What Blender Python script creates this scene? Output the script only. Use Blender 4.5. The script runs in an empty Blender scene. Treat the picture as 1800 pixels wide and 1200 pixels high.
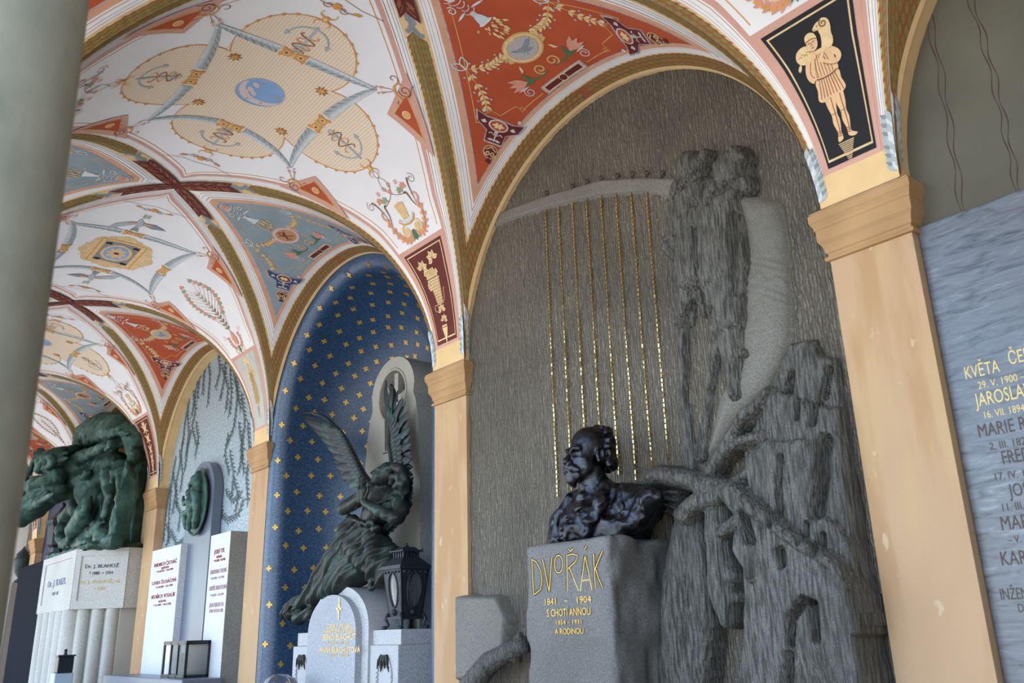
import bpy, bmesh, math, random
import numpy as np
from mathutils import Vector, Matrix
from mathutils.geometry import tessellate_polygon
SC = bpy.context.scene
COL = SC.collection
PI = math.pi
rnd = random.Random(7)
# ---------------------------------------------------------------- camera
cam_d = bpy.data.cameras.new('camera'); cam = bpy.data.objects.new('camera', cam_d); COL.objects.link(cam)
cam_d.sensor_width = 36.0; cam_d.lens = 36.0 * 1529.51 / 1800.0
cam_d.clip_start = 0.05; cam_d.clip_end = 300
RT = Vector((0.77380, -0.63289, -0.02629)); UP = Vector((-0.18226, -0.26221, 0.94764)); FW = Vector((0.60665, 0.72849, 0.31825))
m3 = Matrix((RT, UP, -FW)).transposed()
cam.matrix_world = Matrix.Translation((0, 0, 1.55)) @ m3.to_4x4()
SC.camera = cam
cam_d.dof.use_dof = True; cam_d.dof.focus_distance = 6.0; cam_d.dof.aperture_fstop = 4.0
# ---------------------------------------------------------------- sky, sun, exposure
world = bpy.data.worlds.new('world'); SC.world = world; world.use_nodes = True
wn = world.node_tree; bgn = wn.nodes['Background']
sky = wn.nodes.new('ShaderNodeTexSky'); sky.sky_type = 'NISHITA'; sky.sun_disc = False
sky.sun_elevation = math.radians(66); sky.sun_rotation = math.radians(-60); sky.altitude = 200; sky.dust_density = 0.6; sky.ozone_density = 1.6
wn.links.new(sky.outputs[0], bgn.inputs['Color']); bgn.inputs['Strength'].default_value = 0.60
sun_d = bpy.data.lights.new('sun', 'SUN'); sun = bpy.data.objects.new('sun', sun_d); COL.objects.link(sun)
sun_d.energy = 8.5; sun_d.angle = 0.01; sun_d.color = (1.0, 0.965, 0.92)
SUN_TO = Vector((-0.30, 0.30, 1.0)).normalized()      # towards the sun: over the cemetery, high
sun.rotation_euler = SUN_TO.to_track_quat('Z', 'Y').to_euler()
SC.view_settings.view_transform = 'Standard'; SC.view_settings.look = 'None'
SC.view_settings.gamma = 1.0; SC.view_settings.use_curve_mapping = False
SC.view_settings.exposure = 0.62
try:
    SC.cycles.use_denoising = True
    SC.cycles.max_bounces = 8; SC.cycles.diffuse_bounces = 5; SC.cycles.caustics_reflective = False; SC.cycles.caustics_refractive = False
    SC.cycles.sample_clamp_indirect = 6.0
except Exception: pass
# ---------------------------------------------------------------- dimensions (metres)
XP = 3.2                       # face of the wall pilasters
XC = 1.7725                    # crown line of the vault
AA = XP - XC                   # half width of the vault
XL = XC - AA                   # inner face of the open side
Y0, L = 1.5554, 2.93485        # first wall pilaster, bay length
WS = 0.353; AB = L / 2 - WS / 2
ZS = 3.22; RZ = 4.7676 - ZS; ZCAP = 3.016
def yp(k): return Y0 + k * L
def yb(k): return Y0 + (k + 0.5) * L
KMIN, KMAX = -2, 6
# ---------------------------------------------------------------- materials
MATS = {}
def mat(name, col, rough=0.7, metal=0.0, var=0.0, vscale=6.0, col2=None, bump=0.0, bscale=60.0, spec=0.3, stretch=(1, 1, 1), detail=4.0):
    """plain surface with optional colour variation towards col2 and a fine bump"""
    if name in MATS: return MATS[name]
    m = bpy.data.materials.new(name); m.use_nodes = True; MATS[name] = m
    nt = m.node_tree; b = nt.nodes['Principled BSDF']
    b.inputs['Base Color'].default_value = (*col, 1); b.inputs['Roughness'].default_value = rough
    b.inputs['Metallic'].default_value = metal; b.inputs['Specular IOR Level'].default_value = spec
    tc = nt.nodes.new('ShaderNodeTexCoord'); mp = nt.nodes.new('ShaderNodeMapping'); mp.inputs['Scale'].default_value = stretch
    nt.links.new(tc.outputs['Object'], mp.inputs[0])
    if var > 0 or col2:
        n = nt.nodes.new('ShaderNodeTexNoise'); n.inputs['Scale'].default_value = vscale; n.inputs['Detail'].default_value = detail
        nt.links.new(mp.outputs[0], n.inputs['Vector'])
        r = nt.nodes.new('ShaderNodeValToRGB'); nt.links.new(n.outputs['Fac'], r.inputs[0])
        c2 = col2 or tuple(max(0, c * (1 - var)) for c in col)
        r.color_ramp.elements[0].position = 0.35; r.color_ramp.elements[1].position = 0.65
        r.color_ramp.elements[0].color = (*c2, 1); r.color_ramp.elements[1].color = (*col, 1)
        nt.links.new(r.outputs[0], b.inputs['Base Color'])
    if bump > 0:
        n2 = nt.nodes.new('ShaderNodeTexNoise'); n2.inputs['Scale'].default_value = bscale; n2.inputs['Detail'].default_value = 3
        nt.links.new(mp.outputs[0], n2.inputs['Vector'])
        bp = nt.nodes.new('ShaderNodeBump'); bp.inputs['Strength'].default_value = bump; bp.inputs['Distance'].default_value = 0.01
        nt.links.new(n2.outputs['Fac'], bp.inputs['Height']); nt.links.new(bp.outputs[0], b.inputs['Normal'])
    return m
def nodes(m):
    nt = m.node_tree; return nt, nt.nodes['Principled BSDF'], nt.links
# ---------------------------------------------------------------- mesh helpers
def link(name, me, parent=None, m=None, smooth=False):
    o = bpy.data.objects.new(name, me); COL.objects.link(o)
    if m is not None:
        for q in (m if isinstance(m, (list, tuple)) else [m]): me.materials.append(q)
    if parent is not None: o.parent = parent
    if smooth and len(me.polygons): me.polygons.foreach_set('use_smooth', [True] * len(me.polygons))
    return o
def mesh(name, v, f, m=None, parent=None, smooth=False, mi=None, uv=None):
    me = bpy.data.meshes.new(name)
    me.from_pydata([tuple(map(float, p)) for p in v], [], [tuple(map(int, q)) for q in f])
    if mi is not None: me.polygons.foreach_set('material_index', np.asarray(mi, np.int32))
    if uv is not None:
        ul = me.uv_layers.new(name='uv'); idx = np.zeros(len(me.loops), np.int32); me.loops.foreach_get('vertex_index', idx)
        ul.data.foreach_set('uv', np.asarray(uv, np.float32)[idx].ravel())
    me.validate(); me.update()
    return link(name, me, parent, m, smooth)
def empty(name, loc=(0, 0, 0), parent=None, rz=0):
    o = bpy.data.objects.new(name, None); COL.objects.link(o); o.location = loc; o.rotation_euler = (0, 0, rz)
    o.empty_display_size = 0.1
    if parent is not None: o.parent = parent
    return o
def tag(o, label, cat, group=None, kind=None):
    o['label'] = label; o['category'] = cat
    if group: o['group'] = group
    if kind: o['kind'] = kind
    return o
def struct(o): o['kind'] = 'structure'; return o
class G:
    """a growing mesh: boxes, prisms, lathes, tubes, all joined into one object"""
    def __init__(s): s.v = []; s.f = []; s.mi = []
    def add(s, v, f, mi=0):
        b = len(s.v); s.v += [tuple(map(float, p)) for p in v]; s.f += [tuple(int(i) + b for i in q) for q in f]; s.mi += [mi] * len(f); return s
    def box(s, a, b, mi=0, taper=0.0):
        x0, y0, z0 = a; x1, y1, z1 = b; t = taper
        v = [(x0, y0, z0), (x1, y0, z0), (x1, y1, z0), (x0, y1, z0), (x0 + t, y0 + t, z1), (x1 - t, y0 + t, z1), (x1 - t, y1 - t, z1), (x0 + t, y1 - t, z1)]
        return s.add(v, [(0, 3, 2, 1), (4, 5, 6, 7), (0, 1, 5, 4), (1, 2, 6, 5), (2, 3, 7, 6), (3, 0, 4, 7)], mi)
    def bevbox(s, a, b, c=0.01, mi=0):
        """box with chamfered edges"""
        bm = bmesh.new(); x0, y0, z0 = a; x1, y1, z1 = b
        vs = [bm.verts.new(p) for p in [(x0, y0, z0), (x1, y0, z0), (x1, y1, z0), (x0, y1, z0), (x0, y0, z1), (x1, y0, z1), (x1, y1, z1), (x0, y1, z1)]]
        for q in [(0, 3, 2, 1), (4, 5, 6, 7), (0, 1, 5, 4), (1, 2, 6, 5), (2, 3, 7, 6), (3, 0, 4, 7)]: bm.faces.new([vs[i] for i in q])
        bmesh.ops.bevel(bm, geom=bm.edges[:] + bm.verts[:], offset=c, segments=2, affect='EDGES', profile=0.5)
        bm.verts.index_update(); s.add([v.co[:] for v in bm.verts], [[v.index for v in f.verts] for f in bm.faces], mi); bm.free(); return s
    def lathe(s, prof, c=(0, 0, 0), n=24, mi=0, sx=1, sy=1, a0=0):
        v = []; f = []
        for r, z in prof:
            for i in range(n):
                a = a0 + 2 * PI * i / n; v.append((c[0] + r * math.cos(a) * sx, c[1] + r * math.sin(a) * sy, c[2] + z))
        for j in range(len(prof) - 1):
            for i in range(n): f.append((j * n + i, j * n + (i + 1) % n, (j + 1) * n + (i + 1) % n, (j + 1) * n + i))
        f.append(tuple(range(n - 1, -1, -1))); f.append(tuple((len(prof) - 1) * n + i for i in range(n)))
        return s.add(v, f, mi)
    def tube(s, pts, rad, n=8, mi=0, flat=1.0):
        pts = [Vector(p) for p in pts]; rad = rad if isinstance(rad, (list, tuple)) else [rad] * len(pts)
        v = []; f = []; ref = None
        for i, p in enumerate(pts):
            d = (pts[min(i + 1, len(pts) - 1)] - pts[max(i - 1, 0)]).normalized()
            if ref is None: ref = Vector((0, 0, 1)) if abs(d.z) < 0.9 else Vector((1, 0, 0))
            a = d.cross(ref).normalized(); b = a.cross(d); ref = b
            for k in range(n):
                t = 2 * PI * k / n; v.append(p + a * math.cos(t) * rad[i] + b * math.sin(t) * rad[i] * flat)
        for i in range(len(pts) - 1):
            for k in range(n): f.append((i * n + k, i * n + (k + 1) % n, (i + 1) * n + (k + 1) % n, (i + 1) * n + k))
        f.append(tuple(range(n - 1, -1, -1))); f.append(tuple((len(pts) - 1) * n + k for k in range(n)))
        return s.add(v, f, mi)
    def prism(s, poly, F0, F1, mi=0):
        """poly in 2D, extruded between the two mappings F0 and F1"""
        n = len(poly); v = [F0(*p) for p in poly] + [F1(*p) for p in poly]
        tri = tessellate_polygon([[Vector((p[0], p[1], 0)) for p in poly]])
        f = [tuple(t) for t in tri] + [(t[2] + n, t[1] + n, t[0] + n) for t in tri] + [(i, (i + 1) % n, n + (i + 1) % n, n + i) for i in range(n)]
        return s.add(v, f, mi)
    def obj(s, name, m, parent=None, smooth=False, fix=True):
        o = mesh(name, s.v, s.f, m, parent, smooth, s.mi)
        if fix:
            bm = bmesh.new(); bm.from_mesh(o.data); bmesh.ops.recalc_face_normals(bm, faces=bm.faces[:]); bm.to_mesh(o.data); bm.free()
        return o
def smooth_angle(o, deg=35):
    me = o.data; me.polygons.foreach_set('use_smooth', [True] * len(me.polygons))
    bm = bmesh.new(); bm.from_mesh(me)
    for e in bm.edges:
        if len(e.link_faces) == 2 and e.calc_face_angle(0) > math.radians(deg): e.smooth = False
    bm.to_mesh(me); bm.free(); return o
def inst(src, name, loc, parent=None, rot=(0, 0, 0), scl=(1, 1, 1)):
    o = src.copy(); o.name = name; COL.objects.link(o); o.parent = parent; o.location = loc; o.rotation_euler = rot; o.scale = scl
    return o
# ---------------------------------------------------------------- tools for carved and cast pieces
def on_x(px, py, X):
    """world (Y, Z) of the point of the plane x = X seen in photo pixel (px, py)"""
    d = RT * ((px - 900) / 1529.51) + UP * (-(py - 600) / 1529.51) + FW
    t = X / d.x; return (d.y * t, 1.55 + d.z * t)
def yz(pts, X): return [on_x(p[0], p[1], X) for p in pts]
def vnoise(x, y, seed=0, z=None):
    """smooth value noise in 2D (or 3D) on numpy arrays, range -1..1"""
    r = np.random.RandomState(seed).rand(64, 64, 64 if z is not None else 1).astype(np.float32) * 2 - 1
    xi = np.floor(x).astype(int); yi = np.floor(y).astype(int); fx = x - xi; fy = y - yi; fx = fx * fx * (3 - 2 * fx); fy = fy * fy * (3 - 2 * fy)
    if z is None:
        g = lambda a, b: r[(xi + a) % 64, (yi + b) % 64, 0]
        return (g(0, 0) * (1 - fx) + g(1, 0) * fx) * (1 - fy) + (g(0, 1) * (1 - fx) + g(1, 1) * fx) * fy
    zi = np.floor(z).astype(int); fz = z - zi; fz = fz * fz * (3 - 2 * fz); o = 0
    for c in (0, 1):
        g = lambda a, b: r[(xi + a) % 64, (yi + b) % 64, (zi + c) % 64]
        o = o + ((g(0, 0) * (1 - fx) + g(1, 0) * fx) * (1 - fy) + (g(0, 1) * (1 - fx) + g(1, 1) * fx) * fy) * (fz if c else 1 - fz)
    return o
def sd_cap(Y, Z, a, b, ra, rb):
    """2D signed distance to a tapered capsule"""
    bx, by = b[0] - a[0], b[1] - a[1]; l2 = bx * bx + by * by + 1e-12
    t = np.clip(((Y - a[0]) * bx + (Z - a[1]) * by) / l2, 0, 1)
    return np.hypot(Y - a[0] - t * bx, Z - a[1] - t * by) - (ra + (rb - ra) * t)
def sd_chain(Y, Z, pts, rads):
    d = None
    for i in range(len(pts) - 1):
        q = sd_cap(Y, Z, pts[i], pts[i + 1], rads[i], rads[i + 1]); d = q if d is None else np.minimum(d, q)
    return d
def sd_poly(Y, Z, poly):
    """2D signed distance to a polygon (negative inside)"""
    d = np.full(Y.shape, 1e9); ins = np.zeros(Y.shape, bool); n = len(poly)
    for i in range(n):
        ax, ay = poly[i]; bx, by = poly[(i + 1) % n]; ex, ey = bx - ax, by - ay
        t = np.clip(((Y - ax) * ex + (Z - ay) * ey) / (ex * ex + ey * ey + 1e-12), 0, 1)
        d = np.minimum(d, (Y - ax - t * ex) ** 2 + (Z - ay - t * ey) ** 2)
        c = ((ay > Z) != (by > Z)) & (Y < (bx - ax) * (Z - ay) / ((by - ay) if abs(by - ay) > 1e-12 else 1e-12) + ax); ins ^= c
    d = np.sqrt(d); return np.where(ins, -d, d)
def dome(d, w, p=.5):
    """0 at the outline rising to 1 at depth w inside it"""
    q = np.clip(-d / w, 0, 1); return (1 - (1 - q) ** 2) ** p
def relief(name, X, y0, y1, z0, z1, res, hfun, m, parent, smooth=True, keep=-.5):
    """carved surface standing out of the plane x = X towards the corridor by hfun(Y, Z); only where hfun > keep"""
    ys = np.linspace(y0, y1, int((y1 - y0) / res) + 2); zs = np.linspace(z0, z1, int((z1 - z0) / res) + 2)
    Y, Z = np.meshgrid(ys, zs, indexing='ij'); H = hfun(Y, Z)
    V = np.stack([X - H, Y, Z], -1).reshape(-1, 3); n, k = Y.shape; idx = np.arange(n * k).reshape(n, k)
    F = np.stack([idx[:-1, :-1], idx[:-1, 1:], idx[1:, 1:], idx[1:, :-1]], -1).reshape(-1, 4)
    ok = (H > keep).reshape(-1); F = F[ok[F].any(1)]; used = np.unique(F); mp = np.full(n * k, -1); mp[used] = np.arange(len(used))
    return mesh(name, V[used], mp[F], m, parent, smooth)
class SDF:
    """voxel sculpting: smooth unions of primitives, meshed with surface nets"""
    def __init__(s, lo, hi, vox):
        s.lo = np.array(lo, float); s.vox = vox; s.n = np.ceil((np.array(hi, float) - s.lo) / vox).astype(int) + 1
        s.F = np.full(s.n, .25, np.float32)
        s.ax = [s.lo[i] + vox * np.arange(s.n[i]) for i in range(3)]
    def _win(s, lo, hi):
        a = np.clip(np.floor((np.array(lo) - s.lo) / s.vox).astype(int), 0, s.n - 1); b = np.clip(np.ceil((np.array(hi) - s.lo) / s.vox).astype(int) + 1, 1, s.n)
        sl = tuple(slice(a[i], max(b[i], a[i] + 1)) for i in range(3)); X, Y, Z = np.meshgrid(*[s.ax[i][sl[i]] for i in range(3)], indexing='ij', sparse=True); return sl, X, Y, Z
    def _put(s, sl, d, k, sub):
        f = s.F[sl]
        if sub:
            d = -d; h = np.clip(.5 - .5 * (d - f) / k, 0, 1) if k > 0 else None
            s.F[sl] = np.maximum(f, d) if k <= 0 else (f * h + d * (1 - h) + k * h * (1 - h))
        elif k > 0:
            h = np.clip(.5 + .5 * (f - d) / k, 0, 1); s.F[sl] = f * (1 - h) + d * h - k * h * (1 - h)
        else: s.F[sl] = np.minimum(f, d)
    def cap(s, a, b, ra, rb=None, k=.02, sub=False):
        rb = ra if rb is None else rb; a = np.array(a, float); b = np.array(b, float); m = max(ra, rb) + k * 1.5 + .02
        sl, X, Y, Z = s._win(np.minimum(a, b) - m, np.maximum(a, b) + m); d = b - a; l2 = d @ d + 1e-12
        t = np.clip(((X - a[0]) * d[0] + (Y - a[1]) * d[1] + (Z - a[2]) * d[2]) / l2, 0, 1)
        q = np.sqrt((X - a[0] - t * d[0]) ** 2 + (Y - a[1] - t * d[1]) ** 2 + (Z - a[2] - t * d[2]) ** 2) - (ra + (rb - ra) * t)
        s._put(sl, q, k, sub); return s
    def chain(s, pts, rads, k=.02, sub=False):
        rads = rads if isinstance(rads, (list, tuple)) else [rads] * len(pts)
        for i in range(len(pts) - 1): s.cap(pts[i], pts[i + 1], rads[i], rads[i + 1], k, sub)
        return s
    def ell(s, c, r, k=.02, rot=None, sub=False):
        c = np.array(c, float); r = np.array(r, float); m = r.max() + k * 1.5 + .02
        sl, X, Y, Z = s._win(c - m, c + m); P = [X - c[0], Y - c[1], Z - c[2]]
        if rot is not None:
            M = np.array(Matrix.Rotation(rot[2], 3, 'Z') @ Matrix.Rotation(rot[1], 3, 'Y') @ Matrix.Rotation(rot[0], 3, 'X')).T
            P = [M[i, 0] * P[0] + M[i, 1] * P[1] + M[i, 2] * P[2] for i in range(3)]
        k0 = np.sqrt((P[0] / r[0]) ** 2 + (P[1] / r[1]) ** 2 + (P[2] / r[2]) ** 2); k1 = np.sqrt((P[0] / r[0] ** 2) ** 2 + (P[1] / r[1] ** 2) ** 2 + (P[2] / r[2] ** 2) ** 2)
        s._put(sl, k0 * (k0 - 1) / (k1 + 1e-9), k, sub); return s
    def box(s, c, h, rad=.01, k=.0, rot=None, sub=False):
        c = np.array(c, float); h = np.array(h, float); m = np.linalg.norm(h) + rad + k + .02
        sl, X, Y, Z = s._win(c - m, c + m); P = [X - c[0], Y - c[1], Z - c[2]]
        if rot is not None:
            M = np.array(Matrix.Rotation(rot[2], 3, 'Z') @ Matrix.Rotation(rot[1], 3, 'Y') @ Matrix.Rotation(rot[0], 3, 'X')).T
            P = [M[i, 0] * P[0] + M[i, 1] * P[1] + M[i, 2] * P[2] for i in range(3)]
        q = [np.abs(P[i]) - h[i] + rad for i in range(3)]
        d = np.sqrt(np.maximum(q[0], 0) ** 2 + np.maximum(q[1], 0) ** 2 + np.maximum(q[2], 0) ** 2) + np.minimum(np.maximum(np.maximum(q[0], q[1]), q[2]), 0) - rad
        s._put(sl, d + 0 * X, k, sub); return s
    def noise(s, amp, sc, seed=0, stretch=(1, 1, 1)):
        b = np.abs(s.F) < .06; i = np.nonzero(b); P = [s.ax[j][i[j]] * sc * stretch[j] + 31.7 for j in range(3)]
        s.F[i] += amp * vnoise(P[0], P[1], seed, P[2]).astype(np.float32); return s
    def field(s, fn):
        """add fn(X, Y, Z) near the surface"""
        i = np.nonzero(np.abs(s.F) < .05); s.F[i] += fn(*[s.ax[j][i[j]] for j in range(3)]).astype(np.float32); return s
    def cut_below(s, z): s.F = np.maximum(s.F, (z - s.ax[2])[None, None, :].astype(np.float32)); return s
    def obj(s, name, m, parent=None, it=1):
        F = s.F.copy(); F[0] = F[-1] = .1; F[:, 0] = F[:, -1] = .1; F[:, :, 0] = F[:, :, -1] = .1
        ins = F < 0; n = np.array(F.shape) - 1
        cnt = sum(ins[a:a + n[0], b:b + n[1], c:c + n[2]].astype(np.int8) for a in (0, 1) for b in (0, 1) for c in (0, 1))
        act = (cnt > 0) & (cnt < 8); I = np.argwhere(act); vid = np.full(act.shape, -1, np.int64); vid[act] = np.arange(len(I))
        acc = np.zeros((len(I), 3)); w = np.zeros(len(I)); C8 = [(a, b, c) for a in (0, 1) for b in (0, 1) for c in (0, 1)]
        for p in C8:
            for ax in range(3):
                if p[ax]: continue
                q = list(p); q[ax] = 1; f0 = F[I[:, 0] + p[0], I[:, 1] + p[1], I[:, 2] + p[2]]; f1 = F[I[:, 0] + q[0], I[:, 1] + q[1], I[:, 2] + q[2]]
                e = (f0 < 0) != (f1 < 0); t = np.where(e, f0 / np.where(np.abs(f0 - f1) < 1e-9, 1, f0 - f1), 0); pt = np.array(p, float)[None, :].repeat(len(I), 0); pt[:, ax] = t
                acc[e] += pt[e]; w[e] += 1
        V = s.lo + (I + acc / np.maximum(w, 1)[:, None]) * s.vox; faces = []
        for ax in range(3):
            o = [0, 1, 2]; o.remove(ax); sl0 = [slice(1, -1)] * 3; sl0[ax] = slice(0, -1); sl1 = list(sl0); sl1[ax] = slice(1, None)
            a = ins[tuple(sl0)]; b = ins[tuple(sl1)]; E = np.argwhere(a != b); off = np.array([1, 1, 1]); off[ax] = 0; base = E + off; fl = a[a != b]
            def v(d0, d1):
                q = base.copy(); q[:, o[0]] += d0; q[:, o[1]] += d1; return vid[q[:, 0], q[:, 1], q[:, 2]]
            Q = np.stack([v(-1, -1), v(0, -1), v(0, 0), v(-1, 0)], 1); fl = fl if ax != 1 else ~fl; Q[~fl] = Q[~fl][:, ::-1]; faces.append(Q)
        Q = np.concatenate(faces); Q = Q[(Q >= 0).all(1)]
        if it:
            for _ in range(it):
                S = np.zeros_like(V); c = np.zeros(len(V))
                for j in range(4): np.add.at(S, Q[:, j], V[Q[:, (j + 1) % 4]] + V[Q[:, j - 1]]); np.add.at(c, Q[:, j], 2)
                V = V * .5 + .5 * S / np.maximum(c, 1)[:, None]
        return mesh(name, V, Q, m, parent, True)
def text(s, size, loc, m, parent, name='lettering', width=None, rot=None, align='CENTER', extrude=.0012, bold=0.0, height=None):
    """writing on a face that looks towards the corridor (reading direction -Y, up Z), or with its own rotation"""
    cu = bpy.data.curves.new('t', 'FONT'); cu.body = s; cu.size = size; cu.align_x = align; cu.extrude = extrude; cu.offset = bold; cu.resolution_u = 3
    t = bpy.data.objects.new('t', cu); COL.objects.link(t); dg = bpy.context.evaluated_depsgraph_get(); me = bpy.data.meshes.new_from_object(t.evaluated_get(dg))
    bpy.data.objects.remove(t); bpy.data.curves.remove(cu)
    me.materials.clear(); n = len(me.vertices); v = np.zeros(n * 3, np.float32); me.vertices.foreach_get('co', v); v = v.reshape(-1, 3); F = [tuple(p.vertices) for p in me.polygons]; bpy.data.meshes.remove(me)
    if n == 0: return None
    # words: letters whose gap is narrow belong together
    par = np.arange(n)
    def find(i):
        while par[i] != i: par[i] = par[par[i]]; i = par[i]
        return i
    for f in F:
        for q in f[1:]: par[find(q)] = find(f[0])
    root = np.array([find(i) for i in range(n)]); comps = sorted((v[root == c, 0].min(), v[root == c, 0].max(), c) for c in set(root)); wid = {}; w = 0; xm = comps[0][1]
    for a0, a1, c in comps:
        if a0 - xm > size * .16: w += 1
        wid[c] = w; xm = max(xm, a1)
    vw = np.array([wid[c] for c in root])
    if width: v[:, 0] *= width / max(np.ptp(v[:, 0]), 1e-6)
    if height: v[:, 1] *= height / max(np.ptp(v[:, 1]), 1e-6)
    R_ = np.array(rot if rot is not None else [[0, -1, 0], [0, 0, 1], [-1, 0, 0]], float); v = v @ R_ + np.array(loc, float); o = None
    for i in range(w + 1):
        idx = np.nonzero(vw == i)[0]; mp = {int(q): j for j, q in enumerate(idx)}; o = mesh(name, v[idx], [[mp[q] for q in f] for f in F if vw[f[0]] == i], m, parent)
        if parent is not None: o.matrix_parent_inverse = Matrix.Translation(parent.location).inverted()
    return o
# ================================================================ VAULT: charts of the two kinds of cells
_th = np.linspace(0, PI / 2, 801); _ex = AA * np.sin(_th); _ez = RZ * np.cos(_th)
_arc = np.r_[0, np.cumsum(np.hypot(np.diff(_ex), np.diff(_ez)))]; VMAX = _arc[-1]
def hw(v):
    """half length of the white cell at arc distance v from the crown"""
    t = np.interp(np.abs(v), _arc, _ex) / AA
    return L / 2 - AB * t
def chartA(k):
    def F(u, v, off=0.0):
        u = np.asarray(u, float); v = np.asarray(v, float); a = np.abs(v)
        x = np.interp(a, _arc, _ex); c = np.interp(a, _arc, np.cos(_th)); sg = np.sign(v)
        nx = x / AA ** 2; nz = c / RZ; n = np.sqrt(nx * nx + nz * nz) + 1e-9
        return np.stack([XC + sg * x - sg * nx / n * off, yp(k) + u, ZS + RZ * c - nz / n * off], -1)
    return F
def wg(s): return AA * (1 - np.abs(np.sin(np.asarray(s) / AB)))
SMAX = AB * PI / 2
def chartB(k, side=1):
    def P(s, w):
        t = np.sin(s / AB); q = np.cos(s / AB); g = np.maximum(wg(s), 1e-4)
        fr = np.clip(1 - w / g, 0, 1)
        x = w if side < 0 else None
        X = XP - w if side > 0 else XL + w
        return np.stack([X, yb(k) + AB * t, ZS + (RZ + (AB - RZ) * fr) * q], -1)
    def F(s, w, off=0.0):
        s = np.asarray(s, float); w = np.asarray(w, float); p = P(s, w)
        if np.all(np.asarray(off) == 0): return p
        e = 1e-3; a = P(s + e, w) - P(s - e, w); b = P(s, np.maximum(w - e, 0)) - P(s, np.minimum(w + e, wg(s)))
        n = np.cross(a, b); n /= np.linalg.norm(n, axis=-1, keepdims=True) + 1e-12
        n = np.where(n[..., 2:3] > 0, -n, n)
        return p + n * np.asarray(off)[..., None] if np.ndim(off) else p + n * off
    return F
LAY = 0.0011
class Paint:
    """flat paint on a curved cell: polygons drawn in the unrolled cell"""
    def __init__(s, F): s.F = F; s.pts = []; s.lay = []; s.tri = []; s.mi = []; s.mats = []
    def _m(s, m):
        if m not in s.mats: s.mats.append(m)
        return s.mats.index(m)
    def poly(s, pts, m, lay=8, holes=()):
        loops = [[Vector((p[0], p[1], 0)) for p in q] for q in ([pts] + list(holes))]
        flat = [p for q in loops for p in q]
        b = len(s.pts); s.pts += [(p.x, p.y) for p in flat]; s.lay += [lay] * len(flat)
        for t in tessellate_polygon(loops): s.tri.append((t[0] + b, t[1] + b, t[2] + b)); s.mi.append(s._m(m))
    def quads(s, A, B, m, lay=8):
        """strip between two polylines"""
        b = len(s.pts); n = len(A); s.pts += [tuple(p) for p in A] + [tuple(p) for p in B]; s.lay += [lay] * (2 * n); mi = s._m(m)
        for i in range(n - 1):
            s.tri += [(b + i, b + i + 1, b + n + i + 1), (b + i, b + n + i + 1, b + n + i)]; s.mi += [mi, mi]
    def stroke(s, pts, w, m, lay=9, closed=False):
        p = np.asarray(pts, float)
        if closed: p = np.vstack([p, p[:1], p[1:2]])
        d = np.gradient(p, axis=0); n = np.stack([-d[:, 1], d[:, 0]], 1); n /= np.linalg.norm(n, axis=1, keepdims=True) + 1e-12
        w = np.asarray(w, float) * np.ones(len(p)); o = n * w[:, None] / 2
        if closed: p, o = p[:-1], o[:-1]; o[-1] = o[0]
        s.quads(p + o, p - o, m, lay)
    def disc(s, c, r, m, lay=8, ry=None, n=20, rot=0, hole=0):
        ry = ry or r; q = [(c[0] + r * math.cos(a) * math.cos(rot) - ry * math.sin(a) * math.sin(rot), c[1] + r * math.cos(a) * math.sin(rot) + ry * math.sin(a) * math.cos(rot)) for a in np.linspace(0, 2 * PI, n, endpoint=False)]
        if hole:
            qi = [(c[0] + (p[0] - c[0]) * hole, c[1] + (p[1] - c[1]) * hole) for p in q]
            s.quads(q + q[:1], qi + qi[:1], m, lay)
        else: s.poly(q, m, lay)
    def leaf(s, a, b, w, m, lay=9):
        a = np.array(a, float); b = np.array(b, float); d = b - a; n = np.array([-d[1], d[0]]); n = n / (np.linalg.norm(n) + 1e-9) * w / 2
        s.poly([a, a + d * .3 + n * .85, a + d * .6 + n, b, a + d * .6 - n, a + d * .3 - n * .85], m, lay)
    def star(s, c, r, m, lay=9, n=8, inner=.4, rot=0):
        s.poly([(c[0] + (r if i % 2 == 0 else r * inner) * math.cos(rot + PI * i / n), c[1] + (r if i % 2 == 0 else r * inner) * math.sin(rot + PI * i / n)) for i in range(2 * n)], m, lay)
    def obj(s, name, parent, h=0.11):
        pts = list(s.pts); lay = list(s.lay); tri = [(t, m) for t, m in zip(s.tri, s.mi)]; mid = {}; out = []
        while tri:
            t, m = tri.pop()
            ls = [(math.hypot(pts[t[i]][0] - pts[t[(i + 1) % 3]][0], pts[t[i]][1] - pts[t[(i + 1) % 3]][1]), i) for i in range(3)]
            l, i = max(ls)
            if l <= h: out.append((t, m)); continue
            a, b, c = t[i], t[(i + 1) % 3], t[(i + 2) % 3]; key = (min(a, b), max(a, b))
            if key not in mid:
                mid[key] = len(pts); pts.append(((pts[a][0] + pts[b][0]) / 2, (pts[a][1] + pts[b][1]) / 2)); lay.append(lay[a])
            q = mid[key]; tri += [((a, q, c), m), ((q, b, c), m)]
        p = np.array(pts); X = s.F(p[:, 0], p[:, 1], np.array(lay) * LAY)
        v = X[np.array([t for t, _ in out])]
        nz = np.cross(v[:, 1] - v[:, 0], v[:, 2] - v[:, 0])
        view = np.array([XC, 0, 1.5]); cen = v.mean(1); d = np.stack([XC - cen[:, 0], 0 * cen[:, 0], 2.0 - cen[:, 2]], -1)
        flip = (nz * d).sum(1) < 0
        f = [(t[0], t[2], t[1]) if fl else t for (t, _), fl in zip(out, flip)]
        return mesh(name, X, f, s.mats, parent, False, [m for _, m in out], uv=p)
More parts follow.
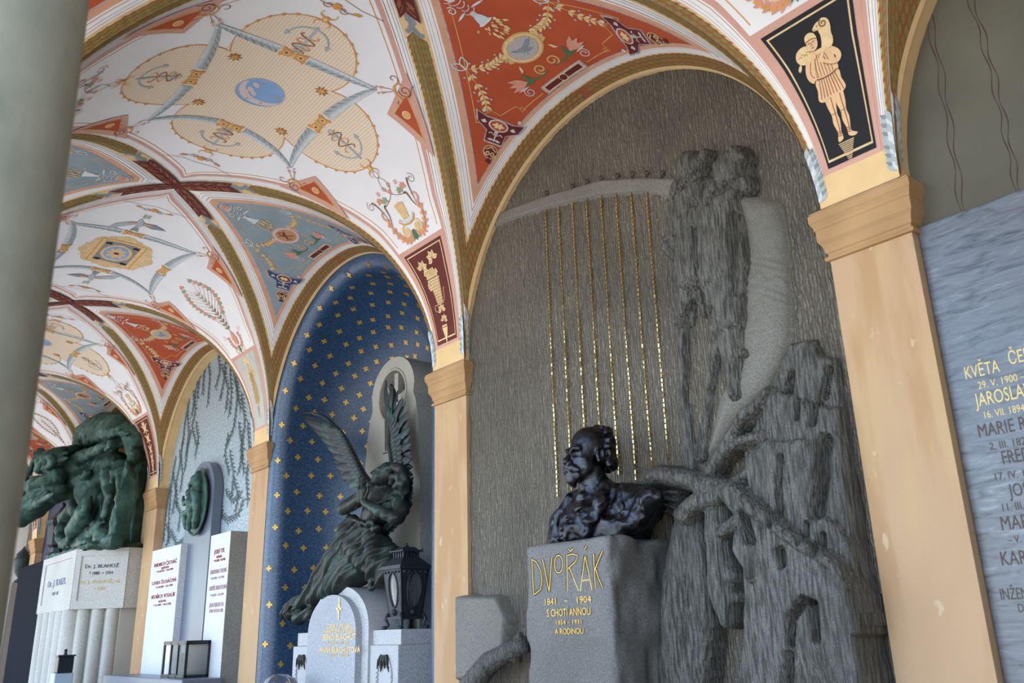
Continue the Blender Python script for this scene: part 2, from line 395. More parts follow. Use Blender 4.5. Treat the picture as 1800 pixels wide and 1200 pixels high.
class T:
    """a Paint seen through a local frame (origin, x axis angle, scale, mirrored)"""
    def __init__(s, P, o, ang=0, sc=1.0, mir=1): s.P = P; s.o = np.array(o, float); s.c, s.s = math.cos(ang), math.sin(ang); s.sc = sc; s.mir = mir
    def m(s, p):
        p = np.asarray(p, float); x = p[..., 0] * s.sc * s.mir; y = p[..., 1] * s.sc
        return np.stack([s.o[0] + x * s.c - y * s.s, s.o[1] + x * s.s + y * s.c], -1)
    def poly(s, p, m, lay=9): s.P.poly(s.m(p), m, lay)
    def stroke(s, p, w, m, lay=9, closed=False): s.P.stroke(s.m(p), np.asarray(w) * s.sc, m, lay, closed)
    def disc(s, c, r, m, lay=9, ry=None, n=16, hole=0):
        ry = ry or r; q = [(c[0] + r * math.cos(a), c[1] + ry * math.sin(a)) for a in np.linspace(0, 2 * PI, n, endpoint=False)]
        if hole:
            qi = [(c[0] + (p[0] - c[0]) * hole, c[1] + (p[1] - c[1]) * hole) for p in q]
            s.P.quads(s.m(q + q[:1]), s.m(qi + qi[:1]), m, lay)
        else: s.poly(q, m, lay)
    def leaf(s, a, b, w, m, lay=9): s.P.leaf(s.m(np.array(a)), s.m(np.array(b)), w * s.sc, m, lay)
def sm(pts, n=4):
    p = np.array(pts, float); o = []
    for i in range(len(p)):
        a, b, c, d = p[i - 1], p[i], p[(i + 1) % len(p)], p[(i + 2) % len(p)]
        for t in np.arange(n) / n: o.append(tuple(.5 * (2 * b + (c - a) * t + (2 * a - 5 * b + 4 * c - d) * t * t + (3 * b - a - 3 * c + d) * t ** 3)))
    return o
def arc(c, r, a0, a1, n=14, ry=None):
    return [(c[0] + r * math.cos(a), c[1] + (ry or r) * math.sin(a)) for a in np.linspace(a0, a1, n)]
def spiral(c, r0, r1, a0, turns, n=22):
    return [(c[0] + (r0 + (r1 - r0) * t) * math.cos(a0 + turns * 2 * PI * t), c[1] + (r0 + (r1 - r0) * t) * math.sin(a0 + turns * 2 * PI * t)) for t in np.linspace(0, 1, n)]
def bez(a, b, c, d, n=16):
    t = np.linspace(0, 1, n)[:, None]; a, b, c, d = map(lambda q: np.array(q, float), (a, b, c, d))
    return (1 - t) ** 3 * a + 3 * (1 - t) ** 2 * t * b + 3 * (1 - t) * t * t * c + t ** 3 * d
# ---------------------------------------------------------------- paints
P_ = lambda n, c, **k: mat(n, c, rough=0.75, var=k.pop('var', 0.06), vscale=k.pop('vscale', 9), **k)
M_WHITE = P_('paint_white', (0.80, 0.79, 0.775), var=0.04, vscale=3)
M_MOULD = P_('paint_moulding_white', (0.82, 0.80, 0.77), var=0.06)
M_GREYLINE = P_('paint_grey_line', (0.50, 0.45, 0.42))
M_REDLINE = P_('paint_red_line', (0.45, 0.20, 0.13))
M_PINK = P_('paint_pink', (0.61, 0.34, 0.262))
M_ORANGE = P_('paint_salmon', (0.66, 0.36, 0.22), var=.12)
M_YEL = P_('paint_yellow', (0.74, 0.51, 0.25), var=.1)
M_BROWNLEAF = P_('paint_leaf_ground', (0.30, 0.105, 0.035), var=.15)
M_LEAF = P_('paint_olive_leaf', (0.255, 0.205, 0.065), var=.22, vscale=25)
M_RED = P_('paint_red_field', (0.47, 0.085, 0.03), var=.14, vscale=5)
M_BLUE = P_('paint_blue_field', (0.265, 0.33, 0.35), var=.14, vscale=5)
M_SILVER = P_('paint_silver_line', (0.52, 0.44, 0.43), var=.35, vscale=60)
M_MAROON = P_('paint_maroon', (0.125, 0.022, 0.018), var=.15)
M_NAVY = P_('paint_navy', (0.045, 0.075, 0.15), var=.2)
M_BLACK = P_('paint_black', (0.014, 0.014, 0.017), var=.1)
M_GOLD = P_('paint_gold', (0.66, 0.42, 0.15), var=.2, vscale=30)
M_GOLDL = P_('paint_pale_gold', (0.78, 0.57, 0.30), var=.15, vscale=30)
M_ORN = P_('paint_orange', (0.72, 0.33, 0.08), var=.15, vscale=30)
M_GREY = P_('paint_grey_blue', (0.42, 0.47, 0.47), var=.15, vscale=25)
M_GREYD = P_('paint_grey_dark', (0.25, 0.28, 0.29), var=.15, vscale=25)
M_GREYL = P_('paint_grey_pale', (0.62, 0.66, 0.65), var=.1, vscale=25)
M_GREEN = P_('paint_green', (0.07, 0.17, 0.075))
M_GREENL = P_('paint_sage', (0.30, 0.36, 0.22))
M_ROSE = P_('paint_rose', (0.70, 0.32, 0.22), var=.15, vscale=30)
M_LILAC = P_('paint_lilac_white', (0.66, 0.55, 0.53), var=.1)
M_SKYB = P_('paint_sky_blue', (0.25, 0.41, 0.66), var=.12)
M_BROWN = P_('paint_brown', (0.20, 0.085, 0.045), var=.1)
M_BROWNL = P_('paint_light_brown', (0.27, 0.10, 0.05), var=.1)
M_FLESH = P_('paint_flesh', (0.76, 0.49, 0.27), var=.1, vscale=20)
M_STONEG = P_('paint_pale_grey', (0.50, 0.49, 0.44), var=.08)
def dotted(name, base, dot, scale, thr):
    m = mat(name, base, rough=.75); nt, b, lk = nodes(m)
    uv = nt.nodes.new('ShaderNodeUVMap'); sep = nt.nodes.new('ShaderNodeSeparateXYZ'); lk.new(uv.outputs[0], sep.inputs[0])
    def M(op, a, bb=None):
        n = nt.nodes.new('ShaderNodeMath'); n.operation = op
        for i, q in enumerate((a, bb)):
            if q is None: continue
            if isinstance(q, (int, float)): n.inputs[i].default_value = q
            else: lk.new(q, n.inputs[i])
        return n.outputs[0]
    p = M('SINE', M('MULTIPLY', M('ADD', sep.outputs[0], sep.outputs[1]), scale)); q = M('SINE', M('MULTIPLY', M('SUBTRACT', sep.outputs[0], sep.outputs[1]), scale))
    fac = M('GREATER_THAN', M('MULTIPLY', p, q), thr)
    mx = nt.nodes.new('ShaderNodeMix'); mx.data_type = 'RGBA'; mx.inputs[6].default_value = (*base, 1); mx.inputs[7].default_value = (*dot, 1)
    lk.new(fac, mx.inputs[0]); lk.new(mx.outputs[2], b.inputs['Base Color']); return m
M_LATT = dotted('paint_cream_lattice', (0.78, 0.67, 0.51), (0.68, 0.45, 0.27), 160.0, 0.42)
M_MOSD = dotted('paint_mosaic_dots', (0.30, 0.26, 0.26), (0.66, 0.62, 0.60), 300.0, 0.12)
M_MOSO = dotted('paint_mosaic_gold_dots', (0.35, 0.14, 0.06), (0.72, 0.42, 0.2), 300.0, 0.12)
# ================================================================ CEILING
ceiling = struct(empty('ceiling', (0, 0, 0)))
def sheet(name, F, U, V, m, parent, off=0.0):
    """grid sheet over chart points U[i,j], V[i,j]"""
    X = F(U, V, np.full(U.shape, off) if off else 0.0); n, k = U.shape
    f = [(i * k + j, (i + 1) * k + j, (i + 1) * k + j + 1, i * k + j + 1) for i in range(n - 1) for j in range(k - 1)]
    o = mesh(name, X.reshape(-1, 3), f, m, parent, False, uv=np.stack([U.ravel(), V.ravel()], 1)); smooth_angle(o, 30); return o
# A cells (white) over pilaster k, B cells between k and k+1
vv = VMAX * np.sin(np.linspace(-PI / 2, PI / 2, 61))
for k in range(KMIN + 1, KMAX + 1):
    h = hw(vv); U = h[:, None] * np.linspace(-1, 1, 13)[None, :]; V = vv[:, None] * np.ones(13)[None, :]
    sheet('vault_cell', chartA(k), U, V, M_WHITE, ceiling)
for k in range(KMIN, KMAX + 1):
    for side in (1, -1):
        s = SMAX * np.sin(np.linspace(-PI / 2, PI / 2, 61)) * .9999; U = s[:, None] * np.ones(11)[None, :]; V = wg(s)[:, None] * np.linspace(0, 1, 11)[None, :]
        sheet('vault_cell', chartB(k, side), U, V, M_MOULD, ceiling)
# nested border colours of a white cell: (distance from the rib, paint)
A_LAYERS = [(0.075, M_YEL), (0.098, M_MOULD), (0.112, M_GREYLINE), (0.118, M_MOULD), (0.140, M_GREYLINE), (0.145, M_MOULD), (0.175, M_REDLINE), (0.181, M_MOULD), (0.196, M_PINK), (0.245, M_WHITE)]
B_LAYERS = [(0.075, M_YEL), (0.098, M_MOULD), (0.112, M_GREYLINE), (0.118, M_MOULD), (0.135, M_GREYLINE), (0.140, M_MOULD), (0.165, M_REDLINE), (0.170, M_MOULD), (0.185, M_ORANGE), (0.232, M_SILVER)]
def a_off(v, d):
    d = d * .62
    v = np.abs(v); e = 1e-3; sl = (hw(v + e) - hw(np.maximum(v - e, 0))) / (2 * e)
    return d * np.minimum(np.sqrt(1 + sl * sl), 1.6) * np.clip(hw(v) / 0.5, 0.36, 1)
def a_half(v, d): return hw(v) - a_off(v, d)
VTOP = 1.44; VBOT = 2.21
def white_cell(k):
    F = chartA(k)
    for sg in (1, -1):
        P = Paint(F)
        for j, (d, m) in enumerate(A_LAYERS):
            if m is M_WHITE: continue
            vend = VMAX - 0.05 - 0.055 * max(0, (d - .075) / .12)
            v = vend * np.sin(np.linspace(0, PI / 2, 44)); h = np.maximum(a_half(v, d), 0.004)
            P.quads(np.stack([-h, v * sg], 1), np.stack([h, v * sg], 1), m, j + 1)
        P.obj('border_stripes', ceiling, 9)
        P = Paint(F); d = A_LAYERS[-1][0]; v = np.linspace(0, VTOP, 36); h = a_half(v, d)
        P.quads(np.stack([-h, v * sg], 1), np.stack([h, v * sg], 1), M_WHITE, 10)
        hl = h - 0.035; P.stroke(np.stack([hl, v * sg], 1)[:-1], .006, M_ORN, 11); P.stroke(np.stack([-hl, v * sg], 1)[:-1], .006, M_ORN, 11)
        P.obj('white_field', ceiling, 9)
LEAFN = 0.052
def ribpath_A(sg_u, sg_v):
    """points on the rib of a white cell, from crown to foot, with the inward direction"""
    v = VMAX * np.sin(np.linspace(0.02, PI / 2 * .985, 160)); u = hw(v)
    return v, u
def leaf_band(name, F, base, inward, mirror, wid, parent, tooth=True):
    """laurel leaves along a polyline 'base' in the chart; inward = unit vectors into the cell; leaves lie 0..wid"""
    d = np.gradient(base, axis=0); sl = np.linalg.norm(d, axis=1); q = np.r_[0, np.cumsum((sl[1:] + sl[:-1]) / 2)]; n = int(q[-1] / 0.046)
    P = Paint(F); w = np.asarray(wid) * np.ones(len(base))
    P.quads(base, base + inward * (w * 1.0)[:, None], M_BROWNLEAF, 3)
    def at(x, off):
        b = np.array([np.interp(x, q, base[:, i]) for i in (0, 1)]); iv = np.array([np.interp(x, q, inward[:, i]) for i in (0, 1)]); ww = np.interp(x, q, w)
        return b + iv * off * ww
    st = q[-1] / max(n, 1)
    for i in range(n - 1):
        x = i * st
        wm = float(np.interp(x, q, w)); nr = 3 if wm > .062 else 2
        for r in range(nr):
            xx = x + (st * .5 if r % 2 else 0); o0 = (r + .28) / nr; o1 = (r + .72) / nr
            P.leaf(at(xx, o0), at(min(xx + st * 1.05, q[-1]), o1), min(.022, wm / nr * .70), M_LEAF, 4)
        if tooth and i % 1 == 0: P.poly([at(x, .97), at(x + st * .55, .97), at(x + st * .8, 1.0 + min(.3, (.004 + .010 * rnd.random()) / max(float(np.interp(x, q, w)), .01)))], M_BROWNLEAF, 4)
    return P.obj(name, parent, 0.3)
def bands(k):
    for sv in (1, -1):
        for su in (1, -1):
            v, u = ribpath_A(su, sv); i0 = int(np.argmax(v > .40)); w = a_off(v, .075); base = np.stack([u * su, v * sv], 1); inw = np.stack([-su * np.ones_like(u), 0 * u], 1)
            leaf_band('leaf_band', chartA(k), base[i0:], inw[i0:], su, w[i0:], ceiling)
            P = Paint(chartA(k)); q = np.linspace(0, .30, 8); h = hw(q); ww = a_off(q, .075)
            P.quads(np.stack([h * su, q * sv], 1), np.stack([(h - ww) * su, q * sv], 1), M_MAROON, 13)
            q = np.linspace(.30, .40, 4); h = hw(q); ww = a_off(q, .075)
            P.quads(np.stack([h * su, q * sv], 1), np.stack([(h - ww) * su, q * sv], 1), M_YEL, 3)
            at = lambda d, v_: ((hw(v_) - a_off(v_, .075) * d) * su, v_ * sv)
            P.poly([at(0, .305), at(.45, .31), at(.55, .33), at(.3, .345), at(.3, .36), at(.75, .375), at(.85, .36), at(.95, .375), at(.6, .40), at(0, .40)], M_GREYD, 4)
            for i in range(4):
                v0 = .02 + i * .068; P.stroke([at(.45 + .3 * math.sin(t * 6.3 * 1.2 + i * 2), v0 + .06 * t) for t in np.linspace(0, 1, 12)], .007, M_BROWNL, 14)
                P.leaf(at(.2, v0), at(.75, v0 + .035), .018, M_BROWNL, 14)
            P.obj('rib_crossing', ceiling, 0.3)
DW = [0.0, .03, .165]          # wall arch: yellow lip, leaf band
B_WALL = [(0.165, M_YEL), (0.182, M_MOULD), (0.195, M_GREYLINE), (0.200, M_MOULD), (0.216, M_GREYLINE), (0.221, M_MOULD), (0.236, M_REDLINE), (0.241, M_MOULD), (0.252, M_ORANGE), (0.29, M_SILVER)]
def b_g(s, d):
    d = d * .83; s = np.abs(s); e = 1e-3; sl = (wg(s + e) - wg(np.maximum(s - e, 0))) / (2 * e)
    return wg(s) - d * np.minimum(np.sqrt(1 + sl * sl), 1.6)
def b_strip(P, dl, dg, m, lay, n=60):
    ss = np.linspace(0, SMAX, 400); ok = b_g(ss, dg) > dl
    if not ok.any(): return
    smax = ss[ok].max(); s = smax * np.sin(np.linspace(-PI / 2, PI / 2, n))
    P.quads(np.stack([s, np.full_like(s, dl)], 1), np.stack([s, np.maximum(b_g(s, dg), dl)], 1), m, lay)
def colour_cell(k, side, field):
    F = chartB(k, side); P = Paint(F)
    for j, ((dg, m), (dl, m2)) in enumerate(zip(B_LAYERS, B_WALL)): b_strip(P, dl * .69, dg, m, j + 2)
    P.obj('border_stripes', ceiling, 9)
    P = Paint(F); b_strip(P, .207, .242, field, 12); P.obj('red_field' if field is M_RED else 'blue_field', ceiling, 9)
    # leaves: wall arch and the two ribs
    s = np.linspace(-SMAX * .985, SMAX * .985, 220); w = np.minimum(.135, wg(s) * .8 + .02)
    P = Paint(F); P.quads(np.stack([s, 0 * s], 1), np.stack([s, np.minimum(.024, wg(s) * .3)], 1), M_YEL, 5); P.obj('arch_edge', ceiling, .2)
    half = len(s) // 2
    for a in (s[:half + 1], s[half:][::-1]):
        w_ = np.minimum(.093, np.maximum(wg(a) * .9 - .02, .012))
        leaf_band('leaf_band', F, np.stack([a, np.minimum(.021, wg(a) * .3)], 1), np.stack([0 * a, np.ones_like(a)], 1), 1, w_, ceiling)
    for sg in (1, -1):
        P = Paint(F)
        at = lambda d, q_: (q_ * sg, wg(q_) - d * (wg(q_) - b_g(q_, .075)))
        P.quads([at(0, q) for q in np.linspace(0, .28, 8)], [at(1, q) for q in np.linspace(0, .28, 8)], M_MAROON, 13)
        P.quads([at(0, q) for q in np.linspace(.28, .37, 4)], [at(1, q) for q in np.linspace(.28, .37, 4)], M_YEL, 3)
        P.poly([at(0, .285), at(.45, .29), at(.55, .31), at(.3, .325), at(.3, .335), at(.75, .35), at(.85, .335), at(.95, .35), at(.6, .375), at(0, .375)], M_GREYD, 4)
        for i in range(4):
            v0 = .015 + i * .064; P.stroke([at(.5 + .3 * math.sin(t * 7.5 + i * 2), v0 + .056 * t) for t in np.linspace(0, 1, 12)], .007, M_BROWNL, 14)
            P.leaf(at(.25, v0), at(.8, v0 + .033), .018, M_BROWNL, 14)
        P.obj('rib_crossing', ceiling, 0.3)
        a = np.linspace(.37, SMAX * .84, 140); w_ = np.minimum(wg(a) - b_g(a, .075), np.maximum(wg(a) - .03, 0.01))
        leaf_band('leaf_band', F, np.stack([a * sg, wg(a)], 1), np.stack([0 * a, -np.ones_like(a)], 1), 1, w_, ceiling)
# ================================================================ BUILDING
M_PLAST = mat('ochre_plaster', (0.55, 0.35, 0.175), rough=.85, vscale=2.2, col2=(0.48, 0.295, 0.14), bump=.12, bscale=120, stretch=(1, 1, .45), detail=6)
M_PLASTF = mat('ochre_plaster_aged', (0.49, 0.315, 0.178), rough=.85, bump=.12, bscale=120)
def aged():
    nt, b, lk = nodes(M_PLASTF); gp = nt.nodes.new('ShaderNodeNewGeometry')
    def noise(sc, st, lo, hi, det=5):
        mp = nt.nodes.new('ShaderNodeMapping'); mp.inputs['Scale'].default_value = st; lk.new(gp.outputs['Position'], mp.inputs[0])
        n = nt.nodes.new('ShaderNodeTexNoise'); n.inputs['Scale'].default_value = sc; n.inputs['Detail'].default_value = det; lk.new(mp.outputs[0], n.inputs['Vector'])
        r = nt.nodes.new('ShaderNodeValToRGB'); r.color_ramp.elements[0].position = lo; r.color_ramp.elements[1].position = hi; lk.new(n.outputs['Fac'], r.inputs[0]); return r.outputs[0]
    def mix(f, a, c):
        x = nt.nodes.new('ShaderNodeMix'); x.data_type = 'RGBA'; lk.new(f, x.inputs[0])
        if isinstance(a, tuple): x.inputs[6].default_value = (*a, 1)
        else: lk.new(a, x.inputs[6])
        x.inputs[7].default_value = (*c, 1); return x.outputs[2]
    c = mix(noise(2.0, (1, 1, .5), .40, .60), (0.50, 0.325, 0.185), (0.47, 0.298, 0.168))
    c = mix(noise(5, (1, 1.3, .22), .50, .58), c, (0.505, 0.335, 0.172))
    c = mix(noise(3.3, (1, 1.6, .3), .53, .62), c, (0.445, 0.268, 0.135))
    c = mix(noise(14, (1, 1, .6), .64, .69, 7), c, (0.55, 0.41, 0.25))
    c = mix(noise(40, (1, 1, 1), .70, .74, 3), c, (0.45, 0.28, 0.15))
    lk.new(c, b.inputs['Base Color'])
aged()
M_CORN = mat('ochre_cornice', (0.46, 0.275, 0.128), rough=.8, vscale=5, col2=(0.38, 0.222, 0.10), bump=.1, bscale=90)
M_FLOOR = mat('stone_floor', (0.20, 0.185, 0.17), rough=.8, var=.25, vscale=3, bump=.1, bscale=40)
M_GRAVEL = mat('gravel_ground', (0.50, 0.475, 0.44), rough=.95, var=.3, vscale=2.5, bump=.3, bscale=80)
M_COLUMN = mat('weathered_sandstone', (0.36, 0.355, 0.27), rough=.8, vscale=7, col2=(0.27, 0.275, 0.215), bump=.15, bscale=50, detail=8)
M_OUT = mat('outer_wall_plaster', (0.62, 0.50, 0.36), rough=.9, var=.1)
yA, yZ = yp(KMIN) - 1.3, yp(KMAX + 1) + 1.2
floor = struct(mesh('floor', [(XL - .8, yA, 0), (XP + 1.6, yA, 0), (XP + 1.6, yZ, 0), (XL - .8, yZ, 0)], [(0, 1, 2, 3)], M_FLOOR))
gr = struct(mesh('floor', [(-70, -60, -.15), (XL - .8, -60, -.15), (XL - .8, 90, -.15), (-70, 90, -.15)], [(0, 1, 2, 3)], M_GRAVEL))
ap = [(AB * math.cos(a), ZS + AB * math.sin(a)) for a in np.linspace(0, PI, 41)]          # wall arch, semicircle
def arch_wall(name, X0, X1, m, parent=None, ztop=5.15, skip=None):
    """wall pierced by a round-headed opening in every bay, between planes X0 and X1 (above the springing)"""
    g = G()
    for k in range(KMIN, KMAX + 1):
        yc = yb(k); top = [(yc + L / 2 * math.cos(a) if False else yc + max(-L / 2, min(L / 2, q[0] * 1.2)), ztop) for a, q in zip(np.linspace(0, PI, 41), ap)]
        top[0] = (yc + L / 2, ZS); top = [(yc + L / 2, ZS)] + [(yc + p[0] * (L / 2) / AB, ztop) for p in ap] + [(yc - L / 2, ZS)]
        bot = [(yc + ap[0][0], ZS)] + [(yc + p[0], p[1]) for p in ap] + [(yc + ap[-1][0], ZS)]
        n = len(bot)
        for X, fl in ((X0, 0), (X1, 1)):
            g.add([(X, y, z) for y, z in bot] + [(X, y, z) for y, z in top], [(i, i + 1, n + i + 1, n + i) for i in range(n - 1)])
        if k != skip: g.add([(X0, y, z) for y, z in bot] + [(X1, y, z) for y, z in bot], [(i, i + 1, n + i + 1, n + i) for i in range(n - 1)], 1)
    return g.obj(name, m, parent, fix=False)
wall_right = struct(arch_wall('wall_right', XP, XP + .115, [M_PLAST, M_YEL], skip=1))
wall_left = struct(arch_wall('wall_left', XL - .52, XL, [M_OUT, M_YEL], ztop=5.6))
for X in (XP + 1.15,):
    struct(mesh('wall_rear', [(X, yA, 0), (X, yZ, 0), (X, yZ, 5.6), (X, yA, 5.6)], [(0, 1, 2, 3)], M_PLAST))
for nm, y in (('wall_far', yZ), ('wall_near', yA)):
    struct(mesh(nm, [(XL, y, 0), (XP + 1.15, y, 0), (XP + 1.15, y, 5.6), (XL, y, 5.6)], [(0, 1, 2, 3)], M_PLAST))
light_block = struct(mesh('wall_left_light_block', [(XL - .3, yp(KMIN), 0), (XL - .3, yp(KMIN + 1), 0), (XL - .3, yp(KMIN + 1), 5.2), (XL - .3, yp(KMIN), 5.2)], [(0, 1, 2, 3)], M_OUT))  # added unseen panel, closes one opening to cut the light from behind
roof = struct(G().box((XL - .9, yA, 5.6), (XP + 1.3, yZ, 5.72)).obj('ceiling_roof', M_OUT))
# pilasters with capitals
CPROF = [(.0, -.222), (.013, -.219), (.017, -.211), (.013, -.203), (.004, -.200), (.004, -.188), (.010, -.182), (.013, -.165), (.019, -.148), (.029, -.132), (.030, -.124), (.0305, -.082), (.034, -.078), (.036, -.066), (.043, -.050), (.047, -.044), (.047, -.012), (.041, -.006), (.041, 0.0)]
def capital_mesh():
    v = []; f = []
    for o, z in CPROF:
        h = WS / 2 + o
        v += [(.095, h, z), (-o * 1.08, h, z), (-o * 1.08, -h, z), (.095, -h, z)]
    n = len(CPROF)
    for j in range(n - 1):
        for i in range(3): f.append((j * 4 + i, (j + 1) * 4 + i, (j + 1) * 4 + i + 1, j * 4 + i + 1))
    f.append(tuple((n - 1) * 4 + i for i in range(4))); b = len(v); v += [(0, WS / 2, CPROF[0][1]), (0, -WS / 2, CPROF[0][1]), (1.1, -WS / 2, CPROF[0][1]), (1.1, WS / 2, CPROF[0][1]), (0, WS / 2, -.0005), (0, -WS / 2, -.0005), (1.1, -WS / 2, -.0005), (1.1, WS / 2, -.0005)]; f += [(b + 1, b + 2, b + 6, b + 5), (b + 3, b, b + 4, b + 7)]; return v, f
def pilaster(k, first=[]):
    if not first:
        p = G().box((0, -WS / 2, 0), (1.15, WS / 2, ZS - .222)).obj('pilaster', [M_PLASTF], wall_right); p.location = (XP, yp(k), 0)
        c = mesh('capital', *capital_mesh(), M_CORN, p); c.location = (0, 0, ZS)
        b = G().box((-.045, -WS / 2 - .045, 0), (.6, WS / 2 + .045, .32)).box((-.03, -WS / 2 - .03, .32), (.6, WS / 2 + .03, .36)).obj('base', M_CORN, p)
        first += [p, c, b]; return p
    p = inst(first[0], 'pilaster', (XP, yp(k), 0), wall_right)
    inst(first[1], 'capital', (0, 0, ZS), p); inst(first[2], 'base', (0, 0, 0), p); return p
for k in range(KMIN, KMAX + 2): pilaster(k)
# foot of the white cells above each capital: yellow ground
for k in range(KMIN + 1, KMAX + 1):
    pass
# open side: columns
def column_parts(root):
    R0, R1 = .205, .178; pr = []
    for t in np.linspace(0, 1, 14): pr.append((R0 - (R0 - R1) * t ** 1.7, .36 + (2.86 - .36) * t))
    a = G().lathe(pr, n=48).obj('shaft', M_COLUMN, root, True); smooth_angle(a, 50)
    b = G().box((-.29, -.29, 0), (.29, .29, .12)).lathe([(.28, .12), (.29, .15), (.28, .19), (.245, .205), (.235, .24), (.255, .27), (.245, .30), (.215, .315), (.206, .36)], n=48).obj('base', M_COLUMN, root); smooth_angle(b, 50)
    c = G().lathe([(.178, 2.86), (.2, 2.87), (.2, 2.895), (.182, 2.905), (.182, 2.98), (.21, 3.0), (.25, 3.05), (.262, 3.09)], n=48).box((-.275, -.275, 3.09), (.275, .275, ZS)).obj('capital', M_COLUMN, root); smooth_angle(c, 50)
    return [a, b, c]
XCOL = 0.083
col0 = tag(empty('stone_column', (XCOL, yp(0), 0)), 'round grey-green sandstone column close at the left edge, out of focus', 'column')
cp = column_parts(col0)
for k in (KMIN + 1, 1, 2, 3, 4, 5):
    r = inst(cp[0], 'column', (XCOL, yp(k), 0), wall_left)
    inst(cp[1], 'column_base', (0, 0, 0), r); inst(cp[2], 'column_capital', (0, 0, 0), r)
# ================================================================ PAINTED ORNAMENT
def festoon(P, a, b, c, gap):
    """feathered garland along a bezier a-c-b with a clasp gap in the middle"""
    pts = bez(a, (np.array(a) * .45 + np.array(c) * .55), (np.array(b) * .45 + np.array(c) * .55), b, 61)
    d = np.gradient(pts, axis=0); n = np.stack([-d[:, 1], d[:, 0]], 1); n /= np.linalg.norm(n, axis=1, keepdims=True)
    t = np.linspace(0, 1, 61); w = .012 + .030 * np.sin(PI * t) ** .8
    for lo, hi in ((0, 30 - gap), (30 + gap, 60)):
        idx = np.arange(lo, hi + 1); P.stroke(pts[idx], w[idx] * 1.7, M_GREY, 14)
        for i in range(lo, hi, 1):
            j = i if hi == 60 else i
            dr = 1 if lo == 0 else -1
            e = pts[min(max(j + 3 * dr, lo), hi)]
            for sd, m in ((1, M_GREYL), (-1, M_GREYD if i % 3 == 0 else M_GREY), (.35, M_GREYL if i % 2 else M_GREY)):
                P.leaf(pts[j] + n[j] * w[j] * .15 * sd, e + n[j] * w[j] * 1.05 * sd, .012, m, 15)
    return pts
def clasp(P, c, ang):
    t = T(P, c, ang)
    for s in (1, -1):
        t.poly([(s * .012, -.03), (s * .055, -.034), (s * .075, -.05), (s * .083, -.03), (s * .07, 0), (s * .083, .03), (s * .075, .05), (s * .055, .034), (s * .012, .03)], M_ORN, 16)
        t.disc((s * .045, 0), .02, M_GOLDL, 17, hole=.55); t.disc((s * .045, 0), .009, M_BROWNL, 17)
    t.poly([(-.012, -.02), (.012, -.02), (.012, .02), (-.012, .02)], M_GOLD, 16)
    t.stroke([(0, -.04), (0, .04)], .008, M_GOLDL, 17)
def anchor(P, c, ang):
    t = T(P, c, ang)
    t.stroke([(0, -.12), (0, .10)], .017, M_GREY, 15); t.disc((0, .115), .02, M_GREY, 15, hole=.5)
    t.stroke([(-.05, .075), (.05, .075)], .010, M_GREY, 15)
    t.stroke(arc((0, .0), .125, -PI * .93, -PI * .07, 18, .12), .010, M_GREY, 15)
    for s in (1, -1): t.poly([(s * .105, -.02), (s * .145, -.03), (s * .13, .012)], M_GREY, 15)
    t.poly([(-.02, -.115), (.02, -.115), (0, -.15)], M_GREY, 15)
    t.stroke([(.055 * math.sin(q * 9.4 + .8), -.06 + .17 * q) for q in np.linspace(0, 1, 30)], .007, M_BROWNL, 16)
    t.stroke([(-.055 * math.sin(q * 9.4 + .8), -.06 + .17 * q) for q in np.linspace(0, 1, 30)], .006, M_ORN, 16)
def tip_orn(P, c, ang):
    t = T(P, c, ang); t.disc((0, 0), .026, M_ORN, 16, ry=.02); t.disc((0, 0), .015, M_GOLDL, 17, ry=.011)
    for sx in (1, -1):
        for sy in (1, -1):
            t.stroke(bez((sx * .015, sy * .015), (sx * .02, sy * .05), (sx * .05, sy * .055), (sx * .065, sy * .035)), np.linspace(.011, .003, 16), M_ORN, 16)
def corner_scroll(P, c, ang):
    t = T(P, c, ang)
    for s in (1, -1):
        t.stroke([(-.07, s * .02), (.0, s * .012), (.03, 0)], .004, M_BROWNL, 15)
        t.poly([(-.06, s * .02 - .012), (-.035, s * .02), (-.06, s * .02 + .012)], M_ROSE, 16); t.disc((-.085, s * .024), .008, M_ROSE, 16)
        t.stroke(bez((.03, 0), (.03, s * .05), (.07, s * .06), (.10, s * .035)), np.linspace(.016, .003, 16), M_ORN, 16)
        t.stroke(spiral((.045, s * .085), .035, .008, -s * 1.2, s * .9), .005, M_BROWNL, 15)
    t.stroke(spiral((.10, 0), .045, .01, PI, 1.4, 30), .007, M_BROWNL, 15); t.stroke(bez((.11, -.045), (.15, -.03), (.13, .03), (.17, .04)), .005, M_BROWNL, 15)
def corner_triangle(P, su, sv):
    f = lambda p: [(q[0] * su, q[1] * sv) for q in p]
    P.poly(f([(.84, .545), (.475, .655), (.535, 1.04)]), M_PINK, 13)
    P.poly(f([(.725, .635), (.518, .675), (.555, .94)]), M_GOLD, 14)
    P.poly(f([(.705, .645), (.528, .682), (.562, .905)]), M_RED, 15)
    P.disc((.59 * su, .735 * sv), .030, M_GOLDL, 16, ry=.03); P.disc((.59 * su, .735 * sv), .021, M_ORN, 17, hole=.55); P.disc((.59 * su, .735 * sv), .006, M_ORN, 17)
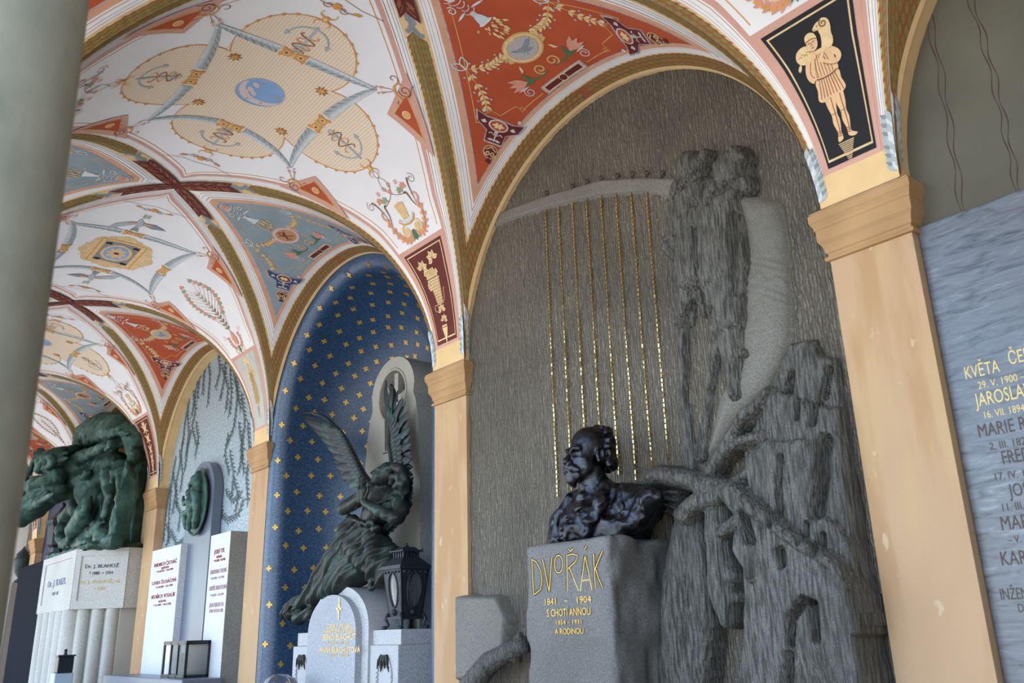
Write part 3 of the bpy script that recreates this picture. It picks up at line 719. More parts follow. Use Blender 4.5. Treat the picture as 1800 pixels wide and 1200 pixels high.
def common_white(k):
    F = chartA(k)
    for su in (1, -1):
        for sv in (1, -1):
            P = Paint(F); corner_triangle(P, su, sv); P.obj('corner_triangle', ceiling)
            P = Paint(F); corner_scroll(P, (.645 * su, .56 * sv), math.atan2(.5 * sv, .62 * su)); P.obj('corner_scroll', ceiling)
    C_ = [(.575, .50), (.575, -.50), (-.575, -.50), (-.575, .50)]
    for i in range(4):
        a, b = C_[i], C_[(i + 1) % 4]; c = (.30 * np.sign(a[0] + b[0]), .30 * np.sign(a[1] + b[1])); c = (c[0] if abs(a[0] + b[0]) > .1 else 0, c[1] if abs(a[1] + b[1]) > .1 else 0)
        P = Paint(F); pts = festoon(P, a, b, c, 5); P.obj('feather_festoon', ceiling)
        P = Paint(F); clasp(P, pts[30], math.atan2(pts[31][1] - pts[29][1], pts[31][0] - pts[29][0])); P.obj('gold_clasp', ceiling)
    for su in (1, -1):
        P = Paint(F); t = T(P, (1.0 * su, 0), math.atan2(0, su) + PI / 2)
        for s in (1, -1):
            t.stroke(bez((0, .0), (s * .05, .06), (s * .09, .02), (s * .14, .015)), .005, M_BROWNL, 15); t.stroke(spiral((s * .045, .03), .03, .006, 0 if s > 0 else PI, s * 1.0), .005, M_BROWNL, 15); t.leaf((s * .09, .02), (s * .15, .0), .02, M_ORN, 15)
        t.poly([(-.02, .0), (.02, .0), (.028, .035), (0, .05), (-.028, .035)], M_ORN, 16); t.stroke([(-.25, -.05), (-.12, -.03), (0, -.05), (.12, -.03), (.25, -.05)], .004, M_BROWNL, 14)
        P.obj('scroll_ornament', ceiling)
def quatrefoil(k):
    F = chartA(k); P = Paint(F); r, c = .357, .475; pts = []
    d = .3225
    for i in range(4):
        th = i * PI / 2; cx, cy = c * math.cos(th), c * math.sin(th); b = math.atan2(d, d - c)
        for a in np.linspace(-b, b, 40): pts.append((cx + r * math.cos(a + th) * 1.0, cy + r * math.sin(a + th)))
    P.poly(pts, M_LATT, 12); P.stroke(pts, .007, M_ORN, 13, closed=True); P.obj('quatrefoil_field', ceiling, .09)
    P = Paint(F); P.disc((0, 0), .145, M_SKYB, 13, n=40); P.stroke(arc((0, 0), .147, 0, 2 * PI, 40), .006, M_GREY, 14)
    P.poly(arc((-.02, .015), .148, -1.9, 1.2, 20) + arc((-.055, .03), .135, 1.1, -1.8, 20), M_LILAC, 14)
    for x, y, q in ((.03, -.08, .025), (.06, -.06, .03), (.0, -.06, .03), (.03, -.03, .028), (-.06, -.05, .03), (.08, -.02, .02)): P.disc((x, y), q, M_LILAC, 14, ry=q * .6, rot=.7)
    for x, y in ((.10, -.04), (.06, -.11), (-.02, .11), (.1, .05), (-.10, -.02)): P.star((x, y), .014, M_GOLD, 15)
    P.obj('moon_medallion', ceiling, .06)
    for su in (1, -1):
        for sv in (1, -1):
            P = Paint(F); P.star((.28 * su, .28 * sv), .048, M_BROWN, 15, rot=.2); P.star((.28 * su, .28 * sv), .040, M_ORN, 16); P.obj('painted_star', ceiling)
    for i in range(4):
        th = i * PI / 2; P = Paint(F); anchor(P, (.62 * math.cos(th), .62 * math.sin(th)), th + PI / 2); tip_orn(P, (.848 * math.cos(th), .848 * math.sin(th)), th)
        for q in np.linspace(-1.25, 1.25, 13):
            if abs(q) > .25: P.disc((c * math.cos(th) + (r + .004) * math.cos(th + q), c * math.sin(th) + (r + .004) * math.sin(th + q)), .011, M_ORN, 16, n=8)
        P.obj('anchor_ornament', ceiling)
def dove(P, c, ang, mir=1):
    t = T(P, c, ang, 1.25, mir)
    t.poly([(-.07, -.012), (-.02, -.03), (.03, -.022), (.06, .0), (.085, .0), (.065, .018), (.035, .02), (-.02, .012), (-.06, .012)], M_GREY, 15)
    t.poly([(-.02, .01), (.02, .015), (.0, .06), (-.06, .13), (-.19, .17), (-.1, .09)], M_GREY, 15); t.poly([(-.01, .015), (.02, .015), (.0, .05), (-.03, .075)], M_ROSE, 16)
    t.poly([(-.01, -.025), (.02, -.02), (.04, -.09), (.01, -.17), (-.03, -.09)], M_GREYD, 15); t.poly([(0, -.03), (.02, -.02), (.03, -.07), (.0, -.08)], M_ROSE, 16)
    t.poly([(-.06, .01), (-.06, -.012), (-.13, -.03), (-.12, .0), (-.135, .025)], M_GREYD, 15)
    t.stroke([(.085, 0), (.15, -.02)], .004, M_GREENL, 15)
    for x in (.1, .12, .14): t.leaf((x, -.008), (x + .012, .018), .01, M_GREENL, 15); t.leaf((x, -.01), (x + .012, -.035), .01, M_GREENL, 15)
def rect_panel(k):
    F = chartA(k); P = Paint(F); sx, sy = .27, .185
    P.poly([(.36 * math.cos(a) * (1 + .06 * math.cos(8 * a)), .29 * math.sin(a) * (1 + .06 * math.cos(8 * a))) for a in np.linspace(0, 2 * PI, 64, endpoint=False)], M_GOLDL, 12)
    for i in range(16):
        a = 2 * PI * i / 16; P.stroke(spiral((.335 * math.cos(a), .265 * math.sin(a)), .035, .008, a, 1.2), .005, M_ORN, 13)
    P.obj('scroll_ground', ceiling)
    P = Paint(F); q = lambda x, y: [(-x, -y), (x, -y), (x, y), (-x, y)]
    P.poly(q(sx, sy), M_ORN, 13); P.poly(q(sx - .012, sy - .012), M_GOLDL, 14); P.poly(q(sx - .04, sy - .04), M_ORN, 15); P.poly(q(sx - .047, sy - .047), M_GREYD, 16)
    P.disc((0, 0), .19, M_ORN, 17, ry=.127, n=40); P.disc((0, 0), .182, M_GOLDL, 18, ry=.12, n=40); P.disc((0, 0), .155, M_SKYB, 19, ry=.10, n=40)
    for i in range(8):
        a = 2 * PI * i / 8; P.leaf((.02 * math.cos(a), .015 * math.sin(a)), (.135 * math.cos(a), .087 * math.sin(a)), .05, M_YEL, 20)
    P.disc((0, 0), .022, M_MAROON, 21)
    for x in (1, -1):
        for y in (1, -1):
            for a, b in ((.0, .05), (.03, .02), (-.03, .02)): P.disc((x * (.195 - abs(a) * .3), y * (.115 - b * .2 + a * .4)), .016, M_BLACK, 20)
    P.obj('flower_panel', ceiling)
    for su in (1, -1):
        P = Paint(F); dove(P, (.68 * su, -.02), PI if su < 0 else 0, 1); P.obj('painted_dove', ceiling)
# ---------------------------------------------------------------- feet of the white cells
def foot_frame(P, sg): return T(P, (0, 1.80 * sg), PI if sg > 0 else 0)
def urn_spray(k, sg):
    P = Paint(chartA(k)); t = T(P, (0, 1.26 * sg), PI if sg > 0 else 0, .92)
    t.poly([(-.035, 0), (-.05, .11), (.05, .11), (.035, 0)], M_GOLDL, 13)
    for y in np.linspace(.012, .1, 6): t.stroke([(-.036 - y * .13, y), (.036 + y * .13, y)], .003, M_ORN, 14)
    for x in (-.04, -.02, 0, .02, .04): t.disc((x, .118 + .006 * math.cos(x * 60)), .014, M_GOLDL, 14); t.disc((x, .118), .006, M_ROSE, 15)
    t.poly([(-.10, .01), (-.085, .025), (-.05, -.005), (0, -.012), (.05, -.005), (.085, .025), (.10, .01), (.07, -.03), (0, -.045), (-.07, -.03)], M_GREYL, 15)
    t.stroke([(-.095, .005), (-.06, -.03), (0, -.042), (.06, -.03), (.095, .005)], .012, M_ORN, 16)
    for s in (1, -1):
        t.stroke(spiral((s * .07, -.085), .05, .012, PI / 2, s * -1.2, 26), np.linspace(.012, .03, 26), M_GOLDL, 14); t.disc((s * .07, -.085), .02, M_YEL, 15)
        st = bez((s * .02, -.10), (s * .06, -.20), (s * .20, -.13), (s * .20, .05), 24); t.stroke(st, np.linspace(.012, .02, 24), M_ROSE, 14)
        for i in range(3, 23, 3):
            d = st[min(i + 1, 23)] - st[i - 1]; d = d / np.linalg.norm(d); n = np.array([-d[1], d[0]])
            t.leaf(st[i], st[i] + d * .035 + n * .034, .021, M_ROSE, 15); t.leaf(st[i], st[i] + d * .035 - n * .030, .021, M_ROSE, 15); t.leaf(st[i], st[i] + d * .05 + n * .012, .016, M_ORN, 16)
        t.stroke(spiral((s * .19, .11), .05, .015, -PI / 2, s * .6), np.linspace(.02, .008, 22), M_ROSE, 14)
        t.stroke(bez((s * .17, .04), (s * .13, .10), (s * .17, .18), (s * .12, .16)), np.linspace(.006, .016, 16), M_BROWN, 15)
        t.stroke(bez((s * .18, .05), (s * .2, .15), (s * .2, .2), (s * .24, .24)), np.linspace(.005, .013, 16), M_BROWN, 15)
        t.stroke(spiral((s * .27, .22), .04, .01, PI / 2, -s * 1.3), .004, M_BROWNL, 14)
        for dx, dy, m in ((.10, .20, M_GREENL), (.155, .215, M_ROSE)):
            for a in (0, .9, -.9, 1.9, -1.9): t.leaf((s * dx, dy - .015), (s * dx + .034 * math.sin(a), dy - .005 + .036 * math.cos(a)), .02, m, 15)
        for q in range(9): t.disc((s * (.105 + .012 * (q % 3)), .25 + .012 * (q // 3)), .005, M_ROSE, 15, n=6)
        t.stroke(bez((s * .12, .16), (s * .02, .17), (-s * .10, .27), (0, .36), 20), .004, M_BROWNL, 14); t.stroke(spiral((s * .035, .27), .022, .006, 0, s * 1.2), .004, M_BROWNL, 14)
    t.stroke(arc((0, .385), .022, 0, 2 * PI, 14, .03), .004, M_BROWNL, 14); t.leaf((0, .2), (0, .25), .03, M_ROSE, 15); t.leaf((0, .215), (.025, .25), .015, M_ROSE, 15); t.leaf((0, .215), (-.025, .25), .015, M_ROSE, 15)
    t.poly([(-.012, -.09), (.012, -.09), (.03, -.17), (.012, -.155), (0, -.18), (-.012, -.155), (-.03, -.17)], M_GREEN, 16)
    P.obj('urn_spray', ceiling)
def tree_spray(k, sg):
    P = Paint(chartA(k)); t = T(P, (0, 1.26 * sg), PI if sg > 0 else 0, .95); r = random.Random(k)
    t.stroke([(0, -.1), (0, .55)], np.array([.02, .006]), M_ROSE, 13)
    for i in range(11):
        y = .12 + i * .042; 
        for s in (1, -1):
            e = (s * (.06 + .17 * math.sin(PI * (i + 1) / 12)), y + .10); t.stroke(bez((0, y - .05), (s * .05, y), (e[0] * .7, y + .02), e), .004, M_ROSE, 13)
            m = M_GREENL if (i + (s > 0)) % 2 else M_ROSE
            for a in (0, 1.1, -1.1): t.leaf(e, (e[0] + .045 * math.sin(a), e[1] + .045 * math.cos(a)), .026, m, 14)
            t.leaf((0, y - .05), (s * .05, y - .02), .016, M_GREEN if i < 6 else M_GREENL, 14)
    for s in (1, -1):
        st = bez((0, -.12), (s * .08, -.14), (s * .12, -.06), (s * .09, .0), 14); t.stroke(st, np.linspace(.012, .02, 14), M_ROSE, 14)
        for i in range(2, 13, 2): t.leaf(st[i], (st[i][0] + s * .035, st[i][1] - .02 + .003 * i), .025, M_ROSE, 15)
        t.stroke(spiral((s * .06, -.155), .04, .01, PI / 2, -s * 1.2), np.linspace(.006, .014, 22), M_GOLDL, 14); t.stroke(spiral((s * .17, .02), .03, .008, 0, s * 1.2), .004, M_ROSE, 13)
    t.poly([(-.03, -.10), (.03, -.10), (.045, -.03), (.02, .03), (-.02, .03), (-.045, -.03)], M_ROSE, 15); t.leaf((0, -.1), (0, -.2), .03, M_GREEN, 15)
    P.obj('tree_spray', ceiling)
def foot_panel(k, sg, ground, line):
    P = Paint(chartA(k)); lo, hi = VTOP, VBOT
    def nested(d, a, b, m, lay):
        v = np.linspace(a, b, 24); h = np.maximum(a_half(v, .245) - d * np.clip(hw(v) / .30, .25, 1), .008); P.quads(np.stack([-h, v * sg], 1), np.stack([h, v * sg], 1), m, lay)
    nested(0.0, lo, hi - .02, M_PINK, 10); nested(.030, lo + .035, hi - .055, ground, 11); nested(.046, lo + .055, hi - .08, line, 12); nested(.054, lo + .063, hi - .09, ground, 13)
    P.obj('spandrel_panel', ceiling, 9)
def basket(k, sg):
    P = Paint(chartA(k)); t = foot_frame(P, sg)
    def vine(c, s, ang=0):
        for a in (0, .8, -.8, 1.7, -1.7):
            t.leaf(c, (c[0] + s * math.sin(a + ang), c[1] + s * math.cos(a + ang)), s * .55, M_GOLDL, 15); t.stroke([c, (c[0] + s * .8 * math.sin(a + ang), c[1] + s * .8 * math.cos(a + ang))], .003, M_BROWNL, 16)
    t.poly([(-.030, -.09), (-.056, .09), (.056, .09), (.030, -.09)], M_GOLDL, 14)
    for y in np.linspace(-.08, .08, 9): t.stroke([(-.031 - (y + .09) * .14, y), (.031 + (y + .09) * .14, y)], .003, M_BROWNL, 15)
    for x in np.linspace(-.85, .85, 5): t.stroke([(x * .03, -.09), (x * .056, .09)], .0025, M_BROWNL, 15)
    t.stroke([(-.06, .09), (.06, .09)], .012, M_GOLDL, 15)
    for i in range(26):
        y = .11 + .016 * (i // 7); x = -.062 + .0175 * (i % 7) + (.008 if (i // 7) % 2 else 0); t.disc((x * (1 + .1 * (i // 7)), y), .0095, M_GOLDL, 15, n=10); t.disc((x * (1 + .1 * (i // 7)), y), .004, M_GOLD, 16, n=6)
    for i in range(8): t.disc((-.055 - .008 * (i % 3), .03 + .018 * (i // 2)), .009, M_GOLDL, 15, n=10)
    vine((-.075, .19), .06, .5); vine((.06, .22), .062, -.3); vine((0, -.13), .045); vine((.005, -.20), .04, .3)
    t.stroke(bez((-.03, -.09), (-.07, -.07), (-.08, -.12), (-.05, -.13)), .004, M_GOLDL, 15); t.stroke(bez((.03, -.09), (.08, -.05), (.05, 0), (.08, .01)), .004, M_GOLDL, 15)
    t.poly([(-.025, -.235), (.025, -.235), (.03, -.25), (.02, -.30), (.012, -.34), (.004, -.37), (-.004, -.33), (-.018, -.29), (-.03, -.25)], M_GOLDL, 15)
    t.stroke([(-.03, -.25), (.03, -.25)], .007, M_BROWNL, 16)
    P.obj('grape_basket', ceiling)
def shepherd(k, sg):
    P = Paint(chartA(k)); t = T(P, (.004, 1.795 * sg), PI if sg > 0 else 0, .96); O = M_BROWN
    for s, x0 in ((-1, -.020), (1, .024)):                                                                     # legs with laced sandals
        t.poly(sm([(x0 - .020, -.04), (x0 + .020, -.04), (x0 + .021, -.10), (x0 + .013, -.150), (x0 + .017, -.185), (x0 + .010, -.235), (x0 + .012, -.255), (x0 + .022 + .012 * s, -.272), (x0 + .004 + .014 * s, -.280), (x0 - .010 + .004 * s, -.268), (x0 - .007, -.235), (x0 - .016, -.190), (x0 - .013, -.150), (x0 - .022, -.10)]), M_FLESH, 14)
        t.stroke(bez((x0 + .006, -.07), (x0 + .002, -.13), (x0 + .008, -.19), (x0 + .003, -.25)), .0035, M_BROWNL, 16); t.stroke(bez((x0 - .01, -.145), (x0, -.152), (x0 + .006, -.15), (x0 + .01, -.145)), .003, M_BROWNL, 16)
        for y in (-.232, -.242, -.252): t.stroke([(x0 - .009, y), (x0 + .010, y - .005)], .003, O, 16)
    t.poly(sm([(-.050, .03), (-.060, -.02), (-.068, -.062), (-.045, -.078), (-.022, -.066), (0, -.078), (.022, -.062), (.045, -.070), (.066, -.052), (.058, -.01), (.052, .035)]), M_FLESH, 15)      # skirt of the tunic
    t.poly(sm([(-.050, .025), (-.058, .075), (-.056, .12), (-.035, .150), (.035, .152), (.058, .122), (.060, .075), (.052, .03)]), M_FLESH, 15)
    for x in np.linspace(-.050, .050, 8): t.stroke(bez((x * .75, .028), (x * .85, .0), (x * .95, -.03), (x * 1.08, -.062)), .0035, M_BROWNL, 16)
    for x in np.linspace(-.035, .035, 6): t.stroke(bez((x, .036), (x * 1.1, .06), (x * .9, .10), (x * .6, .135)), .003, M_BROWNL, 16)
    t.stroke(bez((-.051, .032), (-.02, .022), (.02, .022), (.053, .034)), .006, O, 17)
    # lamb carried across the shoulders: rump at the left, head raised at the right
    t.poly(sm([(-.030, .135), (-.062, .118), (-.092, .128), (-.105, .155), (-.094, .185), (-.062, .198), (-.030, .188), (-.012, .165)]), M_GOLDL, 16); t.poly(sm([(-.095, .130), (-.112, .112), (-.106, .098), (-.092, .115)]), M_GOLDL, 16)
    t.poly(sm([(.020, .140), (.030, .175), (.036, .205), (.034, .232), (.046, .262), (.070, .270), (.090, .255), (.092, .225), (.084, .195), (.082, .165), (.066, .140)]), M_GOLDL, 16)
    t.poly(sm([(.052, .262), (.036, .262), (.016, .248), (.012, .238), (.024, .232), (.046, .234)]), M_GOLDL, 17); t.stroke(spiral((.066, .248), .019, .004, PI * .6, 1.25), .0055, O, 18); t.disc((.036, .249), .0035, O, 18, n=7); t.stroke([(.014, .240), (.026, .238)], .0025, O, 18)
    for q in range(5): t.stroke(arc((-.085 + .014 * q, .150 + .008 * (q % 2)), .010, .3, 2.6, 6), .0025, M_BROWNL, 17)
    # arms bent up to hold the legs of the lamb
    t.stroke(bez((-.050, .125), (-.078, .085), (-.080, .045), (-.056, .030)), np.linspace(.030, .022, 16), M_FLESH, 17); t.stroke(bez((-.056, .032), (-.050, .07), (-.045, .10), (-.030, .128)), np.linspace(.022, .015, 16), M_FLESH, 18); t.stroke(bez((-.044, .115), (-.066, .085), (-.068, .055), (-.050, .042)), .003, M_BROWNL, 19)
    t.stroke(bez((.052, .128), (.088, .105), (.088, .075), (.060, .068)), np.linspace(.030, .022, 16), M_FLESH, 17); t.stroke(bez((.062, .068), (.040, .072), (.022, .085), (.006, .100)), np.linspace(.022, .014, 16), M_FLESH, 18); t.stroke(bez((.06, .058), (.04, .060), (.02, .072), (.008, .088)), .003, M_BROWNL, 19)
    t.disc((-.026, .134), .013, M_FLESH, 19, n=12); t.disc((.004, .105), .013, M_FLESH, 19, n=12)
    t.stroke(bez((-.022, .138), (-.040, .150), (-.055, .150), (-.065, .140)), .012, M_GOLDL, 17); t.stroke(bez((.004, .112), (.015, .130), (.028, .140), (.036, .150)), .012, M_GOLDL, 17)
    # head with a close cap
    t.poly(sm([(-.036, .205), (-.034, .178), (-.022, .160), (-.006, .158), (.010, .172), (.016, .200), (.008, .226), (-.012, .234), (-.030, .226)]), M_FLESH, 18); t.poly(sm([(-.037, .205), (-.020, .212), (.000, .210), (.017, .202), (.012, .228), (-.010, .240), (-.032, .230)]), M_GOLDL, 19)
    t.stroke(bez((-.037, .205), (-.02, .213), (0, .211), (.017, .202)), .004, M_BROWNL, 20)
    for x in (-.022, -.002): t.stroke([(x - .006, .197), (x + .005, .196)], .0035, O, 20)
    t.stroke([(-.012, .195), (-.016, .181), (-.010, .181)], .0028, O, 20); t.stroke([(-.020, .171), (-.006, .172)], .003, O, 20)
    for i in range(11): t.stroke([(-.036 + i * .0029, -.290 - i * .0088), (.036 - i * .0029, -.290 - i * .0088)], .0042, M_GOLDL, 15)
    P.obj('shepherd_figure', ceiling)
def gold_figure(k, sg):
    P = Paint(chartA(k)); t = foot_frame(P, sg)
    t.disc((0, .22), .022, M_GOLD, 15, ry=.028); t.poly([(-.05, .17), (-.02, .19), (.02, .19), (.05, .17), (.045, .05), (.055, -.12), (.02, -.15), (-.02, -.15), (-.05, -.12), (-.045, .05)], M_GOLD, 14)
    for x in (-.03, -.015, 0, .015, .03): t.stroke([(x * .7, .16), (x * 1.3, -.13)], .004, M_GREYD, 16)
    t.stroke([(-.045, .15), (-.07, .08), (-.03, .06)], .016, M_GOLDL, 15); t.stroke([(.045, .15), (.08, .10), (.05, .2), (.06, .26)], .012, M_GOLDL, 15)
    for a in (0, .9, -.9, 1.8, -1.8): t.leaf((.0, .26), (.06 * math.sin(a), .26 + .06 * math.cos(a)), .03, M_GOLDL, 14)
    for i in range(8): t.stroke([(-.02 + .002 * i, -.17 - i * .014), (.02 - .002 * i, -.17 - i * .014)], .006, M_BROWN, 15)
    P.obj('gold_figure', ceiling)
def candelabra(k, sg):
    P = Paint(chartA(k)); t = foot_frame(P, sg)
    t.stroke([(0, -.36), (0, .2)], .012, M_GOLDL, 14)
    for y, w in ((.2, .07), (.08, .055), (-.05, .045), (-.16, .035), (-.26, .025)):
        t.poly([(-w, y + .04), (0, y + .02), (w, y + .04), (w * .5, y - .02), (-w * .5, y - .02)], M_GOLDL, 15)
        for s in (1, -1): t.leaf((0, y - .02), (s * w * 1.3, y - .045), .02, M_GOLDL, 15); t.leaf((s * w * .4, y + .02), (s * w * 1.5, y + .05), .018, M_GOLDL, 15)
    for a in (0, .7, -.7): t.leaf((0, .22), (.07 * math.sin(a), .22 + .08 * math.cos(a)), .03, M_GOLDL, 15)
    P.obj('candelabra_figure', ceiling)
# ---------------------------------------------------------------- red and blue cells
def cell_art(k, side):
    red = k % 2 == 0; F = chartB(k, side); mir = -1 if side > 0 else 1; field = M_RED if red else M_BLUE
    g1, g2 = (M_GOLDL, M_GOLD) if red else (M_GOLD, M_YEL); dark = M_MAROON; pale = M_LILAC
    P = Paint(F); d = .30
    for sg in (1, -1):
        ss = np.linspace(.02, .62, 24); P.stroke(np.stack([ss * sg, b_g(ss, d)], 1), .005, M_GOLD, 13)
        e = ss[-1] * sg; ye = float(b_g(ss, d)[-1]); P.stroke([(e, ye), (e * .97, .40), (e * .80, .41), (e * .78, .33), (e * .60, .30), (e * .58, .25), (e * .30, .24)], .005, M_GOLD, 13)
        for c in ((e * .80, .41), (e * .58, .255)): P.stroke([(c[0] - .014, c[1] - .014), (c[0] + .014, c[1] - .014), (c[0] + .014, c[1] + .014), (c[0] - .014, c[1] + .014)], .004, M_GOLD, 13, closed=True)
    P.obj('frame_line', ceiling)
    P = Paint(F); t = T(P, (0, .545), 0, 1, mir); fr = M_GOLD if red else M_PINK; fr2 = M_GOLDL if red else M_LILAC
    t.disc((0, 0), .128, fr, 14, ry=.105, n=32); t.disc((0, 0), .118, fr2, 15, ry=.095, n=32); t.disc((0, 0), .102, fr, 16, ry=.082, n=32); t.disc((0, 0), .094, M_MOSD if red else M_MOSO, 17, ry=.075, n=32)
    for s in (1, -1): t.poly([(s * .10, .035), (s * .15, .045), (s * .16, .02), (s * .145, -.01), (s * .15, -.035), (s * .10, -.05)], fr, 13); t.stroke(spiral((s * .135, .04), .022, .006, 0, s * 1.1), .008, fr2, 16)
    if red:
        t = T(P, (0, .545), .5 * (1 if side > 0 else -1), 1.15, mir)
        t.poly([(-.065, -.012), (-.05, .0), (-.03, -.002), (0, .012), (.03, .05), (.06, .06), (.045, .03), (.03, .005), (.055, -.008), (.035, -.018), (.0, -.022), (-.03, -.02)], M_GREYD, 18); t.stroke([(0, -.02), (-.005, -.04)], .004, M_GREYD, 18); t.stroke([(.015, -.02), (.012, -.042)], .004, M_GREYD, 18)
    else:
        t.stroke([(-.05, .04), (.05, -.04)], .009, dark, 18); t.stroke([(-.045, -.045), (.045, .045)], .009, dark, 18); t.stroke([(-.01, -.06), (-.01, .06)], .009, dark, 18); t.stroke(arc((-.01, .04), .03, -PI / 2, PI / 2, 10, .02), .008, dark, 18)
    P.obj('bird_medallion' if red else 'monogram_medallion', ceiling, .06)
    P = Paint(F); q = lambda x, y, c: [(-x, c - y), (x, c - y), (x, c + y), (-x, c + y)]
    P.poly(q(.165, .034, .245), M_SILVER, 13); P.poly(q(.15, .026, .245), M_GOLDL, 14)
    for s in (1, -1): P.poly([(s * .025, .227), (s * .142, .227), (s * .142, .263), (s * .025, .263)], dark, 15)
    P.disc((0, .245), .030, M_GOLDL, 15); P.disc((0, .245), .022, dark, 16); P.obj('maroon_tablet', ceiling)
    P = Paint(F)
    for s in (1, -1):
        t = T(P, (0, .30), 0, 1, s)
        t.stroke(spiral((.05, .075), .04, .01, -PI / 2, 1.3, 26), .011, M_GOLD, 14); t.stroke(bez((.03, .04), (.1, .02), (.12, .03), (.17, .07), 16), np.linspace(.006, .018, 16), M_GREEN, 15)
        t.leaf((.14, .04), (.22, .06), .03, M_GREEN, 15); t.leaf((.15, .05), (.17, .12), .02, M_GREEN, 15)
        for a in (.0, .35, -.35): t.leaf((.18, .06), (.18 + .12 * math.cos(a + .4), .06 + .12 * math.sin(a + .4)), .035, M_ROSE, 16)
        t.stroke(spiral((.23, .0), .035, .01, PI / 2, -1.4, 26), .006, pale, 14); t.leaf((.2, .03), (.28, .045), .015, pale, 14)
    P.obj('acanthus_scroll', ceiling)
    P = Paint(F)
    for s in (1, -1):
        o = np.array((.36 * s, .67))
        for e, n in (((.13 * s, .58), 7), ((.50 * s, .42), 6)):
            e = np.array(e); m = (o + e) / 2 + np.array((0, -.05)); p = bez(o, m, m, e, n * 2 + 1); P.stroke(p, .004, g2, 13)
            for i in range(1, n * 2, 2):
                d_ = p[i + 1] - p[i]; d_ = d_ / np.linalg.norm(d_); nn = np.array([-d_[1], d_[0]])
                P.leaf(p[i], p[i] + d_ * .035 + nn * .028, .018, g1, 14); P.leaf(p[i], p[i] + d_ * .035 - nn * .028, .018, g1, 14); P.leaf(p[i], p[i] + d_ * .045, .014, g2, 15)
                if i % 4 == 1: P.disc(p[i] + nn * .04, .007, M_GREY, 15, n=8); P.disc(p[i] - nn * .04, .007, M_GREY, 15, n=8)
        t = T(P, o, 0, 1, s)
        for a in (1.2, 2.2): t.stroke([(.09 * u_ * math.cos(a) + .022 * math.sin(PI * u_ * 1.0) * w_ * math.sin(a), .09 * u_ * math.sin(a) - .022 * math.sin(PI * u_) * w_ * math.cos(a)) for w_, us in ((1, np.linspace(0, 1, 10)), (-1, np.linspace(1, 0, 10))) for u_ in us], .007, M_GREYL, 15)
        P.poly([(.12 * s, .47), (.135 * s, .46), (.155 * s, .42), (.13 * s, .43)], g1, 15)
    P.obj('leaf_festoon', ceiling)
    P = Paint(F); t = T(P, (0, .80), 0, 1, mir)
    t.poly([(-.05, .0), (-.035, .012), (-.025, .05), (-.012, .075), (.012, .075), (.025, .05), (.035, .012), (.05, .0), (.03, -.008), (-.03, -.008)], M_GREYL, 15); t.poly([(-.018, .075), (.018, .075), (.01, .10), (-.01, .10)], M_LILAC, 15)
    r = random.Random(3)
    for i in range(34):
        a = PI + PI * r.random(); q_ = .02 + .085 * r.random(); c = (q_ * math.cos(a) * .8, -.005 + q_ * math.sin(a)); t.leaf(c, (c[0] * 1.35, c[1] * 1.3 - .012), .014, g1 if i % 3 else g2, 16)
    for y in np.linspace(.12, .24, 5): t.stroke(arc((0, y), .045 + .02 * math.sin(y * 30), PI * 1.1, PI * 1.9, 10, .03), .006, pale, 15)
    for s in (1, -1): t.stroke(spiral((s * .075, .17), .03, .008, PI / 2, s * 1.2), .007, M_GREYL, 15); t.leaf((s * .02, .12), (s * .11, .10), .014, M_GREYL, 15)
    t.disc((0, .25), .036, pale, 15, ry=.045); t.disc((0, .25), .026, M_LILAC if red else M_ROSE, 16, ry=.033)
    for x in (-.012, .012): t.disc((x, .257), .004, dark, 17, n=6)
    t.stroke(arc((0, .26), .05, .2, PI - .2, 12, .05), .010, M_GREY, 16); P.obj('flower_vase', ceiling)
    for s in (1, -1):
        P = Paint(F); gd = dark if red else M_NAVY
        def loc(a, b): return (s * (.62 + .80 * a * .9 - .0), .315 + b)
        # local frame: x across (towards the rib), y along towards the foot
        ax = np.array((.80 * s, -.25)); ax /= np.linalg.norm(ax); ay = np.array((-ax[1], ax[0])) * s; o = np.array((.50 * s, .315))
        f = lambda p: [o + ax * q[1] + ay * q[0] for q in p]
        body = [(-.15, .0), (-.08, .018), (0, .012), (.08, .018), (.15, .0), (.13, .06), (.085, .085), (.06, .10), (.055, .17), (-.055, .17), (-.06, .10), (-.085, .085), (-.13, .06)]
        P.poly(f([(x * 1.1, (y - .08) * 1.12 + .08) for x, y in body]), M_SILVER, 14); P.poly(f(body), gd, 15)
        el = lambda c, rx, ry: f([(c[0] + rx * math.cos(a), c[1] + ry * math.sin(a)) for a in np.linspace(0, 2 * PI, 20, endpoint=False)])
        P.poly(el((0, .05), .064, .040), pale, 16); P.poly(el((0, .05), .054, .032), field if red else dark, 17)
        for a in np.linspace(0, 2 * PI, 6, endpoint=False): P.leaf(f([(0, .05)])[0], f([(.042 * math.cos(a), .05 + .024 * math.sin(a))])[0], .017, M_GOLDL, 18)
        for x in (-1, 1):
            P.leaf(f([(x * .075, .05)])[0], f([(x * .115, .05)])[0], .02, pale, 16); P.leaf(f([(x * .085, .05)])[0], f([(x * .10, .035)])[0], .012, pale, 16)
            P.stroke(f([(x * .008, .09), (x * .01, .12), (x * .03, .105), (x * .045, .115)]), .007, pale, 16); P.leaf(f([(0, .15)])[0], f([(x * .045, .155)])[0], .014, pale, 16)
        P.stroke(f([(0, .09), (0, .16)]), .008, pale, 16); P.poly(el((-.115, -.02), .012, .012), pale, 16); P.poly(el((.115, -.02), .012, .012), pale, 16)
        P.poly(el((0, .235), .048, .045), M_GOLDL, 15); P.poly(el((0, .235), .043, .040), dark, 16)
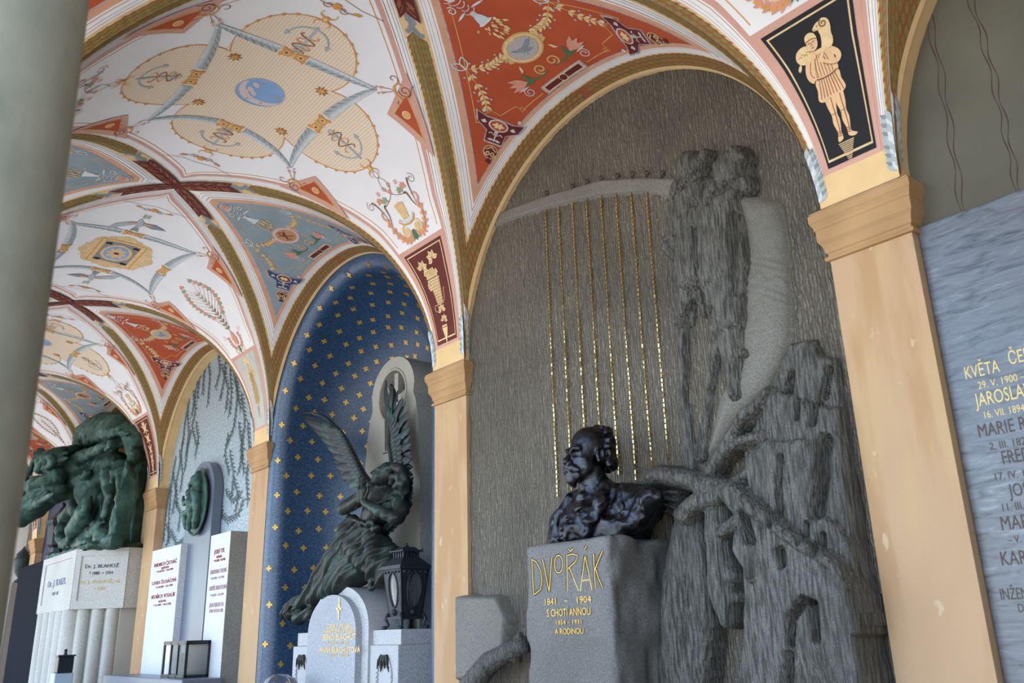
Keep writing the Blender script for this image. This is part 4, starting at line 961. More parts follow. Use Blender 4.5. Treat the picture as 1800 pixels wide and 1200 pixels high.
        for x in (-1, 1): P.stroke(f([(x * p[0], p[1]) for p in spiral((.018, .245), .018, .004, 0, 1.3)]), .006, M_GOLDL, 17); P.stroke(f([(0, .20), (x * .02, .215), (x * .034, .225)]), .006, M_GOLDL, 17)
        for a in (-.6, -.3, 0, .3, .6): P.leaf(f([(0, .275)])[0], f([(.04 * math.sin(a), .275 + .04 * math.cos(a))])[0], .009, dark, 16)
        P.obj('corner_shield', ceiling, .07)
for k in range(-1, 6):
    white_cell(k); bands(k)
    if k >= 0:
        common_white(k); (quatrefoil if k % 2 else rect_panel)(k)
        for sg in ((1, -1) if k else (1,)):
            (urn_spray if k % 2 or k == 0 else tree_spray)(k, sg)
            foot_panel(k, sg, (M_BLACK, M_MAROON, M_STONEG, M_MAROON)[k % 4], M_GOLDL if k % 4 != 2 else M_STONEG)
            (shepherd, basket, gold_figure, candelabra)[k % 4](k, sg)
for k in range(-1, 6):
    for side in (1, -1):
        if side < 0 and k < 0: continue
        colour_cell(k, side, M_RED if k % 2 == 0 else M_BLUE)
        if k >= 0: cell_art(k, side)
# acanthus leaves at the springing of every rib and the yellow ground above the capitals
def foot_leaves(k):
    F = chartA(k); P = Paint(F)
    for sg in (1,):
        v = np.linspace(VBOT - .03, VMAX - .02, 6); h = hw(v); P.quads(np.stack([-h, v], 1), np.stack([h, v], 1), M_YEL, 12)
    P.obj('yellow_ground', ceiling)
    P = Paint(F)
    for su in (1, -1):
        for v0, n in ((2.27, 7), (2.14, 6)):
            for i in range(n):
                v_ = v0 - i * .018; u_ = float(hw(v_)) * su
                P.leaf((u_ - su * .004, v_ + .02), (u_ - su * .045, v_ - .018), .02, M_GREYD if i % 2 else M_GREY, 14); P.leaf((u_ - su * .0, v_ + .02), (u_ - su * .018, v_ - .03), .018, M_GREY if i % 3 else M_GREYL, 15)
    P.obj('acanthus_leaf', ceiling)
    for kb, sg in ((k, -1), (k - 1, 1)):
        P = Paint(chartB(kb, 1))
        for s0, n in ((1.955, 7), (1.82, 6)):
            for i in range(n):
                s_ = (s0 - i * .02) * sg; w_ = min(.05, float(wg(s_)))
                P.leaf((s_ + .02 * sg, .001), (s_ - .022 * sg, w_ * .9), .022, M_GREYD if i % 2 else M_GREY, 14)
        P.obj('acanthus_leaf', ceiling)
for k in range(0, 6): foot_leaves(k)
# ================================================================ THE CARVED GRANITE TOMB (bay 0)
def granite(name, col, dark, stripes=0.0, spark=.5, rough=.62, sy=70, sz=13, mottle=0.25):
    m = bpy.data.materials.new(name); m.use_nodes = True; nt, b, lk = nodes(m); b.inputs['Roughness'].default_value = rough
    tc = nt.nodes.new('ShaderNodeTexCoord')
    def noise(scale, st, det=3, rg=.6):
        mp = nt.nodes.new('ShaderNodeMapping'); mp.inputs['Scale'].default_value = st; lk.new(tc.outputs['Object'], mp.inputs[0])
        n = nt.nodes.new('ShaderNodeTexNoise'); n.inputs['Scale'].default_value = scale; n.inputs['Detail'].default_value = det; n.inputs['Roughness'].default_value = rg; lk.new(mp.outputs[0], n.inputs['Vector']); return n.outputs['Fac']
    def ramp(f, a, c, p0, p1):
        r = nt.nodes.new('ShaderNodeValToRGB'); r.color_ramp.elements[0].position = p0; r.color_ramp.elements[1].position = p1
        r.color_ramp.elements[0].color = (*a, 1); r.color_ramp.elements[1].color = (*c, 1); lk.new(f, r.inputs[0]); return r.outputs[0]
    def mix(f, a, c, mode='MIX'):
        x = nt.nodes.new('ShaderNodeMix'); x.data_type = 'RGBA'; x.blend_type = mode
        if isinstance(f, float): x.inputs[0].default_value = f
        else: lk.new(f, x.inputs[0])
        for i, q in ((6, a), (7, c)):
            if isinstance(q, tuple): x.inputs[i].default_value = (*q, 1)
            else: lk.new(q, x.inputs[i])
        return x.outputs[2]
    st = None
    if stripes > 0 and sy == 0: st = noise(1.0, (90, 90, 10), 4, .6)
    elif stripes > 0:
        mp = nt.nodes.new('ShaderNodeMapping'); mp.inputs['Scale'].default_value = (1, 1, .32); lk.new(tc.outputs['Object'], mp.inputs[0])
        w = nt.nodes.new('ShaderNodeTexWave'); w.wave_type = 'BANDS'; w.bands_direction = 'Y'; w.inputs['Scale'].default_value = sy; w.inputs['Distortion'].default_value = sz
        w.inputs['Detail'].default_value = 2.5; w.inputs['Detail Scale'].default_value = 2.6; w.inputs['Detail Roughness'].default_value = .6; lk.new(mp.outputs[0], w.inputs['Vector'])
        mm = nt.nodes.new('ShaderNodeMath'); mm.operation = 'MULTIPLY_ADD'; lk.new(w.outputs['Fac'], mm.inputs[0]); mm.inputs[1].default_value = .62
        m2 = nt.nodes.new('ShaderNodeMath'); m2.operation = 'MULTIPLY'; lk.new(noise(1.0, (75, 75, 32), 2, .5), m2.inputs[0]); m2.inputs[1].default_value = .55; lk.new(m2.outputs[0], mm.inputs[2]); st = mm.outputs[0]
    c = ramp(noise(160, (1, 1, 1), 2), tuple(q * (1 - mottle) for q in col), tuple(min(1, q * (1 + mottle)) for q in col), .4, .6)
    c = mix(ramp(noise(1.6, (1, 1, 1), 4), (0, 0, 0), (.55, .55, .55), .4, .7), c, dark)
    if stripes > 0: c = mix(ramp(st, (stripes,) * 3, (0, 0, 0), .30 if sy else .40, .74 if sy else .60), c, dark)
    c = mix(ramp(noise(330, (1, 1, 1), 1), (0, 0, 0), (spark,) * 3, .70, .74), c, (.75, .76, .8))
    lk.new(c, b.inputs['Base Color'])
    bp = nt.nodes.new('ShaderNodeBump'); bp.inputs['Strength'].default_value = .9 if stripes > 0 else .25; bp.inputs['Distance'].default_value = .016 if stripes > 0 else .004
    lk.new(st if stripes > 0 else noise(150, (1, 1, 1), 2), bp.inputs['Height']); lk.new(bp.outputs[0], b.inputs['Normal'])
    return m
M_GRW = granite('granite_chiselled', (0.170, 0.146, 0.108), (0.048, 0.040, 0.027), .7, .25, sy=20, sz=7)
M_GRD = granite('granite_rough_hewn', (0.138, 0.129, 0.112), (0.030, 0.027, 0.019), 1.0, .3, sy=0, sz=0)
M_GRS = granite('granite_smooth', (0.145, 0.133, 0.109), (0.09, 0.082, 0.066), 0, .3)
M_GRP = granite('granite_plinth', (0.128, 0.124, 0.114), (0.048, 0.044, 0.035), 0, .6)
M_GILD = mat('gilding', (0.60, 0.40, 0.11), rough=.45, metal=.4)
M_TESS = mat('gold_tesserae', (0.90, 0.66, 0.25), rough=.2, metal=1.0, var=.2, vscale=40)
XG = 3.225; YC0 = yb(0)
tomb = tag(empty('carved_tomb', (XG, YC0, 0)), 'grey granite wall tomb carved with a harp, two rough figures and a hanging willow', 'tomb')
def local(o):
    if o is None: return o
    return _local(o)
def _local(o):
    """children were written in world coordinates: keep them in place"""
    o.matrix_parent_inverse = Matrix.Translation(o.parent.location).inverted() if o.parent else Matrix(); return o
ARCH0 = lambda Y, Z: np.where(Z > ZS, np.hypot(Y - YC0, Z - ZS) - AB, np.abs(Y - YC0) - AB)
def wall_h(Y, Z):
    h = .0035 * vnoise(Y * 45, Z * 9, 3) + .003 * vnoise(Y * 80, Z * 16, 5) + .004 * vnoise(Y * 3, Z * 3, 9)
    for y, z0, z1 in ((3.30, 3.9, 4.5), (2.72, 3.86, 4.6)): h -= .004 * np.exp(-((Y - y) / .006) ** 2) * ((Z > z0) & (Z < z1))
    for (a, b) in (((4.4, 3.10), (3.45, 3.03)), ((2.05, 3.60), (1.6, 3.45)), ((4.4, 2.35), (3.5, 2.33))):
        h -= .005 * np.exp(-(sd_cap(Y, Z, a, b, 0, 0) / .008) ** 2)
    return np.where(ARCH0(Y, Z) > .04, -1, h)
o = relief('chiselled_wall', XG, 1.70, 4.34, 0.9, 4.53, .009, wall_h, M_GRW, tomb); local(o)
local(G().box((XG - .005, 1.70, 0), (XG + .02, 4.34, .92)).obj('wall_foot', M_GRW, tomb))
# harp: beam, knobs, column with zigzag, strings
up = [(870, 376), (893, 367), (960, 343), (1053, 316), (1128, 311), (1190, 313)]; lo_ = [(1190, 349), (1133, 337), (1053, 343), (963, 364), (883, 391), (862, 402)]
beam = yz(up + lo_, 3.21)
def beam_h(Y, Z):
    d = sd_poly(Y, Z, beam); return np.where(d < .012, .022 * dome(d, .014) + .0015 * vnoise(Y * 60, Z * 60, 2), -.02)
local(relief('harp_beam', XG, 2.45, 4.15, 3.55, 4.25, .008, beam_h, M_GRS, tomb, keep=-.01))
for i, x in enumerate((958, 1003, 1028, 1053, 1082, 1108, 1133, 1160)):
    yy, zz = on_x(x, [346, 334, 327, 320, 316, 313, 312, 312][i], 3.21)
    k_ = local(G().lathe([(0.001, .03), (.012, .028), (.021, .018), (.025, 0), (.025, -.01)], n=14).obj('tuning_knob', M_GRW, tomb, True)); k_.rotation_euler = (0, -PI / 2, 0); k_.location = (XG, yy, zz + .02)
colp = yz([(1262, 352), (1288, 339), (1316, 340), (1364, 354), (1380, 400), (1386, 464), (1388, 520), (1386, 592), (1372, 640), (1345, 690), (1290, 742), (1262, 790), (1240, 800), (1262, 700), (1298, 630), (1300, 516), (1304, 400), (1296, 372)], 3.20)
zig = [yz(q, 3.20) for q in ([(1302, 457), (1345, 460), (1387, 470)], [(1302, 469), (1345, 472), (1387, 482)], [(1302, 507), (1345, 511), (1387, 524)], [(1302, 518), (1345, 522), (1387, 538)],
       [(1303, 500), (1313, 480), (1325, 497), (1343, 482), (1356, 500), (1374, 490), (1386, 505)])]
def col_h(Y, Z):
    d = sd_poly(Y, Z, colp); h = .055 * dome(d, .10, .6) + .0015 * vnoise(Y * 50, Z * 50, 4)
    for q in zig: h += .006 * np.exp(-(sd_chain(Y, Z, q, [0] * len(q)) / .007) ** 2) * (d < -.01)
    return np.where(d < .012, h, -.03)
local(relief('harp_column', XG, 1.85, 2.75, 1.95, 3.85, .008, col_h, M_GRS, tomb, keep=-.02))
tops = [(3.51, 3.985), (3.395, 3.96), (3.275, 3.935), (3.16, 3.91), (3.045, 3.875), (2.93, 3.84), (2.82, 3.80), (2.712, 3.755)]; ends = [2.25, 2.28, 2.40, 2.40, 2.32, 2.26, 2.27, 2.30]
for (y, z1), z0 in zip(tops, ends):
    g = G(); z = z1
    while z > z0:
        l = .015 + .006 * rnd.random(); dx = .003 * rnd.random(); x0 = XG - .011 - dx; t = .0012 * (rnd.random() - .5)
        g.add([(x0 - t, y - .0036, z - l), (x0 + t, y + .0036, z - l), (x0 + t * 2, y + .0036, z), (x0 - t * 2, y - .0036, z), (XG, y - .005, z - l), (XG, y + .005, z - l), (XG, y + .005, z), (XG, y - .005, z)], [(0, 1, 2, 3), (0, 4, 5, 1), (1, 5, 6, 2), (2, 6, 7, 3), (3, 7, 4, 0)])
        z -= l + .008
    local(g.obj('harp_string', M_TESS, tomb))
# the two rough-hewn figures standing at the harp
def fig_parts(X):
    P = lambda *q: yz(q, X); return [
    (P((1210, 290), (1213, 300)), [.085, .09], .11), (P((1240, 272), (1237, 280)), [.035, .04], .10),                                          # left head
    (P((1284, 292), (1286, 306)), [.09, .095], .12), (P((1308, 322), (1312, 330)), [.045, .04], .09), (P((1296, 268), (1306, 282)), [.04, .04], .10),   # right head with hair
    (P((1200, 335), (1205, 420)), [.11, .12], .10), (P((1205, 330), (1275, 345)), [.08, .09], .11), (P((1262, 350), (1270, 470)), [.13, .17], .13),   # chests
    (P((1215, 400), (1213, 480)), [.13, .12], .11), (P((1275, 460), (1278, 560)), [.15, .12], .12), (P((1205, 480), (1195, 560)), [.08, .06], .08),
    (P((1168, 355), (1176, 395)), [.035, .05], .05), (P((1167, 430), (1180, 440)), [.045, .05], .05), (P((1225, 400), (1170, 420)), [.05, .035], .08),   # sleeves and lyre arm
    (P((1278, 560), (1292, 690)), [.10, .05], .09), (P((1292, 620), (1308, 622)), [.05, .03], .08), (P((1290, 660), (1286, 682)), [.05, .035], .08),     # hanging cloak
    (P((1196, 560), (1192, 700)), [.05, .03], .045), (P((1192, 690), (1205, 830)), [.03, .035], .035), (P((1255, 570), (1235, 680)), [.05, .03], .05), (P((1235, 670), (1222, 800)), [.03, .03], .04),
    (P((1225, 520), (1232, 545)), [.04, .03], .06)]
FP = fig_parts(3.17)
grooves = [yz(q, 3.18) for q in ([(1196, 420), (1188, 470), (1184, 600)], [(1232, 408), (1234, 450), (1240, 478), (1234, 520), (1228, 545)], [(1218, 535), (1206, 560), (1204, 700)], [(1190, 350), (1215, 330), (1225, 320)], [(1288, 333), (1270, 350), (1262, 362)], [(1240, 300), (1246, 325), (1248, 350)], [(1262, 545), (1240, 600), (1230, 700), (1224, 800)], [(1300, 380), (1304, 440), (1302, 520)])]
def fig_h(Y, Z):
    h = np.full(Y.shape, -.03)
    for p, r, H in FP:
        d = sd_chain(Y, Z, p, r); h = np.maximum(h, np.where(d < .008, H * dome(d, max(r) * .75, .55), -.03))
    st = .010 * vnoise(Y * 34, Z * 5, 11) + .007 * vnoise(Y * 60, Z * 14, 12) + .008 * vnoise(Y * 9, Z * 6, 13)
    for q in grooves: h = np.where(h > 0, h - .035 * np.exp(-(sd_chain(Y, Z, q, [0] * len(q)) / .014) ** 2), h)
    return np.where(h > .004, h + st, h)
local(relief('figure_group', XG, 2.0, 2.85, 2.2, 4.0, .0075, fig_h, M_GRD, tomb, keep=-.02))
# the willow: hanging drapes, branches and roots
XM = 3.02
layers = [
 ([(1382, 597), (1420, 592), (1432, 622), (1473, 627), (1560, 640), (1620, 1230), (1330, 1230), (1300, 1000), (1320, 880), (1300, 840), (1312, 760), (1345, 677)], .075, .04),
 ([(1335, 700), (1362, 680), (1400, 693), (1472, 716), (1560, 740), (1620, 1230), (1330, 1230), (1318, 1080), (1300, 900), (1308, 820), (1328, 760)], .11, .04),
 ([(1300, 790), (1340, 768), (1420, 768), (1440, 830), (1438, 900), (1470, 915), (1500, 960), (1560, 1050), (1620, 1230), (1330, 1230), (1310, 1050), (1306, 880)], .145, .035),
 ([(1268, 862), (1296, 856), (1340, 905), (1400, 955), (1450, 985), (1482, 1030), (1502, 1110), (1530, 1230), (1282, 1230), (1300, 1100), (1293, 1000), (1274, 968), (1276, 930), (1300, 910), (1290, 885)], .20, .04)]
LP = [(yz(q, XG - H), H, w) for q, H, w in layers]
branches = [([(1120, 846), (1153, 833), (1200, 842), (1276, 866)], [.03, .04, .042, .045], .19), ([(1276, 866), (1300, 900), (1312, 960), (1318, 1010)], [.04, .028, .03, .035], .225), ([(1280, 862), (1335, 905), (1400, 955), (1462, 992), (1490, 1050), (1502, 1110)], [.04, .026, .024, .022, .02, .015], .222),
 ([(1250, 862), (1238, 837), (1262, 792), (1300, 735), (1345, 690)], [.035, .026, .026, .026, .026], .13), ([(1262, 792), (1300, 775), (1335, 765)], [.028, .022, .028], .13), ([(1272, 852), (1310, 835), (1330, 805)], [.022, .02, .015], .12),
 ([(1250, 872), (1215, 885), (1194, 905)], [.04, .042, .045], .2), ([(1190, 905), (1184, 980), (1176, 1080), (1170, 1240)], [.05, .085, .10, .12], .2), ([(1210, 925), (1222, 1000), (1224, 1100), (1218, 1220)], [.05, .06, .06, .04], .15),
 ([(1250, 900), (1252, 960), (1258, 1040), (1268, 1090)], [.05, .055, .06, .035], .18), ([(1290, 918), (1262, 936)], [.028, .025], .19), ([(1282, 1012), (1256, 1020)], [.03, .035], .16), ([(1285, 1050), (1265, 1058)], [.03, .03], .14), ([(1200, 1040), (1212, 1080), (1236, 1130)], [.03, .035, .03], .13)]
BP = [(yz(q, XG - H * .9), r, H) for q, r, H in branches]
rays = [yz([(1140, 860 + 8 * i), (1165 + 3 * i, 852 + 12 * i), (1185, 850 + 14 * i)], 3.12) for i in range(5)]
holes = [(yz(q, 3.06), r) for q, r, x in (([(1378, 968), (1380, 990)], .022, 2.9), ([(1420, 1058), (1400, 1085), (1398, 1130)], .02, 2.9), ([(1420, 1056), (1440, 1062), (1444, 1120)], .02, 2.9), ([(1434, 770), (1432, 850), (1426, 900)], .028, 3.0), ([(1416, 704), (1414, 740)], .016, 3.0), ([(1385, 700), (1386, 730)], .014, 3.0), ([(1366, 650), (1362, 680)], .02, 3.05), ([(1430, 640), (1424, 690)], .016, 3.08), ([(1440, 940), (1441, 975)], .016, 2.95), ([(1412, 920), (1414, 955)], .012, 2.95), ([(1364, 800), (1366, 930)], .012, 2.97), ([(1236, 960), (1234, 1010)], .02, 3.0), ([(1396, 1150), (1392, 1200)], .02, 2.9), ([(1316, 905), (1330, 950)], .02, 2.95))]
def willow_h(Y, Z):
    h = np.full(Y.shape, -.05)
    for p, H, w in LP:
        d = np.maximum(sd_poly(Y, Z, p) + .010 * vnoise(Y * 14, Z * 9, 21), 1.765 - Y + .006 * vnoise(Z * 9, Y * 0, 26)); h = np.maximum(h, np.where(d < .006, (H - .025) * dome(d, w * .6, .4) + .025 * dome(d, .25), -.05))
    for p, r, H in BP:
        d = sd_chain(Y, Z, p, r) + .004 * vnoise(Y * 20, Z * 14, 22); h = np.maximum(h, np.where(d < .006, H - max(r) + max(r) * dome(d, max(r) * 1.05, .5), -.05))
    for p in rays:
        d = sd_chain(Y, Z, p, [.012, .016, .02]); h = np.maximum(h, np.where(d < .006, .10 * dome(d, .02), -.05))
    for p, r in holes: h = np.where(h > 0, np.maximum(h - .075 * np.exp(-(np.maximum(sd_chain(Y, Z, p, [r * .3] * len(p)), 0) / (r * .5)) ** 2), .0), h)
    st = .007 * vnoise(Y * 30, Z * 4, 23) + .005 * vnoise(Y * 60, Z * 9, 24) + .014 * vnoise(Y * 9, Z * 2.5, 25)
    return np.where(h > .01, h + st, h)
local(relief('willow_drapery', XG, 1.60, 3.02, 1.0, 2.85, .0075, willow_h, M_GRD, tomb, keep=-.02))
local(G().bevbox((3.0, 1.77, 0), (XG, 2.74, 1.12), .03).obj('willow_base', M_GRD, tomb))
# smooth block and root low at the left
blk = yz([(812, 1046), (873, 1047), (890, 1085), (885, 1140), (838, 1192), (790, 1200), (780, 1046)], 3.15)
def blk_h(Y, Z):
    d = sd_poly(Y, Z, blk); return np.where(d < .01, .085 * dome(d, .02, .4) + .001 * vnoise(Y * 60, Z * 60, 31), -.03)
local(relief('smooth_block', XG, 3.75, 4.36, 1.1, 1.85, .012, blk_h, M_GRS, tomb, keep=-.02))
g = G(); rp = [(3.08, *on_x(x, y, 3.08)) for x, y in ((800, 1240), (835, 1196), (862, 1163), (892, 1146), (925, 1132))]; g.tube(rp, [.06, .065, .06, .05, .045], 12); g.tube([(3.1, *on_x(x, y, 3.1)) for x, y in ((905, 1160), (912, 1122), (916, 1112))], [.04, .03, .012], 10)
ro = local(g.obj('carved_root', M_GRD, tomb, True))
# plinth of the bust: dressed face, rough flanks
PX, PY0, PY1, PZ = 2.78, 2.72, 3.30, 1.95
def plinth():
    S = SDF((PX - .06, PY0 - .12, .96), (XG + .02, PY1 + .10, PZ + .05), .013)
    S.box(((PX + XG) / 2 + .02, (PY0 + PY1) / 2, .9), ((XG - PX) / 2 + .02, (PY1 - PY0) / 2, PZ - .9), .012)
    S.field(lambda X, Y, Z: np.clip((X - PX - .02) * 30, 0, 1) * ((Y < PY0 + .05) | (Y > PY1 - .05)) * (.022 * vnoise(X * 7, Z * 5, 41) + .012 * vnoise(X * 18, Z * 14, 42)) + .004 * vnoise(Y * 8, Z * 8, 43) + np.where(np.abs(Y - PY0) + (X - PX) < .04, .012 * vnoise(Z * 16, X * 9, 44) + .006, 0) + np.where(np.abs(Y - PY1) + (X - PX) < .04, .012 * vnoise(Z * 13, X * 9, 45) + .008, 0))
    return S.obj('plinth', M_GRP, tomb, 1)
pl = local(plinth())
local(G().bevbox((PX - .08, PY0 - .1, 0), (XG, PY1 + .1, 1.0), .03).obj('plinth_foot', M_GRP, tomb))
# carved and gilded name: thin strokes drawn by hand
def strokes(name, lines, X, w, m, parent, th=.006):
    g = G()
    for q in lines:
        p = np.array(yz([(820 + a / 2.5, 720 + b / 2.5) for a, b in q], X)); d = np.gradient(p, axis=0); n = np.stack([-d[:, 1], d[:, 0]], 1); n /= np.linalg.norm(n, axis=1, keepdims=True) + 1e-9
        for i in range(len(p) - 1):
            a0, a1, b0, b1 = p[i] + n[i] * w, p[i] - n[i] * w, p[i + 1] + n[i + 1] * w, p[i + 1] - n[i + 1] * w
            v = [(X, *a0), (X, *a1), (X, *b1), (X, *b0)] + [(X + th, *q_) for q_ in (a0, a1, b1, b0)]
            g.add(v, [(0, 1, 2, 3), (0, 4, 5, 1), (1, 5, 6, 2), (2, 6, 7, 3), (3, 7, 4, 0)])
    return g.obj(name, m, parent)
ell = lambda c, rx, ry, n=18: [(c[0] + rx * math.cos(a), c[1] + ry * math.sin(a)) for a in np.linspace(0, 2 * PI, n)]
NAME = [[(287, 660), (290, 740), (295, 812)], [(287, 657), (305, 668), (325, 705), (331, 750), (324, 790), (298, 812)], [(333, 655), (348, 730), (363, 800)], [(363, 800), (368, 730), (374, 650)], ell((404, 678), 18, 39),
 [(440, 640), (442, 720), (443, 797)], [(440, 640), (468, 634), (488, 640), (478, 668), (446, 698)], [(452, 694), (472, 745), (492, 795)], [(446, 610), (456, 622), (470, 609)],
 [(500, 797), (511, 715), (520, 640)], [(520, 640), (536, 715), (551, 790)], [(506, 752), (524, 748), (543, 746)], [(526, 598), (519, 614)], [(557, 632), (562, 710), (566, 786)], [(598, 618), (580, 660), (563, 704)], [(567, 700), (580, 740), (597, 780)]]
local(strokes('carved_name', NAME, PX - .004, .0021, M_GILD, pl))
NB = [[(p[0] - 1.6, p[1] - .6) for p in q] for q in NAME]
M_GROOVE = mat('painted_groove_shadow', (0.035, 0.03, 0.025), rough=.9)  # dark colour stands in for the shadow inside the cut letters
local(strokes('groove_shade', NB, PX - .002, .0058, M_GROOVE, pl, .002))
def ptext(s, px, py, size, w):
    y, z = on_x(px, py, PX); o = text(s, size, (PX - .004, y, z), M_GILD, pl, width=w, bold=0); return local(o)
ptext('1841', 969.0, 1062.5, .040, .074); ptext('–', 996.5, 1060, .040, .022); ptext('1904', 1027.0, 1059, .040, .090)
ptext('S CHOTÍ ANNOU', 1000.5, 1082, .046, .285)
ptext('1854 – 1931', 1001, 1096.5, .026, .165); ptext('A RODINOU', 1002, 1114, .036, .185)
# ================================================================ BRONZE BUST
def bronze(name, dark, light, rough=.42, metal=.55, sc=6, lo=.42, hi=.66, bump=.25):
    m = mat(name, dark, rough=rough, metal=metal, vscale=sc, col2=dark, bump=bump, bscale=22 if bump > .5 else 45, detail=6)
    for n in m.node_tree.nodes:
        if n.type == 'VALTORGB': n.color_ramp.elements[0].position = lo; n.color_ramp.elements[1].position = hi; n.color_ramp.elements[1].color = (*light, 1)
    return m
M_BUST = bronze('dark_bronze', (0.042, 0.044, 0.050), (0.066, 0.070, 0.078), .38, 1.0)
BO = (2.985, 2.985, PZ)
bust = tag(empty('bronze_bust', BO), 'dark bronze bust of a bald bearded man in an open coat, on the granite plinth', 'bust')
def make_bust():
    S = SDF((-.30, -.50, -.02), (.25, .36, .60), .0054)
    W = lambda a, b, z: (-b, -a, z)                 # a = his left, b = forward
    yaw = math.radians(-14); cy, sy = math.cos(yaw), math.sin(yaw)
    def H(a, b, z):                                  # head turned a little to his right
        return W(a * cy + b * sy, -a * sy + b * cy + .03, z)
    def he(a, b, z, ra, rb, rz, k=.02, sub=False): S.ell(H(a, b, z), (rb, ra, rz), k, (0, 0, yaw), sub)
    # chest, shoulders, coat
    S.ell(W(-.01, -.02, .06), (.145, .25, .20), .03); S.ell(W(0, .06, .05), (.11, .17, .14), .04); S.box(W(.0, -.01, .015), (.13, .24, .06), .03, .04)
    S.chain([W(0, -.03, .205), W(.17, -.04, .165), W(.28, -.03, .13)], [.08, .080, .082], .05); S.chain([W(0, -.03, .205), W(-.15, -.04, .165), W(-.245, -.02, .10)], [.08, .08, .075], .05)
    S.chain([W(.27, -.03, .14), W(.335, .00, .155), W(.395, .01, .160)], [.088, .058, .020], .03); S.chain([W(.25, .03, .06), W(.32, .03, .12)], [.055, .042], .03)
    S.chain([W(-.24, .0, .10), W(-.27, .02, .01)], [.06, .05], .04)
    # neck
    S.cap(W(0, -.01, .19), H(0, .0, .33), .082, .068, .03)
    # head
    he(0, -.012, .455, .084, .103, .098); he(0, -.045, .43, .078, .085, .085); he(0, .042, .385, .066, .066, .092, .02); he(0, .05, .335, .060, .056, .05)
    S.cap(H(-.042, .088, .432), H(.042, .088, .432), .016, .016, .010); S.chain([H(-.054, .082, .430), H(-.034, .104, .434), H(-.010, .108, .422)], [.008, .010, .009], .004); S.chain([H(.054, .082, .430), H(.034, .104, .434), H(.010, .108, .422)], [.008, .010, .009], .004)
    for s in (1, -1):
        he(s * .034, .112, .406, .023, .034, .0155, .004, True); he(s * .034, .074, .405, .0165, .0165, .0145, .001); S.cap(H(s * .018, .092, .412), H(s * .050, .080, .409), .0045, .004, .002); S.cap(H(s * .020, .091, .397), H(s * .048, .080, .397), .0042, .004, .002)
        he(s * .050, .060, .378, .022, .022, .016, .010); he(s * .054, .045, .345, .018, .028, .03, .012)
        S.cap(H(s * .009, .124, .366), H(s * .018, .112, .364), .010, .008, .006)
        S.chain([H(s * .004, .122, .348), H(s * .030, .116, .340), H(s * .056, .100, .326), H(s * .066, .088, .318)], [.014, .016, .012, .005], .006)
        S.chain([H(s * .005, .126, .344), H(s * .028, .122, .332), H(s * .048, .110, .318)], [.008, .010, .005], .004)
        he(s * .084, -.012, .400, .016, .027, .040, .004); he(s * .101, -.006, .402, .012, .015, .024, .003, True); S.chain([H(s * .09, -.03, .425), H(s * .096, -.01, .438), H(s * .094, .010, .425)], [.007] * 3, .004); he(s * .09, .002, .370, .010, .010, .012, .006)
    S.cap(H(0, .098, .420), H(0, .136, .374), .0095, .0145, .006); S.ell(H(0, .136, .368), (.013, .013, .011), .006)
    S.cap(H(-.025, .112, .326), H(.025, .112, .326), .008, .008, .004); he(0, .113, .333, .022, .012, .004, .002, True)
    he(0, .080, .306, .044, .038, .030, .008); S.chain([H(0, .108, .312), H(0, .104, .285), H(0, .092, .262)], [.028, .026, .012], .008)
    r = random.Random(5)
    for i in range(26):
        a = (r.random() - .5) * .085; S.cap(H(a, .108 - abs(a) * .5, .312), H(a * .8 + (r.random() - .5) * .02, .104 - abs(a) * .4, .272 + abs(a) * .5), .007, .003, .004)
    for i in range(150):                              # wavy hair round the back of the head
        th = (r.random() - .5) * 2.7; z = .345 + .195 * r.random()
        if abs(th) > 1.35 and z > .47: continue
        q = .082 + .012 * r.random(); a = q * math.sin(th); b = -.03 - .088 * math.cos(th) * (1 if z < .5 else .8); S.ell(H(a, b, z), (.013 + .008 * r.random(), .013 + .006 * r.random(), .012), .013)
    for a, b, z in ((.02, -.07, .545), (-.02, -.085, .535), (.03, -.10, .52), (.0, -.05, .552)): S.ell(H(a, b, z), (.022, .02, .016), .006)
    # collar, cravat, lapels, waistcoat
    S.chain([W(.055, .045, .235), W(.0, .075, .215), W(-.055, .045, .235)], [.016] * 3, .01)
    S.ell(W(0, .09, .205), (.022, .03, .02), .01)
    S.chain([W(.07, .0, .265), W(.115, .06, .235), W(.13, .115, .16), W(.105, .155, .075), W(.09, .165, .02)], [.03, .034, .032, .026, .018], .012)
    S.chain([W(.115, .065, .225), W(.15, .105, .16), W(.125, .145, .09)], [.022, .03, .02], .008); S.chain([W(.10, .15, .10), W(.10, .165, .075), W(.095, .165, .055)], [.02, .024, .015], .006)
    S.chain([W(-.07, .01, .255), W(-.12, .06, .21), W(-.165, .10, .13), W(-.18, .11, .04), W(-.175, .11, .0)], [.022, .024, .024, .02, .018], .012)
    S.chain([W(-.02, .165, .16), W(-.035, .172, .10), W(-.04, .172, .02)], [.008, .010, .008], .006)
    for a0, z0, a1, z1 in ((-.03, .10, .04, .085), (-.03, .075, .05, .05), (-.03, .05, .05, .022), (-.04, .07, -.11, .05), (-.04, .045, -.12, .02), (.0, .13, .07, .15), (-.02, .14, -.08, .11)):
        S.cap(W(a0, .168, z0), W(a1, .155, z1), .012, .006, .010)
    S.chain([W(.30, .03, .17), W(.22, .075, .10), W(.17, .10, .02)], [.012, .014, .012], .02); S.chain([W(.38, .04, .18), W(.30, .07, .09)], [.010, .012], .02); S.chain([W(.2, .02, .235), W(.25, .05, .14), W(.24, .075, .05)], [.012, .013, .01], .02)
